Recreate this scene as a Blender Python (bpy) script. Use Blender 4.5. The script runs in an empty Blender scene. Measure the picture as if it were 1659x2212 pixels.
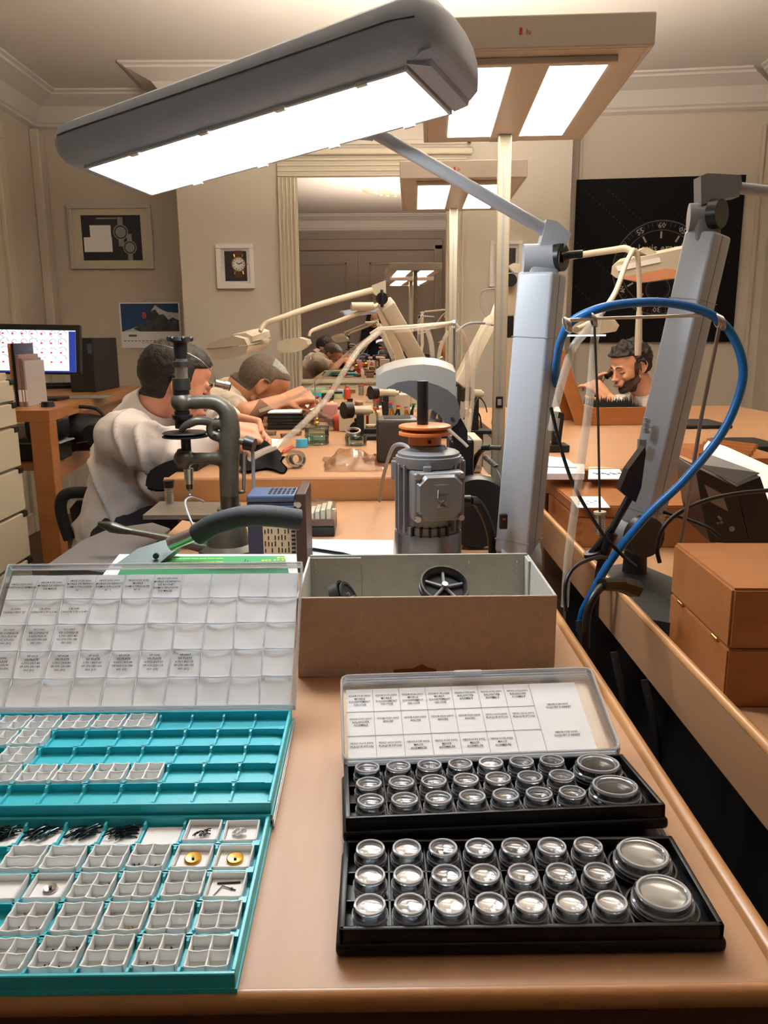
import bpy, bmesh, math, random
from mathutils import Vector, Matrix, noise, Euler
random.seed(7)
PI = math.pi
SC = bpy.context.scene
COL = SC.collection
# ---------------------------------------------------------------- camera
FPX = 1750.0
cam_d = bpy.data.cameras.new('camera')
cam = bpy.data.objects.new('camera', cam_d)
COL.objects.link(cam)
cam_d.sensor_fit = 'HORIZONTAL'
cam_d.sensor_width = 36.0
cam_d.lens = FPX / 1659.0 * 36.0
cam_d.clip_start = 0.05
CAMLOC = Vector((0, 0, 1.35))
ROT = (Matrix.Rotation(math.radians(-0.47), 3, 'Z') @ Matrix.Rotation(PI/2 - math.radians(12.3), 3, 'X')
       @ Matrix.Rotation(math.radians(-0.4), 3, 'Z'))
cam.matrix_world = Matrix.Translation(CAMLOC) @ ROT.to_4x4()
SC.camera = cam
# ---------------------------------------------------------------- world, exposure
w = bpy.data.worlds.new('world'); SC.world = w; w.use_nodes = True
w.node_tree.nodes['Background'].inputs[0].default_value = (0.9, 0.8, 0.7, 1)
w.node_tree.nodes['Background'].inputs[1].default_value = 0.05
SC.view_settings.view_transform = 'Standard'
SC.view_settings.look = 'None'
SC.view_settings.exposure = 1.15
SC.view_settings.gamma = 1.0
SC.view_settings.use_curve_mapping = False
SC.cycles.max_bounces = 10
SC.cycles.transparent_max_bounces = 24
TASK_POWER = 17.0      # near task lamp panel emission
FLOORLAMP_DOWN = 9.0   # diffusers of the two floor lamps
FLOORLAMP_UP = 68.0    # uplight opening in the top of each floor lamp

def P(x, y, Z=None, Y=None, X=None):
    """point of the room seen at pixel (x, y) of the photograph, on a given plane"""
    d = ROT @ Vector(((x - 829.5) / FPX, (1106 - y) / FPX, -1.0))
    if Z is not None: t = (Z - CAMLOC.z) / d.z
    elif Y is not None: t = Y / d.y
    else: t = X / d.x
    return CAMLOC + t * d

# ---------------------------------------------------------------- materials
def lin(c):
    return tuple(((v/255.0)/12.92 if v/255.0 <= 0.04045 else ((v/255.0+0.055)/1.055)**2.4) for v in c)
_m = {}
def mat(name, rgb, rough=0.5, metal=0.0, bump=0.0, bscale=200.0, var=0.0, vscale=20.0, emit=None, spec=0.5, coat=0.0, stretch=None):
    if name in _m: return _m[name]
    m = bpy.data.materials.new(name); m.use_nodes = True; _m[name] = m
    nt = m.node_tree; b = nt.nodes['Principled BSDF']
    c = lin(rgb)
    b.inputs['Base Color'].default_value = (*c, 1)
    b.inputs['Roughness'].default_value = rough
    b.inputs['Metallic'].default_value = metal
    b.inputs['Specular IOR Level'].default_value = spec
    b.inputs['Coat Weight'].default_value = coat
    tc = nt.nodes.new('ShaderNodeTexCoord'); src = tc.outputs['Object']
    if stretch:
        mp = nt.nodes.new('ShaderNodeMapping'); mp.inputs['Scale'].default_value = stretch
        nt.links.new(src, mp.inputs[0]); src = mp.outputs[0]
    if var > 0:
        n = nt.nodes.new('ShaderNodeTexNoise'); n.inputs['Scale'].default_value = vscale; n.inputs['Detail'].default_value = 4
        nt.links.new(src, n.inputs['Vector'])
        r = nt.nodes.new('ShaderNodeValToRGB')
        r.color_ramp.elements[0].position = 0.3; r.color_ramp.elements[1].position = 0.7
        r.color_ramp.elements[0].color = (*[v*(1-var) for v in c], 1)
        r.color_ramp.elements[1].color = (*[min(1, v*(1+var)) for v in c], 1)
        nt.links.new(n.outputs['Fac'], r.inputs[0]); nt.links.new(r.outputs[0], b.inputs['Base Color'])
    if bump > 0:
        n = nt.nodes.new('ShaderNodeTexNoise'); n.inputs['Scale'].default_value = bscale; n.inputs['Detail'].default_value = 3
        nt.links.new(src, n.inputs['Vector'])
        bp = nt.nodes.new('ShaderNodeBump'); bp.inputs['Strength'].default_value = bump; bp.inputs['Distance'].default_value = 0.002
        nt.links.new(n.outputs['Fac'], bp.inputs['Height']); nt.links.new(bp.outputs[0], b.inputs['Normal'])
    if emit:
        b.inputs['Emission Color'].default_value = (*emit[0], 1); b.inputs['Emission Strength'].default_value = emit[1]
    return m
def wood(name, rgb, rough=0.35, axis=0, contrast=0.16, scale=1.0):
    if name in _m: return _m[name]
    m = bpy.data.materials.new(name); m.use_nodes = True; _m[name] = m
    nt = m.node_tree; b = nt.nodes['Principled BSDF']; b.inputs['Roughness'].default_value = rough
    c = lin(rgb)
    tc = nt.nodes.new('ShaderNodeTexCoord'); mp = nt.nodes.new('ShaderNodeMapping')
    s = [14*scale]*3; s[axis] = 1.1*scale; mp.inputs['Scale'].default_value = s
    nt.links.new(tc.outputs['Object'], mp.inputs[0])
    n = nt.nodes.new('ShaderNodeTexNoise'); n.inputs['Scale'].default_value = 2.2; n.inputs['Detail'].default_value = 7; n.inputs['Distortion'].default_value = 0.8
    nt.links.new(mp.outputs[0], n.inputs['Vector'])
    r = nt.nodes.new('ShaderNodeValToRGB')
    r.color_ramp.elements[0].position = 0.3; r.color_ramp.elements[1].position = 0.72
    r.color_ramp.elements[0].color = (c[0]*(1-contrast*0.7), c[1]*(1-contrast), c[2]*(1-contrast*1.3), 1)
    r.color_ramp.elements[1].color = (*[min(1, v*(1+contrast*0.5)) for v in c], 1)
    nt.links.new(n.outputs['Fac'], r.inputs[0]); nt.links.new(r.outputs[0], b.inputs['Base Color'])
    n2 = nt.nodes.new('ShaderNodeTexNoise'); n2.inputs['Scale'].default_value = 30; n2.inputs['Detail'].default_value = 2
    nt.links.new(mp.outputs[0], n2.inputs['Vector'])
    bp = nt.nodes.new('ShaderNodeBump'); bp.inputs['Strength'].default_value = 0.06; bp.inputs['Distance'].default_value = 0.001
    nt.links.new(n2.outputs['Fac'], bp.inputs['Height']); nt.links.new(bp.outputs[0], b.inputs['Normal'])
    return m
def clear(name, tint=(235, 238, 240), rough=0.05, base=0.06, edge=0.75, gloss=(1, 1, 1)):
    if name in _m: return _m[name]
    m = bpy.data.materials.new(name); m.use_nodes = True; _m[name] = m
    nt = m.node_tree; nt.nodes.remove(nt.nodes['Principled BSDF']); out = nt.nodes['Material Output']
    tr = nt.nodes.new('ShaderNodeBsdfTransparent'); tr.inputs[0].default_value = (*lin(tint), 1)
    gl = nt.nodes.new('ShaderNodeBsdfGlossy'); gl.inputs['Roughness'].default_value = rough; gl.inputs[0].default_value = (*gloss, 1)
    lw = nt.nodes.new('ShaderNodeFresnel'); lw.inputs['IOR'].default_value = 1.47
    pw = nt.nodes.new('ShaderNodeMapRange'); pw.inputs['To Min'].default_value = base*0.35; pw.inputs['To Max'].default_value = edge
    nt.links.new(lw.outputs[0], pw.inputs['Value'])
    mx = nt.nodes.new('ShaderNodeMixShader')
    nt.links.new(pw.outputs[0], mx.inputs[0]); nt.links.new(tr.outputs[0], mx.inputs[1]); nt.links.new(gl.outputs[0], mx.inputs[2])
    nt.links.new(mx.outputs[0], out.inputs[0])
    return m

def frosted(name, rgb, opacity=0.5, rough=0.2):
    m = bpy.data.materials.new(name); m.use_nodes = True; _m[name] = m
    nt = m.node_tree; b = nt.nodes['Principled BSDF']; b.inputs['Base Color'].default_value = (*lin(rgb), 1); b.inputs['Roughness'].default_value = rough
    tr = nt.nodes.new('ShaderNodeBsdfTransparent'); mx = nt.nodes.new('ShaderNodeMixShader'); mx.inputs[0].default_value = opacity
    nt.links.new(tr.outputs[0], mx.inputs[1]); nt.links.new(b.outputs[0], mx.inputs[2]); nt.links.new(mx.outputs[0], nt.nodes['Material Output'].inputs[0])
    return m
# ---------------------------------------------------------------- mesh helpers
class B:
    def __init__(s): s.bm = bmesh.new()
    def box(s, x0, x1, y0, y1, z0, z1, bev=0.0, seg=2, M=None):
        r = bmesh.ops.create_cube(s.bm, size=1.0)
        vs = r['verts']
        for v in vs:
            v.co = Vector(((x0+x1)/2 + v.co.x*(x1-x0), (y0+y1)/2 + v.co.y*(y1-y0), (z0+z1)/2 + v.co.z*(z1-z0)))
        allv = list(vs)
        if bev > 0:
            es = list({e for v in vs for e in v.link_edges})
            rr = bmesh.ops.bevel(s.bm, geom=es, offset=bev, segments=seg, affect='EDGES', profile=0.5)
            allv = list({v for v in rr['verts']} | {v for v in vs if v.is_valid})
        if M is not None: bmesh.ops.transform(s.bm, matrix=M, verts=allv)
        return s
    def cbox(s, c, size, R=None, bev=0.0, seg=2):
        M = Matrix.Translation(Vector(c)) @ ((R.to_4x4()) if R is not None else Matrix.Identity(4))
        a, b_, c_ = size[0]/2, size[1]/2, size[2]/2
        return s.box(-a, a, -b_, b_, -c_, c_, bev, seg, M)
    def cyl(s, p0, p1, r0, r1=None, n=16, caps=True):
        p0, p1 = Vector(p0), Vector(p1); r1 = r0 if r1 is None else r1
        return s.loft([(p0, r0), (p1, r1)], n, caps)
    def loft(s, rings, n=16, caps=True):
        """rings: (point, radius) along one straight or bent axis"""
        pts = [Vector(p) for p, r in rings]
        return s.tube(pts, [r for p, r in rings], n, caps, smooth=0)
    def tube(s, pts, r, n=10, caps=True, smooth=6):
        pts = [Vector(p) for p in pts]
        if smooth and len(pts) > 2:
            out = []
            for i in range(len(pts)-1):
                a = pts[max(i-1, 0)]; b = pts[i]; c = pts[i+1]; d = pts[min(i+2, len(pts)-1)]
                for k in range(smooth):
                    t = k/smooth
                    out.append(0.5*((2*b)+(c-a)*t+(2*a-5*b+4*c-d)*t*t+(3*b-a-3*c+d)*t**3))
            out.append(pts[-1])
            if not isinstance(r, (int, float)):
                rr = []
                for i in range(len(r)-1):
                    for k in range(smooth): rr.append(r[i]+(r[i+1]-r[i])*k/smooth)
                rr.append(r[-1]); r = rr
            pts = out
        if isinstance(r, (int, float)): r = [r]*len(pts)
        rings = []; nrm = None
        for i, p in enumerate(pts):
            a = pts[i-1] if i > 0 else None; c = pts[i+1] if i < len(pts)-1 else None
            t = Vector((0, 0, 0))
            if a is not None and (p-a).length > 1e-9: t += (p-a).normalized()
            if c is not None and (c-p).length > 1e-9: t += (c-p).normalized()
            if t.length < 1e-9: t = Vector((0, 0, 1)) if nrm is None else last
            t.normalize(); last = t
            if nrm is None:
                nrm = t.orthogonal().normalized()
            else:
                nrm = (nrm - t*nrm.dot(t))
                if nrm.length < 1e-6: nrm = t.orthogonal()
                nrm.normalize()
            bn = t.cross(nrm)
            rings.append([s.bm.verts.new(p + (nrm*math.cos(2*PI*k/n)+bn*math.sin(2*PI*k/n))*max(r[i], 1e-5)) for k in range(n)])
        for i in range(len(rings)-1):
            for k in range(n):
                s.bm.faces.new((rings[i][k], rings[i][(k+1) % n], rings[i+1][(k+1) % n], rings[i+1][k]))
        if caps:
            s.bm.faces.new(rings[0][::-1]); s.bm.faces.new(rings[-1])
        return s
    def lathe(s, prof, c=(0, 0, 0), n=24, R=None, closed=False):
        """prof: (r, z) pairs about the local z axis"""
        c = Vector(c); rings = []
        for r, z in prof:
            ring = []
            for k in range(n):
                v = Vector((r*math.cos(2*PI*k/n), r*math.sin(2*PI*k/n), z))
                if R is not None: v = R @ v
                ring.append(s.bm.verts.new(c+v))
            rings.append(ring)
        m = len(rings)
        for i in range(m if closed else m-1):
            j = (i+1) % m
            for k in range(n):
                s.bm.faces.new((rings[i][k], rings[i][(k+1) % n], rings[j][(k+1) % n], rings[j][k]))
        if not closed:
            if prof[0][0] > 1e-6: s.bm.faces.new(rings[0][::-1])
            if prof[-1][0] > 1e-6: s.bm.faces.new(rings[-1])
        return s
    def sph(s, c, r, n=16, R=None):
        if isinstance(r, (int, float)): r = (r, r, r)
        rr = bmesh.ops.create_uvsphere(s.bm, u_segments=n, v_segments=max(6, n//2), radius=1.0)
        for v in rr['verts']:
            q = Vector((v.co.x*r[0], v.co.y*r[1], v.co.z*r[2]))
            if R is not None: q = R @ q
            v.co = Vector(c)+q
        return s
    def prism(s, pts, vec, pts2=None):
        a = [s.bm.verts.new(Vector(p)) for p in pts]
        b = [s.bm.verts.new(Vector(p)+Vector(vec)) for p in (pts2 or pts)]
        n = len(a)
        s.bm.faces.new(a[::-1]); s.bm.faces.new(b)
        for k in range(n): s.bm.faces.new((a[k], a[(k+1) % n], b[(k+1) % n], b[k]))
        return s
    def sections(s, secs, caps=True):
        """loft through equal-length closed loops"""
        R_ = [[s.bm.verts.new(Vector(p)) for p in sec] for sec in secs]
        n = len(R_[0])
        for i in range(len(R_)-1):
            for k in range(n): s.bm.faces.new((R_[i][k], R_[i][(k+1) % n], R_[i+1][(k+1) % n], R_[i+1][k]))
        if caps: s.bm.faces.new(R_[0][::-1]); s.bm.faces.new(R_[-1])
        return s
    def quad(s, *p):
        s.bm.faces.new([s.bm.verts.new(Vector(q)) for q in p]); return s
    def grid(s, f, nu, nv):
        V = [[s.bm.verts.new(Vector(f(i/nu, j/nv))) for j in range(nv+1)] for i in range(nu+1)]
        for i in range(nu):
            for j in range(nv): s.bm.faces.new((V[i][j], V[i+1][j], V[i+1][j+1], V[i][j+1]))
        return s
    def addmesh(s, me, M=None):
        n0 = len(s.bm.verts); s.bm.from_mesh(me); s.bm.verts.ensure_lookup_table()
        if M is not None: bmesh.ops.transform(s.bm, matrix=M, verts=s.bm.verts[n0:])
        return s

def O(name, b, m, parent=None, smooth=None, label=None, local=False, recalc=True):
    bm = b.bm
    if recalc: bmesh.ops.recalc_face_normals(bm, faces=bm.faces)
    if parent is not None and not local:
        MW = parent['_mw'] if '_mw' in parent else None
        Mi = WORLD[parent.name].inverted()
        bmesh.ops.transform(bm, matrix=Mi, verts=bm.verts)
    me = bpy.data.meshes.new(name); bm.to_mesh(me); bm.free()
    me.materials.append(m)
    stuffy = any(k in name for k in ('lettering', 'screen_', 'print_', '_print', 'rows', 'marks', 'pocket_welds', 'ruled_lines', 'vent_slots', 'keys', 'coil', 'spiral', 'wire_binding', 'column_marking', 'cup_rings', 'ring_clips', 'printed_', 'jar_rings', 'tick')) and parent is not None and 'panel' not in name
    if smooth is not None:
        me.polygons.foreach_set('use_smooth', [True]*len(me.polygons))
        if smooth > 0: me.set_sharp_from_angle(angle=math.radians(smooth))
    o = bpy.data.objects.new(name, me); COL.objects.link(o)
    if parent is not None:
        o.parent = parent; WORLD[o.name] = WORLD[parent.name].copy()
    else: WORLD[o.name] = Matrix.Identity(4)
    if label: o['label'] = label
    if stuffy: o['kind'] = 'stuff'
    return o
WORLD = {}
def T(name, label, cat, loc=(0, 0, 0), group=None, M=None):
    o = bpy.data.objects.new(name, None); COL.objects.link(o); o.empty_display_size = 0.02
    M = M if M is not None else Matrix.Translation(Vector(loc))
    o.matrix_world = M; WORLD[o.name] = M.copy()
    o['label'] = label; o['category'] = cat
    if group: o['group'] = group
    return o
def S(name, b, m, label, cat, group=None, smooth=None, loc=None):
    """a thing that is one mesh; its origin at its base"""
    bm = b.bm
    if loc is None:
        xs = [v.co for v in bm.verts]
        loc = Vector((sum(v.x for v in xs)/len(xs), sum(v.y for v in xs)/len(xs), min(v.z for v in xs)))
    bmesh.ops.transform(bm, matrix=Matrix.Translation(-Vector(loc)), verts=bm.verts)
    o = O(name, b, m, None, smooth); o.location = loc; WORLD[o.name] = Matrix.Translation(loc)
    o['label'] = label; o['category'] = cat
    if group: o['group'] = group
    return o
def ST(name, b, m, parent=None, smooth=None):
    o = O(name, b, m, parent, smooth)
    if parent is None: o['kind'] = 'structure'
    return o
def copy_thing(root, M, label, group=None):
    r = root.copy(); COL.objects.link(r); r.matrix_world = M; WORLD[r.name] = M.copy(); r['label'] = label
    if group: r['group'] = group
    for ch in list(root.children):
        c = ch.copy(); COL.objects.link(c); c.parent = r
        for g in list(ch.children):
            d = g.copy(); COL.objects.link(d); d.parent = c
    return r
def remesh(b, voxel, smooth=4, name='tmp'):
    bmesh.ops.recalc_face_normals(b.bm, faces=b.bm.faces)
    me = bpy.data.meshes.new(name); b.bm.to_mesh(me); b.bm.free()
    o = bpy.data.objects.new(name, me); COL.objects.link(o)
    md = o.modifiers.new('r', 'REMESH'); md.mode = 'VOXEL'; md.voxel_size = voxel
    if smooth:
        sm = o.modifiers.new('s', 'SMOOTH'); sm.factor = 0.5; sm.iterations = smooth
    dg = bpy.context.evaluated_depsgraph_get(); dg.update()
    out = bpy.data.meshes.new_from_object(o.evaluated_get(dg))
    bpy.data.objects.remove(o); bpy.data.meshes.remove(me)
    r = B(); r.bm.from_mesh(out); bpy.data.meshes.remove(out)
    return r
def text_bm(b, items):
    """items: (string, size, matrix, align) flat lettering added to one mesh"""
    cache = text_bm.cache
    for st, size, M, al in items:
        k = (st, al)
        if k not in cache:
            cu = bpy.data.curves.new('t', 'FONT'); cu.body = st; cu.size = 1.0; cu.align_x = al; cu.resolution_u = 1; cu.space_line = 1.05
            cu.offset = 0.012
            ob = bpy.data.objects.new('t', cu); COL.objects.link(ob)
            dg = bpy.context.evaluated_depsgraph_get(); dg.update()
            cache[k] = bpy.data.meshes.new_from_object(ob.evaluated_get(dg))
            bpy.data.objects.remove(ob); bpy.data.curves.remove(cu)
        b.addmesh(cache[k], M @ Matrix.Scale(size, 4))
    return b
text_bm.cache = {}
ORD = ['first', 'second', 'third', 'fourth', 'fifth', 'sixth', 'seventh', 'eighth', 'ninth', 'tenth']
def frame_M(o, ex, ey, ez=None):
    """matrix whose columns are the given axes"""
    ex = Vector(ex).normalized(); ey = Vector(ey); ey = (ey-ex*ey.dot(ex)).normalized(); ez = ex.cross(ey)
    M = Matrix((ex, ey, ez)).transposed().to_4x4(); M.translation = Vector(o); return M

# ---------------------------------------------------------------- palette
m_wall = mat('wall_plaster', (202, 194, 180), 0.85, bump=0.5, bscale=160)
m_wall2 = mat('smooth_paint', (200, 190, 174), 0.6, bump=0.06, bscale=300)
m_ceil = mat('ceiling_paint', (204, 198, 190), 0.9, bump=0.08, bscale=80)
m_trim = mat('cream_trim', (206, 196, 174), 0.45)
m_floor = wood('floor_wood', (88, 60, 42), 0.4, axis=1)
m_beech = wood('beech_laminate', (178, 136, 100), 0.44, axis=0, contrast=0.08)
m_beech2 = wood('beech_laminate_lengthwise', (178, 136, 100), 0.46, axis=1, contrast=0.08)
m_edge = wood('beech_edge', (176, 124, 78), 0.3, axis=0, contrast=0.12)
m_edge2 = wood('beech_edge_lengthwise', (188, 140, 92), 0.3, axis=1, contrast=0.1)
m_boxwood = wood('box_wood', (166, 108, 62), 0.32, axis=0, contrast=0.14)
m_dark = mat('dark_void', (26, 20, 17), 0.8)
m_black = mat('black_plastic', (14, 14, 15), 0.38)
m_blackm = mat('black_matte', (22, 21, 22), 0.75)
m_grey = mat('light_grey_paint', (164, 170, 178), 0.35, bump=0.1, bscale=900)
m_shell = mat('lamp_shell_grey', (166, 180, 204), 0.45, bump=0.12, bscale=900)
m_greyd = mat('mid_grey', (132, 134, 138), 0.45, bump=0.1, bscale=900)
m_steel = mat('steel', (190, 190, 190), 0.28, 1.0)
m_steeld = mat('dark_steel', (92, 92, 90), 0.4, 1.0)
m_alu = mat('cast_aluminium', (126, 127, 130), 0.42, 0.45, bump=0.25, bscale=500)
m_white = mat('white_plastic', (232, 230, 224), 0.4)
m_cream = mat('cream_plastic', (186, 176, 155), 0.42)
m_paper = mat('white_paper', (246, 247, 252), 0.8)
m_ink = mat('print_ink', (30, 30, 34), 0.8)
m_inkg = mat('grey_print_ink', (96, 98, 104), 0.8)
m_brass = mat('brass', (214, 168, 82), 0.25, 1.0)
m_teal = mat('turquoise_plastic', (52, 186, 204), 0.36, spec=0.5)
m_clear = clear('clear_plastic')
m_glass = clear('glass', (238, 245, 242), 0.02, 0.08, 0.9)
m_tube = frosted('translucent_tube', (222, 214, 198), 0.34, 0.15)
m_skin = mat('skin', (214, 156, 124), 0.55, bump=0.08, bscale=400, var=0.07, vscale=14)
m_skin2 = mat('tanned_skin', (196, 138, 104), 0.55, bump=0.08, bscale=400, var=0.08, vscale=14)
m_lip = mat('lips', (176, 96, 86), 0.5)
m_hair = mat('dark_brown_hair', (34, 24, 20), 0.55, bump=1.0, bscale=240, var=0.3, vscale=120)
m_hairg = mat('short_greying_hair', (92, 78, 64), 0.7, bump=0.8, bscale=300, var=0.3, vscale=150)
m_shirt = mat('white_cotton', (222, 214, 210), 0.85, bump=0.2, bscale=250)
m_shirtg = mat('beige_grey_cotton', (184, 172, 156), 0.85, bump=0.2, bscale=250)
# ================================================================ THE ROOM
CZ = 3.02
XL, XR = -2.45, 2.72
YB = 5.75      # chimney breast
YREAR = -0.75
def nx(px, Y): return P(px, 600, Y=Y).x
bx0, bx1 = nx(392, YB), nx(1226, YB)
b = B(); b.box(XL-0.2, XR+0.2, YREAR-0.2, 6.6, -0.12, 0); ST('floor', b, m_floor)
b = B(); b.box(XL-0.2, XR+0.2, YREAR-0.2, 6.6, CZ, CZ+0.12); ST('ceiling', b, m_ceil)
b = B(); b.box(bx0, bx1, YB, 6.5, 0, CZ); ST('wall_back', b, m_wall)
b = B(); b.box(XL-0.1, bx0, 6.32, 6.5, 0, CZ); ST('wall_back_left', b, m_wall2)
# the right-hand recess wall stands slightly askew
YR0, YR1 = 6.05, 5.86
b = B(); b.prism([(bx1, YR0, 0), (XR+0.1, YR1, 0), (XR+0.1, 6.5, 0), (bx1, 6.5, 0)], (0, 0, CZ)); ST('wall_back_right', b, m_wall2)
b = B(); b.box(XL-0.15, XL, YREAR, 6.5, 0, CZ); ST('wall_left', b, m_wall2)
b = B(); b.box(XR, XR+0.15, YREAR, 6.5, 0, CZ); ST('wall_right', b, m_wall2)
m_rear = mat('dimmed_rear_wall', (150, 138, 126), 0.6)  # rear wall and doors coloured darker for the dim end of the room
b = B(); b.box(XL-0.15, XR+0.15, YREAR-0.15, YREAR, 0, CZ); ST('wall_rear', b, m_rear)
# coved cornices: profile (out from the wall, down from the ceiling)
CP = [(0, 0), (0.26, 0), (0.26, -0.012), (0.235, -0.018), (0.225, -0.03), (0.20, -0.035), (0.10, -0.075), (0.055, -0.13), (0.045, -0.165), (0.03, -0.175), (0.03, -0.19), (0.012, -0.2), (0, -0.205)]
def cornice(name, a, c, n, ma=0.0, mc=0.0):
    """a, c: ends on the wall line; n: direction out of the wall; ma, mc: mitre at each end"""
    a, c, n = Vector(a), Vector(c), Vector(n).normalized(); d = (c-a).normalized()
    s0 = [a + n*u + Vector((0, 0, v)) + d*u*ma for u, v in CP]
    s1 = [c + n*u + Vector((0, 0, v)) + d*u*mc for u, v in CP]
    b = B(); b.sections([s0, s1]); return ST(name, b, m_ceil, smooth=25)
cornice('trim_1', (bx0, YB, CZ), (bx1, YB, CZ), (0, -1, 0), -1, 1)
cornice('trim_2', (XL, 6.32, CZ), (bx0, 6.32, CZ), (0, -1, 0), 1, -1)
cornice('trim_3', (bx1, YR0, CZ), (XR, YR1, CZ), (-(YR0-YR1), -(XR-bx1), 0), 1, -1)
cornice('trim_4', (XL, YREAR, CZ), (XL, 6.32, CZ), (1, 0, 0), 1, -1)
cornice('trim_5', (XR, YREAR, CZ), (XR, YR1, CZ), (-1, 0, 0), 1, -1)
cornice('trim_6', (XL, YREAR, CZ), (XR, YREAR, CZ), (0, 1, 0), 1, -1)
cornice('trim_7', (bx0, 6.32, CZ), (bx0, YB, CZ), (-1, 0, 0), 1, 1)
# baseboards
for nm, a in (('baseboard_back', (bx0, bx1, YB-0.02, YB, 0, 0.14)), ('baseboard_back_left', (XL, bx0, 6.30, 6.32, 0, 0.14)),
              ('baseboard_left', (XL, XL+0.02, YREAR, 6.3, 0, 0.14)), ('baseboard_right', (XR-0.02, XR, YREAR, 5.85, 0, 0.14))):
    b = B(); b.box(*a, bev=0.004); ST(nm, b, m_trim)
# left wall: door casing strips and a panel moulding
b = B()
for y0 in (4.30, 5.62): b.box(XL, XL+0.03, y0, y0+0.10, 0, 2.62, 0.006)
b.box(XL, XL+0.03, 4.30, 5.72, 2.62, 2.72, 0.006)
b.box(XL, XL+0.012, 4.45, 5.57, 0.2, 2.55, 0.004)
ST('trim_8', b, m_trim)
# corner pipe boxing on the left, and panel mouldings on the right recess wall
b = B(); b.box(XL, XL+0.07, 6.20, 6.32, 0, 2.80, 0.01); ST('trim_9', b, m_wall2)
def on_right(px, z, off=0.0):
    # a point on the askew right recess wall
    t = None
    d = ROT @ Vector(((px-829.5)/FPX, (1106-500)/FPX, -1))
    # solve along x: wall line from (bx1,YR0) to (XR,YR1)
    k = (YR1-YR0)/(XR-bx1)
    s_ = (YR0 - k*bx1)/(d.y - k*d.x)
    p = CAMLOC + s_*d
    return Vector((p.x, p.y-off, z))
b = B()
for px_ in (1248, 1632):
    p = on_right(px_, 0)
    b.box(p.x-0.012, p.x+0.012, p.y-0.014, p.y+0.01, 0.12, 2.72, 0.004)
ST('trim_10', b, m_wall2)
# ceiling rose seen in the mirror
b = B(); b.lathe([(0.0, -0.035), (0.05, -0.04), (0.06, -0.02), (0.14, -0.03), (0.2, -0.018), (0.30, -0.026), (0.36, -0.012), (0.40, 0.0)][::-1], (0.25, 1.35, CZ), 48)
for k in range(16):
    a = k*PI/8; b.sph((0.25+0.25*math.cos(a), 1.35+0.25*math.sin(a), CZ-0.024), (0.03, 0.03, 0.014), 8)
ST('trim_11', b, m_trim, smooth=40)
# rear wall: double door with panels, seen in the mirror
b = B()
dx0, dx1 = -1.35, 0.85
for x in (dx0-0.12, dx1): b.box(x, x+0.12, YREAR, YREAR+0.05, 0, 2.62, 0.01)
b.box(dx0-0.12, dx1+0.12, YREAR, YREAR+0.05, 2.55, 2.70, 0.01)
ST('trim_12', b, m_rear)
for i, (a, c) in enumerate(((dx0, (dx0+dx1)/2-0.003), ((dx0+dx1)/2+0.003, dx1))):
    b = B(); b.box(a, c, YREAR+0.002, YREAR+0.03, 0.01, 2.54, 0.002)
    o = ST('door_%d' % (i+1), b, m_rear)
    for z0, z1 in ((0.2, 0.95), (1.1, 2.38)):
        b = B()
        u0, u1 = a+0.16, c-0.16
        for q in ((u0, u1, z0, z0+0.03), (u0, u1, z1-0.03, z1), (u0, u0+0.03, z0, z1), (u1-0.03, u1, z0, z1)):
            b.box(q[0], q[1], YREAR+0.028, YREAR+0.042, q[2], q[3], 0.004)
        O('panel_moulding', b, m_rear, o)
    b = B(); hx = c-0.05 if i == 0 else a+0.05
    b.cyl((hx, YREAR+0.03, 1.05), (hx, YREAR+0.075, 1.05), 0.008, n=10); b.cyl((hx, YREAR+0.072, 1.05), (hx+(-0.1 if i == 0 else 0.1), YREAR+0.072, 1.05), 0.008, n=10)
    O('door_handle', b, m_steel, o, 30)

# ---------------------------------------------------------------- mirror in its fluted frame
mx0, mx1 = P(648, 600, Y=YB).x, P(962, 600, Y=YB).x
mz0, mz1 = 1.055, P(800, 383, Y=YB).z
fx0, fx1 = P(607, 600, Y=YB).x, P(1003, 600, Y=YB).x
t = T('overmantel_mirror', 'tall wall mirror in a cream fluted frame on the back wall', 'mirror', ((mx0+mx1)/2, YB, mz0-0.1))
m_mirror = mat('mirror_silver', (222, 216, 214), 0.0, 1.0)
b = B(); b.box(mx0-0.004, mx1+0.004, YB-0.012, YB-0.004, mz0-0.004, mz1+0.004); O('mirror_glass', b, m_mirror, t)
def flute(x0, x1, z0, z1, vertical=True, n=5):
    b = B(); b.box(x0, x1, YB-0.018, YB-0.001, z0, z1)
    L = (x1-x0) if vertical else (z1-z0)
    for i in range(n):
        c0 = i*L/n; wdt = L/n*0.55; dep = 0.03 if i in (0, n-1) else 0.022
        if vertical: b.box(x0+c0+0.002, x0+c0+wdt, YB-0.018-dep*0.7, YB-0.018, z0, z1, 0.003)
        else: b.box(x0, x1, YB-0.018-dep*0.7, YB-0.018, z0+c0+0.002, z0+c0+wdt, 0.003)
    return b
O('frame_side', flute(fx0, mx0, mz0-0.10, mz1), m_trim, t)
O('frame_side', flute(mx1, fx1, mz0-0.10, mz1), m_trim, t)
O('frame_top', flute(fx0, fx1, mz1, mz1+0.13, False, 4), m_trim, t)
O('frame_bottom', flute(mx0, mx1, mz0-0.10, mz0, False, 3), m_trim, t)
b = B(); b.box(fx0-0.04, fx1+0.04, YB-0.07, YB, mz1+0.13, mz1+0.17, 0.01); O('frame_cap', b, m_trim, t)
b = B()
pz0, pz1 = mz1+0.2, mz1+0.36
for q in ((fx0-0.03, fx1+0.03, pz0, pz0+0.03), (fx0-0.03, fx1+0.03, pz1-0.03, pz1), (fx0-0.03, fx0, pz0, pz1), (fx1, fx1+0.03, pz0, pz1)):
    b.box(q[0], q[1], YB-0.02, YB, q[2], q[3], 0.005)
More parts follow.
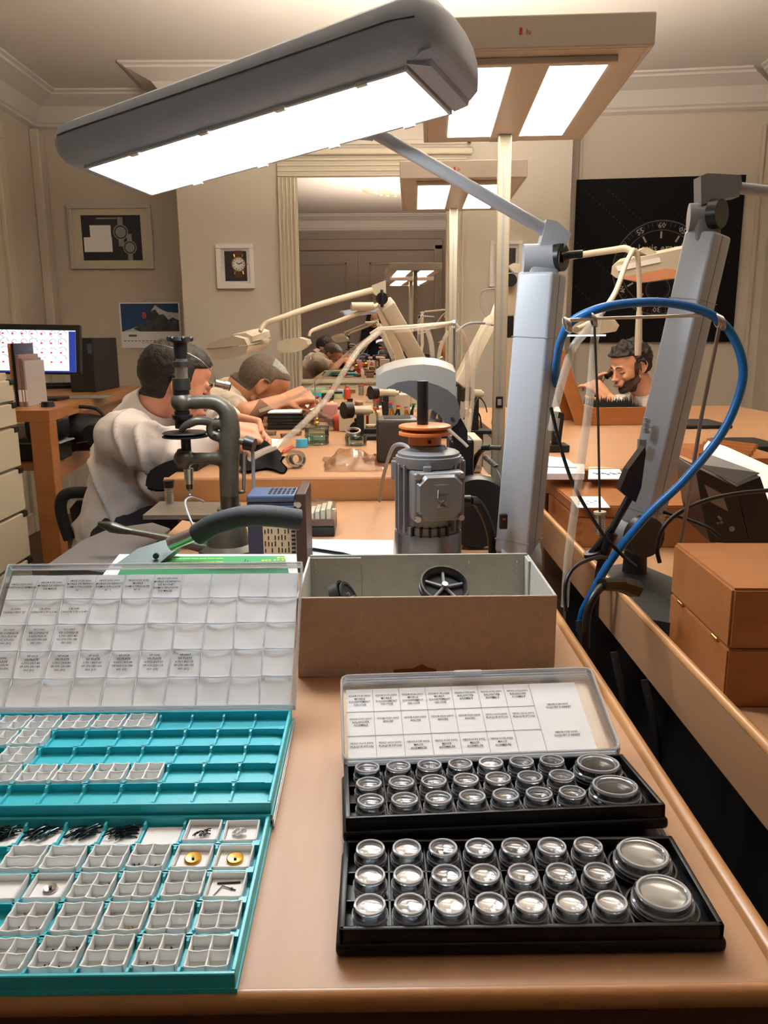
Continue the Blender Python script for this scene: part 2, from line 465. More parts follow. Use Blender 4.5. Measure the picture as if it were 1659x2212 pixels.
ST('trim_13', b, m_wall)

# ---------------------------------------------------------------- pictures on the walls
def ring_box(b, x0, x1, z0, z1, w_, y0, y1, bev=0.003):
    b.box(x0, x1, y0, y1, z0, z0+w_, bev); b.box(x0, x1, y0, y1, z1-w_, z1, bev)
    b.box(x0, x0+w_, y0, y1, z0+w_, z1-w_, bev); b.box(x1-w_, x1, y0, y1, z0+w_, z1-w_, bev)
def disc(b, c, r, y, t=0.001, n=32, r2=0.0):
    b.lathe([(r2, 0), (r, 0), (r, t), (r2, t)] if r2 > 0 else [(0.0001, 0), (r, 0), (r, t), (0.0001, t)], (c[0], y, c[1]), n, Matrix.Rotation(PI/2, 3, 'X'), closed=r2 > 0)
m_slate = mat('slate_print', (44, 46, 52), 0.6)
m_printg = mat('grey_print', (150, 150, 146), 0.6)
def lines(b, pts, r, n=6): b.tube(pts, r, n, smooth=0)
# large silver framed advert
Yw = 6.32
p0, p1 = P(157, 582, Y=Yw), P(326, 442, Y=Yw)
t = T('framed_picture', 'silver-framed dark watch print with two sheets tucked in, left wall recess', 'picture', ((p0.x+p1.x)/2, Yw, p0.z))
b = B(); ring_box(b, p0.x, p1.x, p0.z, p1.z, 0.028, Yw-0.03, Yw); O('frame', b, mat('silver_frame', (196, 192, 182), 0.35, 0.2), t)
b = B(); b.box(p0.x+0.02, p1.x-0.02, Yw-0.012, Yw-0.004, p0.z+0.02, p1.z-0.02); O('mount', b, m_trim, t)
q0, q1 = P(183, 563, Y=Yw), P(303, 465, Y=Yw)
b = B(); b.box(q0.x, q1.x, Yw-0.015, Yw-0.0121, q0.z, q1.z); pr = O('print', b, m_slate, t)
b = B()
for (cx, cy, r) in ((262, 502, 0.055), (282, 535, 0.05)):
    c = P(cx, cy, Y=Yw); disc(b, (c.x, c.z), r, Yw-0.0152, 0.0008, 28, r*0.86); disc(b, (c.x, c.z), r*0.7, Yw-0.0152, 0.0006)
    b.box(c.x-r*0.35, c.x+r*0.35, Yw-0.0158, Yw-0.0151, c.z+r*0.9, c.z+r*1.9); b.box(c.x-r*0.35, c.x+r*0.35, Yw-0.0158, Yw-0.0151, c.z-r*1.8, c.z-r*0.9)
O('printed_watch', b, m_printg, pr)
c = P(235, 472, Y=Yw); b = B(); text_bm(b, [('WATCH STUDIO', 0.03, Matrix.Translation((c.x, Yw-0.0155, c.z)) @ Matrix.Rotation(PI/2, 4, 'X'), 'CENTER')]) if False else b.box(c.x-0.09, c.x+0.06, Yw-0.0157, Yw-0.0151, c.z-0.006, c.z+0.004)
O('lettering', b, m_printg, pr)
for (a, c_) in (((185, 545), (243, 513)), ((197, 514), (240, 487))):
    u, v = P(*a, Y=Yw), P(*c_, Y=Yw); b = B(); b.box(u.x, v.x, Yw-0.018, Yw-0.0162, u.z, v.z); O('tucked_sheet', b, m_paper, t)
# small framed watch picture
Yw = YB
def watch_picture(px0, py0, px1, py1, label, dial):
    p0, p1 = P(px0, py1, Y=Yw), P(px1, py0, Y=Yw); W_, H_ = p1.x-p0.x, p1.z-p0.z
    t = T('framed_picture', label, 'picture', ((p0.x+p1.x)/2, Yw, p0.z))
    b = B(); ring_box(b, p0.x, p1.x, p0.z, p1.z, W_*0.12, Yw-0.03, Yw); O('frame', b, m_white, t)
    b = B(); b.box(p0.x+0.01, p1.x-0.01, Yw-0.012, Yw-0.004, p0.z+0.01, p1.z-0.01); O('mount', b, m_paper, t)
    b = B(); x0, x1, z0, z1 = p0.x+W_*0.22, p1.x-W_*0.2, p0.z+H_*0.17, p1.z-H_*0.16
    b.box(x0, x1, Yw-0.015, Yw-0.0121, z0, z1); pr = O('print', b, mat('dark_violet_print', (48, 38, 46), 0.6), t)
    if dial:
        cx, cz, r = (x0+x1)/2+0.02, (z0+z1)/2+0.012, (x1-x0)*0.34
        b = B(); disc(b, (cx, cz), r, Yw-0.0151, 0.002, 32, r*0.84)
        for s in (-1, 1):
            for k in (-1, 1): b.cyl((cx+k*r*0.5, Yw-0.0165, cz+s*r*0.9), (cx+k*r*0.6, Yw-0.0165, cz+s*r*1.3), 0.006, n=8)
        b.cyl((cx+r, Yw-0.016, cz), (cx+r*1.15, Yw-0.016, cz), 0.006, n=8)
        O('printed_case', b, m_brass, pr, 30)
        b = B(); disc(b, (cx, cz), r*0.84, Yw-0.0151, 0.001); O('printed_dial', b, m_paper, pr)
        b = B()
        for k in range(12):
            a = k*PI/6; b.cyl((cx+r*0.6*math.sin(a), Yw-0.0163, cz+r*0.6*math.cos(a)), (cx+r*0.76*math.sin(a), Yw-0.0163, cz+r*0.76*math.cos(a)), 0.0022, n=5)
        b.cyl((cx, Yw-0.0165, cz), (cx+r*0.5, Yw-0.0165, cz+r*0.22), 0.003, n=5); b.cyl((cx, Yw-0.0165, cz), (cx-r*0.28, Yw-0.0165, cz+r*0.2), 0.003, n=5)
        O('printed_hands', b, m_ink, pr)
        b = B()
        for s in (-1, 1): b.box(cx-r*0.5, cx+r*0.5, Yw-0.0158, Yw-0.0151, min(cz+s*r*1.1, cz+s*r*1.75), max(cz+s*r*1.1, cz+s*r*1.75))
        O('printed_strap', b, mat('brown_strap_print', (96, 58, 44), 0.6), pr)
    b = B(); b.box(p0.x+0.02, p1.x-0.02, Yw-0.021, Yw-0.0195, p0.z+0.02, p1.z-0.02); O('glass', b, clear('picture_glass', (255, 255, 255), 0.05, 0.05, 0.6), t)
    return t
watch_picture(471, 527, 548, 624, 'small white-framed picture of a wristwatch on the back wall', True)
watch_picture(1056, 520, 1128, 620, 'white-framed picture half hidden behind the cream lamp pole', False)
# calendar
Yw = 6.32
p0, p1 = P(264, 752, Y=Yw), P(388, 652, Y=Yw)
t = T('wall_calendar', 'wall calendar with a snowy mountain photograph below the silver frame', 'calendar', ((p0.x+p1.x)/2, Yw, p0.z))
b = B(); b.box(p0.x, p1.x, Yw-0.008, Yw-0.001, p0.z, p1.z); O('sheet', b, m_paper, t)
zs = p0.z+(p1.z-p0.z)*0.36
b = B(); b.box(p0.x+0.012, p1.x-0.012, Yw-0.0095, Yw-0.0081, zs, p1.z-0.012); pr = O('sky_print', b, mat('dusk_sky_print', (36, 74, 122), 0.6), t)
x0, x1 = p0.x+0.012, p1.x-0.012; W_ = x1-x0; H_ = p1.z-0.012-zs
def poly(pts, m, nm, y, th=0.0006, parent=None):
    b = B(); b.prism([(x0+u*W_, y, zs+v*H_) for u, v in pts], (0, -th, 0)); return O(nm, b, m, parent)
poly([(0, 0), (0.15, 0.08), (0.32, 0.28), (0.45, 0.42), (0.52, 0.7), (0.6, 0.95), (0.68, 0.82), (0.8, 0.7), (1, 0.66), (1, 0)], mat('rock_print', (74, 78, 84), 0.7, var=0.5, vscale=30), 'printed_mountain', Yw-0.0096, 0.0006, pr)
poly([(0.52, 0.72), (0.6, 0.95), (0.68, 0.82), (0.8, 0.7), (1, 0.66), (1, 0.4), (0.9, 0.5), (0.82, 0.42), (0.74, 0.62), (0.66, 0.6), (0.6, 0.8)], mat('snow_print', (208, 212, 218), 0.7, var=0.25, vscale=50), 'printed_snow', Yw-0.0103, 0.0006, pr)
poly([(0, 0), (0.1, 0.06), (0.3, 0.2), (0.2, 0.1), (0.32, 0.0)], _m['snow_print'], 'printed_glacier', Yw-0.0103, 0.0006, pr)
b = B(); c = Vector((x0+W_*0.4, Yw-0.0098, zs+H_*0.58)); b.sph(c, (0.02, 0.001, 0.026), 10); O('printed_flag', b, mat('red_flag_print', (190, 84, 72), 0.7), pr)
b = B()
for k in range(14): b.box(p0.x+0.02+k*0.028, p0.x+0.036+k*0.028, Yw-0.0088, Yw-0.0081, p0.z+0.05, p0.z+0.056)
b.box(p0.x+0.06, p0.x+0.12, Yw-0.0088, Yw-0.0081, p0.z+0.085, p0.z+0.1)
O('date_row', b, m_inkg, t)
b = B()
for k in range(22): b.cyl((p0.x+0.01+k*(p1.x-p0.x-0.02)/21, Yw-0.012, p1.z-0.004), (p0.x+0.01+k*(p1.x-p0.x-0.02)/21, Yw-0.002, p1.z+0.004), 0.0022, n=5)
b.tube([((p0.x+p1.x)/2-0.05, Yw-0.006, p1.z), ((p0.x+p1.x)/2, Yw-0.006, p1.z+0.025), ((p0.x+p1.x)/2+0.05, Yw-0.006, p1.z)], 0.002, 6)
O('wire_binding', b, m_steel, t)
# large black poster on the right
a0 = on_right(1241, 0); a1 = on_right(1600, 0)
zt = P(1425, 384, Y=(a0.y+a1.y)/2).z; zb = P(1410, 739, Y=(a0.y+a1.y)/2).z
ex = (a1-a0); LX = ex.length; ex.normalize(); nY = Vector((ex.y, -ex.x, 0))
def PW(u, v, off): return a0 + ex*(u*LX) + nY*off + Vector((0, 0, zb+(zt-zb)*v))
MP = frame_M(PW(0, 0, 0.0), ex, (0, 0, 1))   # x along, y up, z out of the wall
HX = zt-zb
t = T('watch_poster', 'large black poster of a chronograph dial on the right wall', 'poster', M=Matrix.Translation(PW(0.5, 0, 0)))
def lb(u0, u1, v0, v1, z0, z1):
    b = B(); b.box(u0, u1, v0, v1, z0, z1, M=MP); return b
m_poster = mat('poster_black', (13, 11, 13), 0.75, spec=0.2)
O('panel', lb(0, LX, 0, HX, 0.002, 0.022), m_poster, t)
m_pgrey = mat('poster_grey_print', (86, 80, 80), 0.6); m_plight = mat('poster_light_print', (172, 164, 156), 0.6); m_pdk = mat('poster_dark_print', (22, 19, 21), 0.75, spec=0.2)
def pdisc(b, cu, cv, r, z, r2=0, n=64):
    pr = [(r2, 0), (r, 0), (r, 0.0008), (r2, 0.0008)] if r2 > 0 else [(0.0001, 0), (r, 0), (r, 0.0008), (0.0001, 0.0008)]
    M = MP @ Matrix.Translation((cu, cv, z)); b.lathe(pr, M.translation, n, M.to_3x3(), closed=r2 > 0)
cu, cv, R0 = LX*0.525, HX*0.46, LX*0.285
b = B(); pdisc(b, cu, cv, R0, 0.0222); dial = O('printed_dial', b, m_pdk, t)
b = B(); pdisc(b, cu, cv, R0, 0.0232, R0*0.975); pdisc(b, cu, cv, R0*0.80, 0.0232, R0*0.785)
for k in range(60):
    a = k*PI/30; L_ = 0.05 if k % 5 == 0 else 0.025
    M = MP @ Matrix.Translation((cu, cv, 0.0234)) @ Matrix.Rotation(-a, 4, 'Z')
    b.box(-0.0015, 0.0015, R0*0.96-L_, R0*0.96, 0, 0.0006, M=M)
O('printed_bezel', b, m_pgrey, dial)
b = B()
for k in range(12):
    M = MP @ Matrix.Translation((cu, cv, 0.0234)) @ Matrix.Rotation(-k*PI/6, 4, 'Z'); b.box(-0.006, 0.006, R0*0.62, R0*0.76, 0, 0.0008, M=M)
items = []
for k, n_ in enumerate(('60', '05', '10', '15', '20', '25', '30', '35', '40', '45', '50', '55')):
    M = MP @ Matrix.Translation((cu, cv, 0.0246)) @ Matrix.Rotation(-k*PI/6, 4, 'Z') @ Matrix.Translation((0, R0*0.83, 0)); items.append((n_, 0.055, M, 'CENTER'))
items.append(('louis erard', 0.07, MP @ Matrix.Translation((cu, cv+R0*0.35, 0.0246)), 'CENTER'))
text_bm(b, items); O('printed_markers', b, m_plight, dial)
for (du, dv) in ((0, -0.45), (-0.45, -0.02), (0.45, -0.02)):
    b = B(); pdisc(b, cu+du*R0, cv+dv*R0, R0*0.26, 0.0236, R0*0.245)
    for k in range(24):
        M = MP @ Matrix.Translation((cu+du*R0, cv+dv*R0, 0.0236)) @ Matrix.Rotation(-k*PI/12, 4, 'Z'); b.box(-0.001, 0.001, R0*0.2, R0*0.235, 0, 0.0006, M=M)
    O('printed_counter', b, m_pgrey, dial)
b = B()
for k, (u, v) in enumerate(((0.06, 0.93), (0.2, 0.93), (0.02, 0.62), (0.02, 0.35), (0.62, 0.78))):
    for j in range(16):
        uu, vv = u*LX+j*0.024, v*HX-j*0.024*0.9
        if uu > LX-0.03 or vv < 0.03: break
        b.box(-0.007, 0.007, -0.001, 0.001, 0.0222, 0.0228, M=MP @ Matrix.Translation((uu, vv, 0)) @ Matrix.Rotation(-0.75, 4, 'Z'))
O('stitch_print', b, m_pgrey, t)
b = B()
for s in (0.0, 0.2): b.tube([MP @ Vector((cu+R0*(0.95+s*0.5), cv-R0*(0.2+s), 0.024)), MP @ Vector((cu+R0*(1.2+s*0.3), cv+R0*0.25, 0.024)), MP @ Vector((cu+R0*(0.85+s), cv+R0*(0.75+s), 0.024))], 0.006, 6)
O('printed_case_edge', b, m_pgrey, t, 40)

# ================================================================ LIGHT: two floor lamps (direct and indirect)
m_panelw = mat('warm_diffuser', (255, 240, 220), 0.5, emit=((1.0, 0.90, 0.77), FLOORLAMP_DOWN))
m_upw = mat('warm_uplight', (255, 240, 220), 0.5, emit=((1.0, 0.90, 0.77), FLOORLAMP_UP))
m_lampshell = mat('lamp_housing_grey_beige', (186, 176, 164), 0.4)
m_alup = mat('aluminium_pole', (156, 147, 128), 0.5, 0.15)
def floor_lamp(x, y, rz, label, HZ=1.915, switch=True):
    M0 = Matrix.Translation((x, y, 0)) @ Matrix.Rotation(rz, 4, 'Z')
    t = T('floor_lamp', label, 'floor lamp', M=M0, group='floor lamps behind the benches')
    def L(name, b, m, sm=None, par=None, lab=None):
        return O(name, b, m, par or t, sm, lab, local=True)
    b = B(); b.box(-0.13, 0.13, -0.16, 0.16, 0, 0.012, 0.004); L('base_plate', b, m_lampshell)
    b = B(); b.box(-0.019, 0.019, -0.019, 0.019, 0.012, HZ+0.01, 0.004)
    L('pole', b, m_alup)
    b = B(); b.box(-0.003, 0.003, -0.0205, -0.0188, 0.3, HZ-0.05); L('pole_groove', b, m_greyd)
    # head: from pole forward (towards -y)
    W2, Y0, Y1, H = 0.235, -0.72, 0.09, 0.062
    b = B()
    b.box(-W2, W2, Y0, Y0+0.012, HZ, HZ+H, 0.003); b.box(-W2, W2, Y1-0.012, Y1, HZ, HZ+H, 0.003)
    b.box(-W2, -W2+0.012, Y0+0.012, Y1-0.012, HZ, HZ+H, 0.003); b.box(W2-0.012, W2, Y0+0.012, Y1-0.012, HZ, HZ+H, 0.003)
    b.box(-0.042, 0.042, Y0+0.078, Y1-0.012, HZ-0.004, HZ+H-0.01, 0.003)
    b.box(-0.042, 0.042, Y0+0.012, Y0+0.078, HZ, HZ+0.012)
    for s in (-1, 1):
        b.box(min(s*0.165, s*(W2-0.012)), max(s*0.165, s*(W2-0.012)), Y0+0.012, Y1-0.012, HZ, HZ+0.012)
        b.box(min(s*0.042, s*0.165), max(s*0.042, s*0.165), Y0+0.012, Y0+0.08, HZ, HZ+0.012)
        b.box(min(s*0.042, s*0.165), max(s*0.042, s*0.165), 0.02, Y1-0.012, HZ, HZ+0.012)
    L('lamp_head', b, m_lampshell)
    for s in (-1, 1):
        b = B(); b.box(min(s*0.042, s*0.165), max(s*0.042, s*0.165), Y0+0.08, 0.02, HZ-0.001, HZ+0.006); L('diffuser', b, m_panelw)
    b = B()
    for s in (-1, 1): b.box(min(s*0.06, s*0.2), max(s*0.06, s*0.2), Y0+0.08, 0.0, HZ+0.03, HZ+0.036)
    L('uplight_tubes', b, m_upw)
    b = B(); b.box(-W2+0.06, W2-0.06, Y0+0.05, Y0+0.072, HZ-0.014, HZ, 0.003); L('front_baffle', b, m_lampshell)
    b = B(); b.box(-0.036, -0.03, Y0-0.0015, Y0-0.0001, HZ+0.026, HZ+0.038); L('badge', b, mat('red_badge', (196, 40, 32), 0.4), lab='small red badge')
    text_b = B(); text_bm(text_b, [('lu', 0.014, Matrix.Translation((-0.022, Y0-0.001, HZ+0.026)) @ Matrix.Rotation(PI/2, 4, 'X'), 'LEFT')]); L('badge_lettering', text_b, _m['red_badge'])
    b = B(); b.box(-0.011, 0.011, -0.0225, -0.0188, 1.13, 1.165, 0.002); sw = L('switch_plate', b, m_black)
    b = B(); b.box(-0.006, 0.006, -0.025, -0.0222, 1.138, 1.157, 0.001); O('rocker', b, m_greyd, sw, local=True)
    return t
lp1 = P(1091, 290, Z=1.915); lp2 = P(980, 449, Z=1.915)
floor_lamp(lp1.x, lp1.y, math.radians(-3.8), 'nearer floor lamp with a wide twin-panel head on a cream pole')
floor_lamp(lp2.x, lp2.y, math.radians(-2.5), 'farther floor lamp with a twin-panel head in front of the mirror')
# ================================================================ BENCHES AND FURNITURE
DZ = 0.97            # near bench top
FZ = 1.022           # far bench tops
RZ = 0.915           # right near bench surface (its rim stands 4 cm above)
def bench_legs(t, xs, ys, z, m=m_beech):
    for x in xs:
        for y in ys:
            b = B(); b.box(x-0.03, x+0.03, y-0.03, y+0.03, 0, z, 0.004); O('leg', b, m, t)
# near bench: top with a raised bead on its right edge
NX0, NX1, NY0, NY1 = -0.415, 0.252, 0.405, 1.868
t = T('workbench', 'beech-topped near workbench carrying the turquoise and black trays', 'workbench', (-0.2, 1.1, 0))
b = B(); b.box(NX0, NX1-0.012, NY0+0.006, NY1, DZ-0.028, DZ, 0.001); O('worktop', b, m_beech2, t)
b = B(); b.tube([(NX0, NY0+0.006, DZ-0.007), (NX1-0.006, NY0+0.006, DZ-0.007)], 0.0072, 12, smooth=0)
O('front_edging', b, m_edge, t, 40)
b = B(); b.box(NX0, NX1-0.006, NY0+0.001, NY0+0.008, DZ-0.03, DZ-0.009); O('front_rail', b, wood('shaded_front_rail', (80, 50, 32), 0.4, axis=0), t)  # dark brown puts the shade below the bead into the wood colour
b = B(); b.tube([(NX1-0.006, NY0+0.006, DZ-0.001), (NX1-0.006, NY1, DZ-0.001)], 0.0065, 12, smooth=0); b.box(NX1-0.0125, NX1+0.0005, NY0+0.006, NY1, DZ-0.06, DZ)
O('side_edging', b, m_edge2, t, 40)
m_front = wood('shaded_bench_front', (60, 36, 24), 0.4, axis=0)  # shaded drawer front, its darkness put into the wood colour
b = B(); b.box(NX0+0.02, NX1-0.03, NY0+0.02, NY0+0.04, DZ-0.17, DZ-0.03, 0.003); dr = O('drawer_front', b, m_front, t)
b = B(); b.cyl((-0.2, NY0+0.02, DZ-0.1), (-0.2, NY0-0.004, DZ-0.1), 0.014, 0.011, 16); O('knob', b, m_steel, dr, 30)
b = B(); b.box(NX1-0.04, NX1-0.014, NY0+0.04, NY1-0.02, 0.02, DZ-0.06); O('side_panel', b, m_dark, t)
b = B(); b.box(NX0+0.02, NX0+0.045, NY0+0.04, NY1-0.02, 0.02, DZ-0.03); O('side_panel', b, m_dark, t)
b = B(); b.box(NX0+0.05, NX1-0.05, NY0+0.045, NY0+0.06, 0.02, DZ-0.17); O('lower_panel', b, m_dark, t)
# black padded grey side board (left of the near bench)
g = [P(105, 1228, Z=0.965), P(330, 1252, Z=0.965), P(372, 1150, Z=0.965), P(330, 1137, Z=0.965), P(238, 1150, Z=0.965), P(180, 1175, Z=0.965)]
g = [Vector((min(p.x, NX0-0.003), p.y, p.z)) for p in g]
t = T('armrest_board', 'dark grey padded side board beside the near bench left edge', 'armrest', (g[0]+g[2])/2)
b = B(); b.prism([p+Vector((0, 0, 0.008)) for p in g], (0, 0, -0.03)); O('pad', b, mat('grey_leatherette', (92, 88, 86), 0.6, bump=0.3, bscale=500), t)
b = B(); c = (g[0]+g[1]+g[2]+g[3])/4; b.box(c.x-0.02, c.x+0.02, c.y-0.02, c.y+0.02, 0, 0.945, 0.003); O('support_post', b, m_black, t)
# right near bench
RX0, RX1, RY0, RY1 = 0.37, 1.35, 0.30, 1.955
t = T('workbench', 'right-hand near workbench with a raised side rim carrying the wooden boxes', 'workbench', (0.8, 1.1, 0))
b = B(); b.box(RX0+0.012, RX1, RY0, RY1, RZ-0.028, RZ); O('worktop', b, m_beech2, t)
b = B(); b.box(RX0, RX0+0.012, RY0, RY1, 0.884, 0.957, 0.002); O('side_rim', b, m_beech2, t)
b = B(); b.tube([(RX0+0.006, RY0, 0.957), (RX0+0.006, RY1, 0.957)], 0.0062, 12, smooth=0); O('rim_bead', b, m_edge2, t, 40)
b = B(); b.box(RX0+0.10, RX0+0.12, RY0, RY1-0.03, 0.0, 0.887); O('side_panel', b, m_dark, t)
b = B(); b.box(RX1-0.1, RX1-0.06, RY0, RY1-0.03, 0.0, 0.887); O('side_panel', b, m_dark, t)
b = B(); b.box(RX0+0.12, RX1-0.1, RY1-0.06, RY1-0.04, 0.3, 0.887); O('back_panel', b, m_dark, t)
# far left and far right benches
def far_bench(x0, x1, y0, y1, label, loc):
    t = T('workbench', label, 'workbench', loc)
    b = B(); b.box(x0, x1, y0+0.016, y1, FZ-0.03, FZ-0.001); O('worktop', b, m_beech, t)
    b = B(); b.box(x0, x1, y0, y0+0.016, FZ-0.056, FZ-0.004, 0.001); b.tube([(x0, y0+0.009, FZ-0.003), (x1, y0+0.009, FZ-0.003)], 0.0085, 12, smooth=0)
    O('front_edging', b, m_edge, t, 40)
    b = B(); b.box(x0+0.02, x1-0.02, y0+0.03, y0+0.05, FZ-0.17, FZ-0.05, 0.003); O('apron', b, m_front, t)
    bench_legs(t, (x0+0.05, x1-0.05), (y0+0.08, (y0+y1)/2, y1-0.06), FZ-0.03)
    return t
FX1 = 0.268
far_bench(-0.50, FX1, 1.872, 5.30, 'far left workbench cluttered with watchmaking tools up to the mirror', (-0.1, 3.5, 0))
far_bench(0.405, 1.66, 1.96, 3.76, 'far right workbench with the drill box and papers', (1.1, 3.3, 0))
# sunken shelf of the far left bench is the near bench top: a shallow lip
# side table on the left with shelf
tA = P(105, 887, Y=3.25)     # near right corner of the side table top
t = T('side_table', 'wooden side table with a shelf standing along the left wall', 'table', (tA.x-0.1, 3.9, 0))
ct = [P(32, 884, Z=tA.z), Vector((tA.x, tA.y, tA.z)), P(305, 832, Z=tA.z), P(290, 829, Z=tA.z)]
TZ = tA.z
def col(p, z): return Vector((p.x, p.y, z))
far = P(303, 833, Z=TZ)
e = (far-tA); e.z = 0; e.normalize(); nrm = Vector((-e.y, e.x, 0))
if nrm.x > 0: nrm = -nrm
fl = min(far.y, 6.25); LT = (Vector((far.x, far.y, 0))-Vector((tA.x, tA.y, 0))).length
# stand the long side parallel to its seen edge, back towards the wall
corner = tA + e*LT
pts = [Vector((XL+0.02, tA.y, TZ)), tA, Vector((corner.x, min(corner.y, 6.22), TZ)), Vector((XL+0.02, min(corner.y, 6.22), TZ))]
b = B(); b.prism(pts, (0, 0, -0.045)); O('tabletop', b, m_boxwood, t)
SZ = P(140, 1000, Y=3.3).z
pts2 = [col(p, SZ) for p in (pts[0]+Vector((0, 0.04, 0)), pts[1]+Vector((-0.03, 0.04, 0)), pts[2]+Vector((-0.04, -0.03, 0)), pts[3]+Vector((0, -0.03, 0)))]
b = B(); b.prism(pts2, (0, 0, -0.03)); O('shelf', b, m_boxwood, t)
b = B(); a_ = pts[1]+Vector((-0.03, 0.03, 0)); c_ = pts[2]+Vector((-0.05, -0.03, 0))
n3 = Vector((-e.y, e.x, 0))*0.02
for z0, z1 in ((TZ-0.12, TZ-0.045), (SZ-0.08, SZ-0.001)):
    b.prism([col(a_, z0), col(c_, z0), col(c_, z1), col(a_, z1)], n3)
O('apron', b, m_boxwood, t)
for p in (pts[1]+Vector((-0.045, 0.045, 0)), pts[2]+Vector((-0.06, -0.05, 0)), pts[0]+Vector((0.06, 0.05, 0)), pts[3]+Vector((0.06, -0.05, 0))):
    b = B(); R_ = Matrix.Rotation(math.atan2(e.y, e.x), 3, 'Z'); b.cbox((p.x, p.y, (TZ-0.045)/2), (0.09, 0.08, TZ-0.046), R_, 0.004); O('leg', b, m_boxwood, t)
# white drawer cabinet at the left edge, its drawers facing into the room
CYF = 2.90
CXF = P(46, 1000, Y=CYF).x
ztop = P(28, 805, Y=CYF).z
t = T('drawer_cabinet', 'cream metal drawer cabinet cut by the left picture edge', 'cabinet', (CXF-0.3, CYF-0.35, 0))
b = B(); b.box(CXF-0.58, CXF-0.02, CYF-0.75, CYF, 0, ztop, 0.004); O('body', b, m_cream, t)
ys = [818, 868, 920, 1008, 1102, 1202, 1310, 1420]
for i in range(len(ys)-1):
    z1, z0 = P(40, ys[i]+3, Y=CYF).z, max(0.05, P(40, ys[i+1]-3, Y=CYF).z)
    b = B(); b.box(CXF-0.019, CXF, CYF-0.75, CYF+0.0, z0, z1, 0.003); d_ = O('drawer_front', b, m_cream, t)
    b = B(); b.box(CXF-0.012, CXF+0.004, CYF-0.03, CYF+0.003, z1-0.016, z1+0.004, 0.002); O('finger_grip', b, m_black, d_)
b = B(); b.box(CXF-0.5, CXF-0.06, CYF-0.35, CYF-0.03, ztop+0.001, P(10, 742, Y=CYF-0.2).z, 0.004); S('desk_organiser', b, m_cream, 'cream organiser box standing on the drawer cabinet', 'box')
b = B(); b.box(CXF-0.30, CXF-0.02, CYF-0.55, CYF-0.37, ztop+0.001, ztop+0.05, 0.006); S('small_black_case', b, m_black, 'small black case on the drawer cabinet before the organiser', 'case')
for i, pts_ in enumerate(([(-1.75, 3.3, 0.006), (-1.55, 3.2, 0.006), (-1.38, 3.4, 0.008), (-1.42, 3.6, 0.2), (-1.5, 3.7, 0.55)], [(-1.8, 3.45, 0.006), (-1.6, 3.6, 0.01), (-1.45, 3.5, 0.006), (-1.5, 3.25, 0.006), (-1.7, 3.15, 0.006)])):
    b = B(); b.tube(pts_, 0.008, 8); S('floor_cable', b, m_cream if not i else m_blackm, ('pale cable curling up under the side table', 'dark cable lying on the floor under the side table')[i], 'cable', smooth=60, loc=pts_[0])
# monitor on the side table
def quad_box(p, th, n): # p: 4 corners, extruded backwards
    b = B(); b.prism(p, n*th); return b
mY = 3.75
c0, c1, c2, c3 = P(-55, 700, Y=mY), P(157, 703, Y=mY+0.06), P(176, 808, Y=mY+0.02), P(-50, 806, Y=mY-0.04)
t = T('monitor', 'black computer monitor showing a page of parts on the side table', 'monitor', ((c2.x+c3.x)/2, mY+0.1, TZ))
ex = (c1-c0).normalized(); up = (c0-c3).normalized(); nn = ex.cross(up).normalized()   # towards viewer?
if nn.y > 0: nn = -nn
Mw = frame_M(c3, c2-c3, c0-c3)
Wm, Hm = (c2-c3).length, (c0-c3).length*1.02
sg = 1 if (Mw.to_3x3() @ Vector((0, 0, 1))).y < 0 else -1
b = B(); b.box(0, Wm, 0, Hm, -0.03*sg if sg > 0 else 0, 0 if sg > 0 else 0.03, 0.004, M=Mw); O('casing', b, m_black, t)
m_screen = mat('lit_screen', (225, 228, 240), 0.3, emit=((0.80, 0.84, 1.0), 0.42))
m_screenb = mat('lit_screen_blue', (10, 16, 70), 0.3, emit=((0.02, 0.04, 0.25), 0.6))
def scr(u0, u1, v0, v1, z, nm, m, par):
    b = B(); b.box(u0*Wm, u1*Wm, v0*Hm, v1*Hm, z*sg, (z+0.0008)*sg, M=Mw); return O(nm, b, m, par)
sc = scr(0.03, 0.95, 0.05, 0.88, 0.0004, 'screen', m_screen, t)
scr(0.03, 0.95, 0.03, 0.06, 0.0014, 'task_bar', m_screenb, sc); scr(0.885, 0.95, 0.06, 0.86, 0.0016, 'wallpaper_strip', m_screenb, sc)
b = B()
for i in range(9):
    for j in range(4):
        u, v = 0.06+0.092*i, 0.22+0.19*j; b.box(u*Wm, (u+0.02)*Wm, v*Hm, (v+0.03)*Hm, 0.0014*sg, 0.002*sg, M=Mw)
O('screen_buttons', b, mat('red_print', (190, 40, 48), 0.5, emit=((0.5, 0.03, 0.05), 0.6)), sc)
b = B()
for i in range(9):
    for j in range(4):
        u, v = 0.05+0.092*i, 0.30+0.17*j
        M2 = Mw @ Matrix.Translation((u*Wm, v*Hm, 0.0016*sg)); r = 0.010+0.004*((i*7+j*3) % 3)
        b.tube([M2 @ Vector((r*math.cos(a)+0.016, r*math.sin(a), 0)) for a in [k*0.9 for k in range(3+(i*5+j) % 5)]], 0.0009, 4, smooth=0)
O('screen_drawings', b, mat('screen_ink', (60, 60, 70), 0.5), sc)
b = B()
for i in range(10): b.box((0.03+0.092*i)*Wm, (0.031+0.092*i)*Wm, 0.08*Hm, 0.84*Hm, 0.0013*sg, 0.0017*sg, M=Mw)
O('screen_rules', b, mat('screen_rule', (150, 154, 170), 0.5), sc)
mc = (c2+c3)/2
b = B(); b.box(mc.x-0.04, mc.x+0.04, mc.y+0.04, mc.y+0.07, TZ, mc.z+0.12, 0.004); b.box(mc.x-0.12, mc.x+0.12, mc.y-0.02, mc.y+0.14, TZ, TZ+0.014, 0.005); O('stand', b, m_black, t)
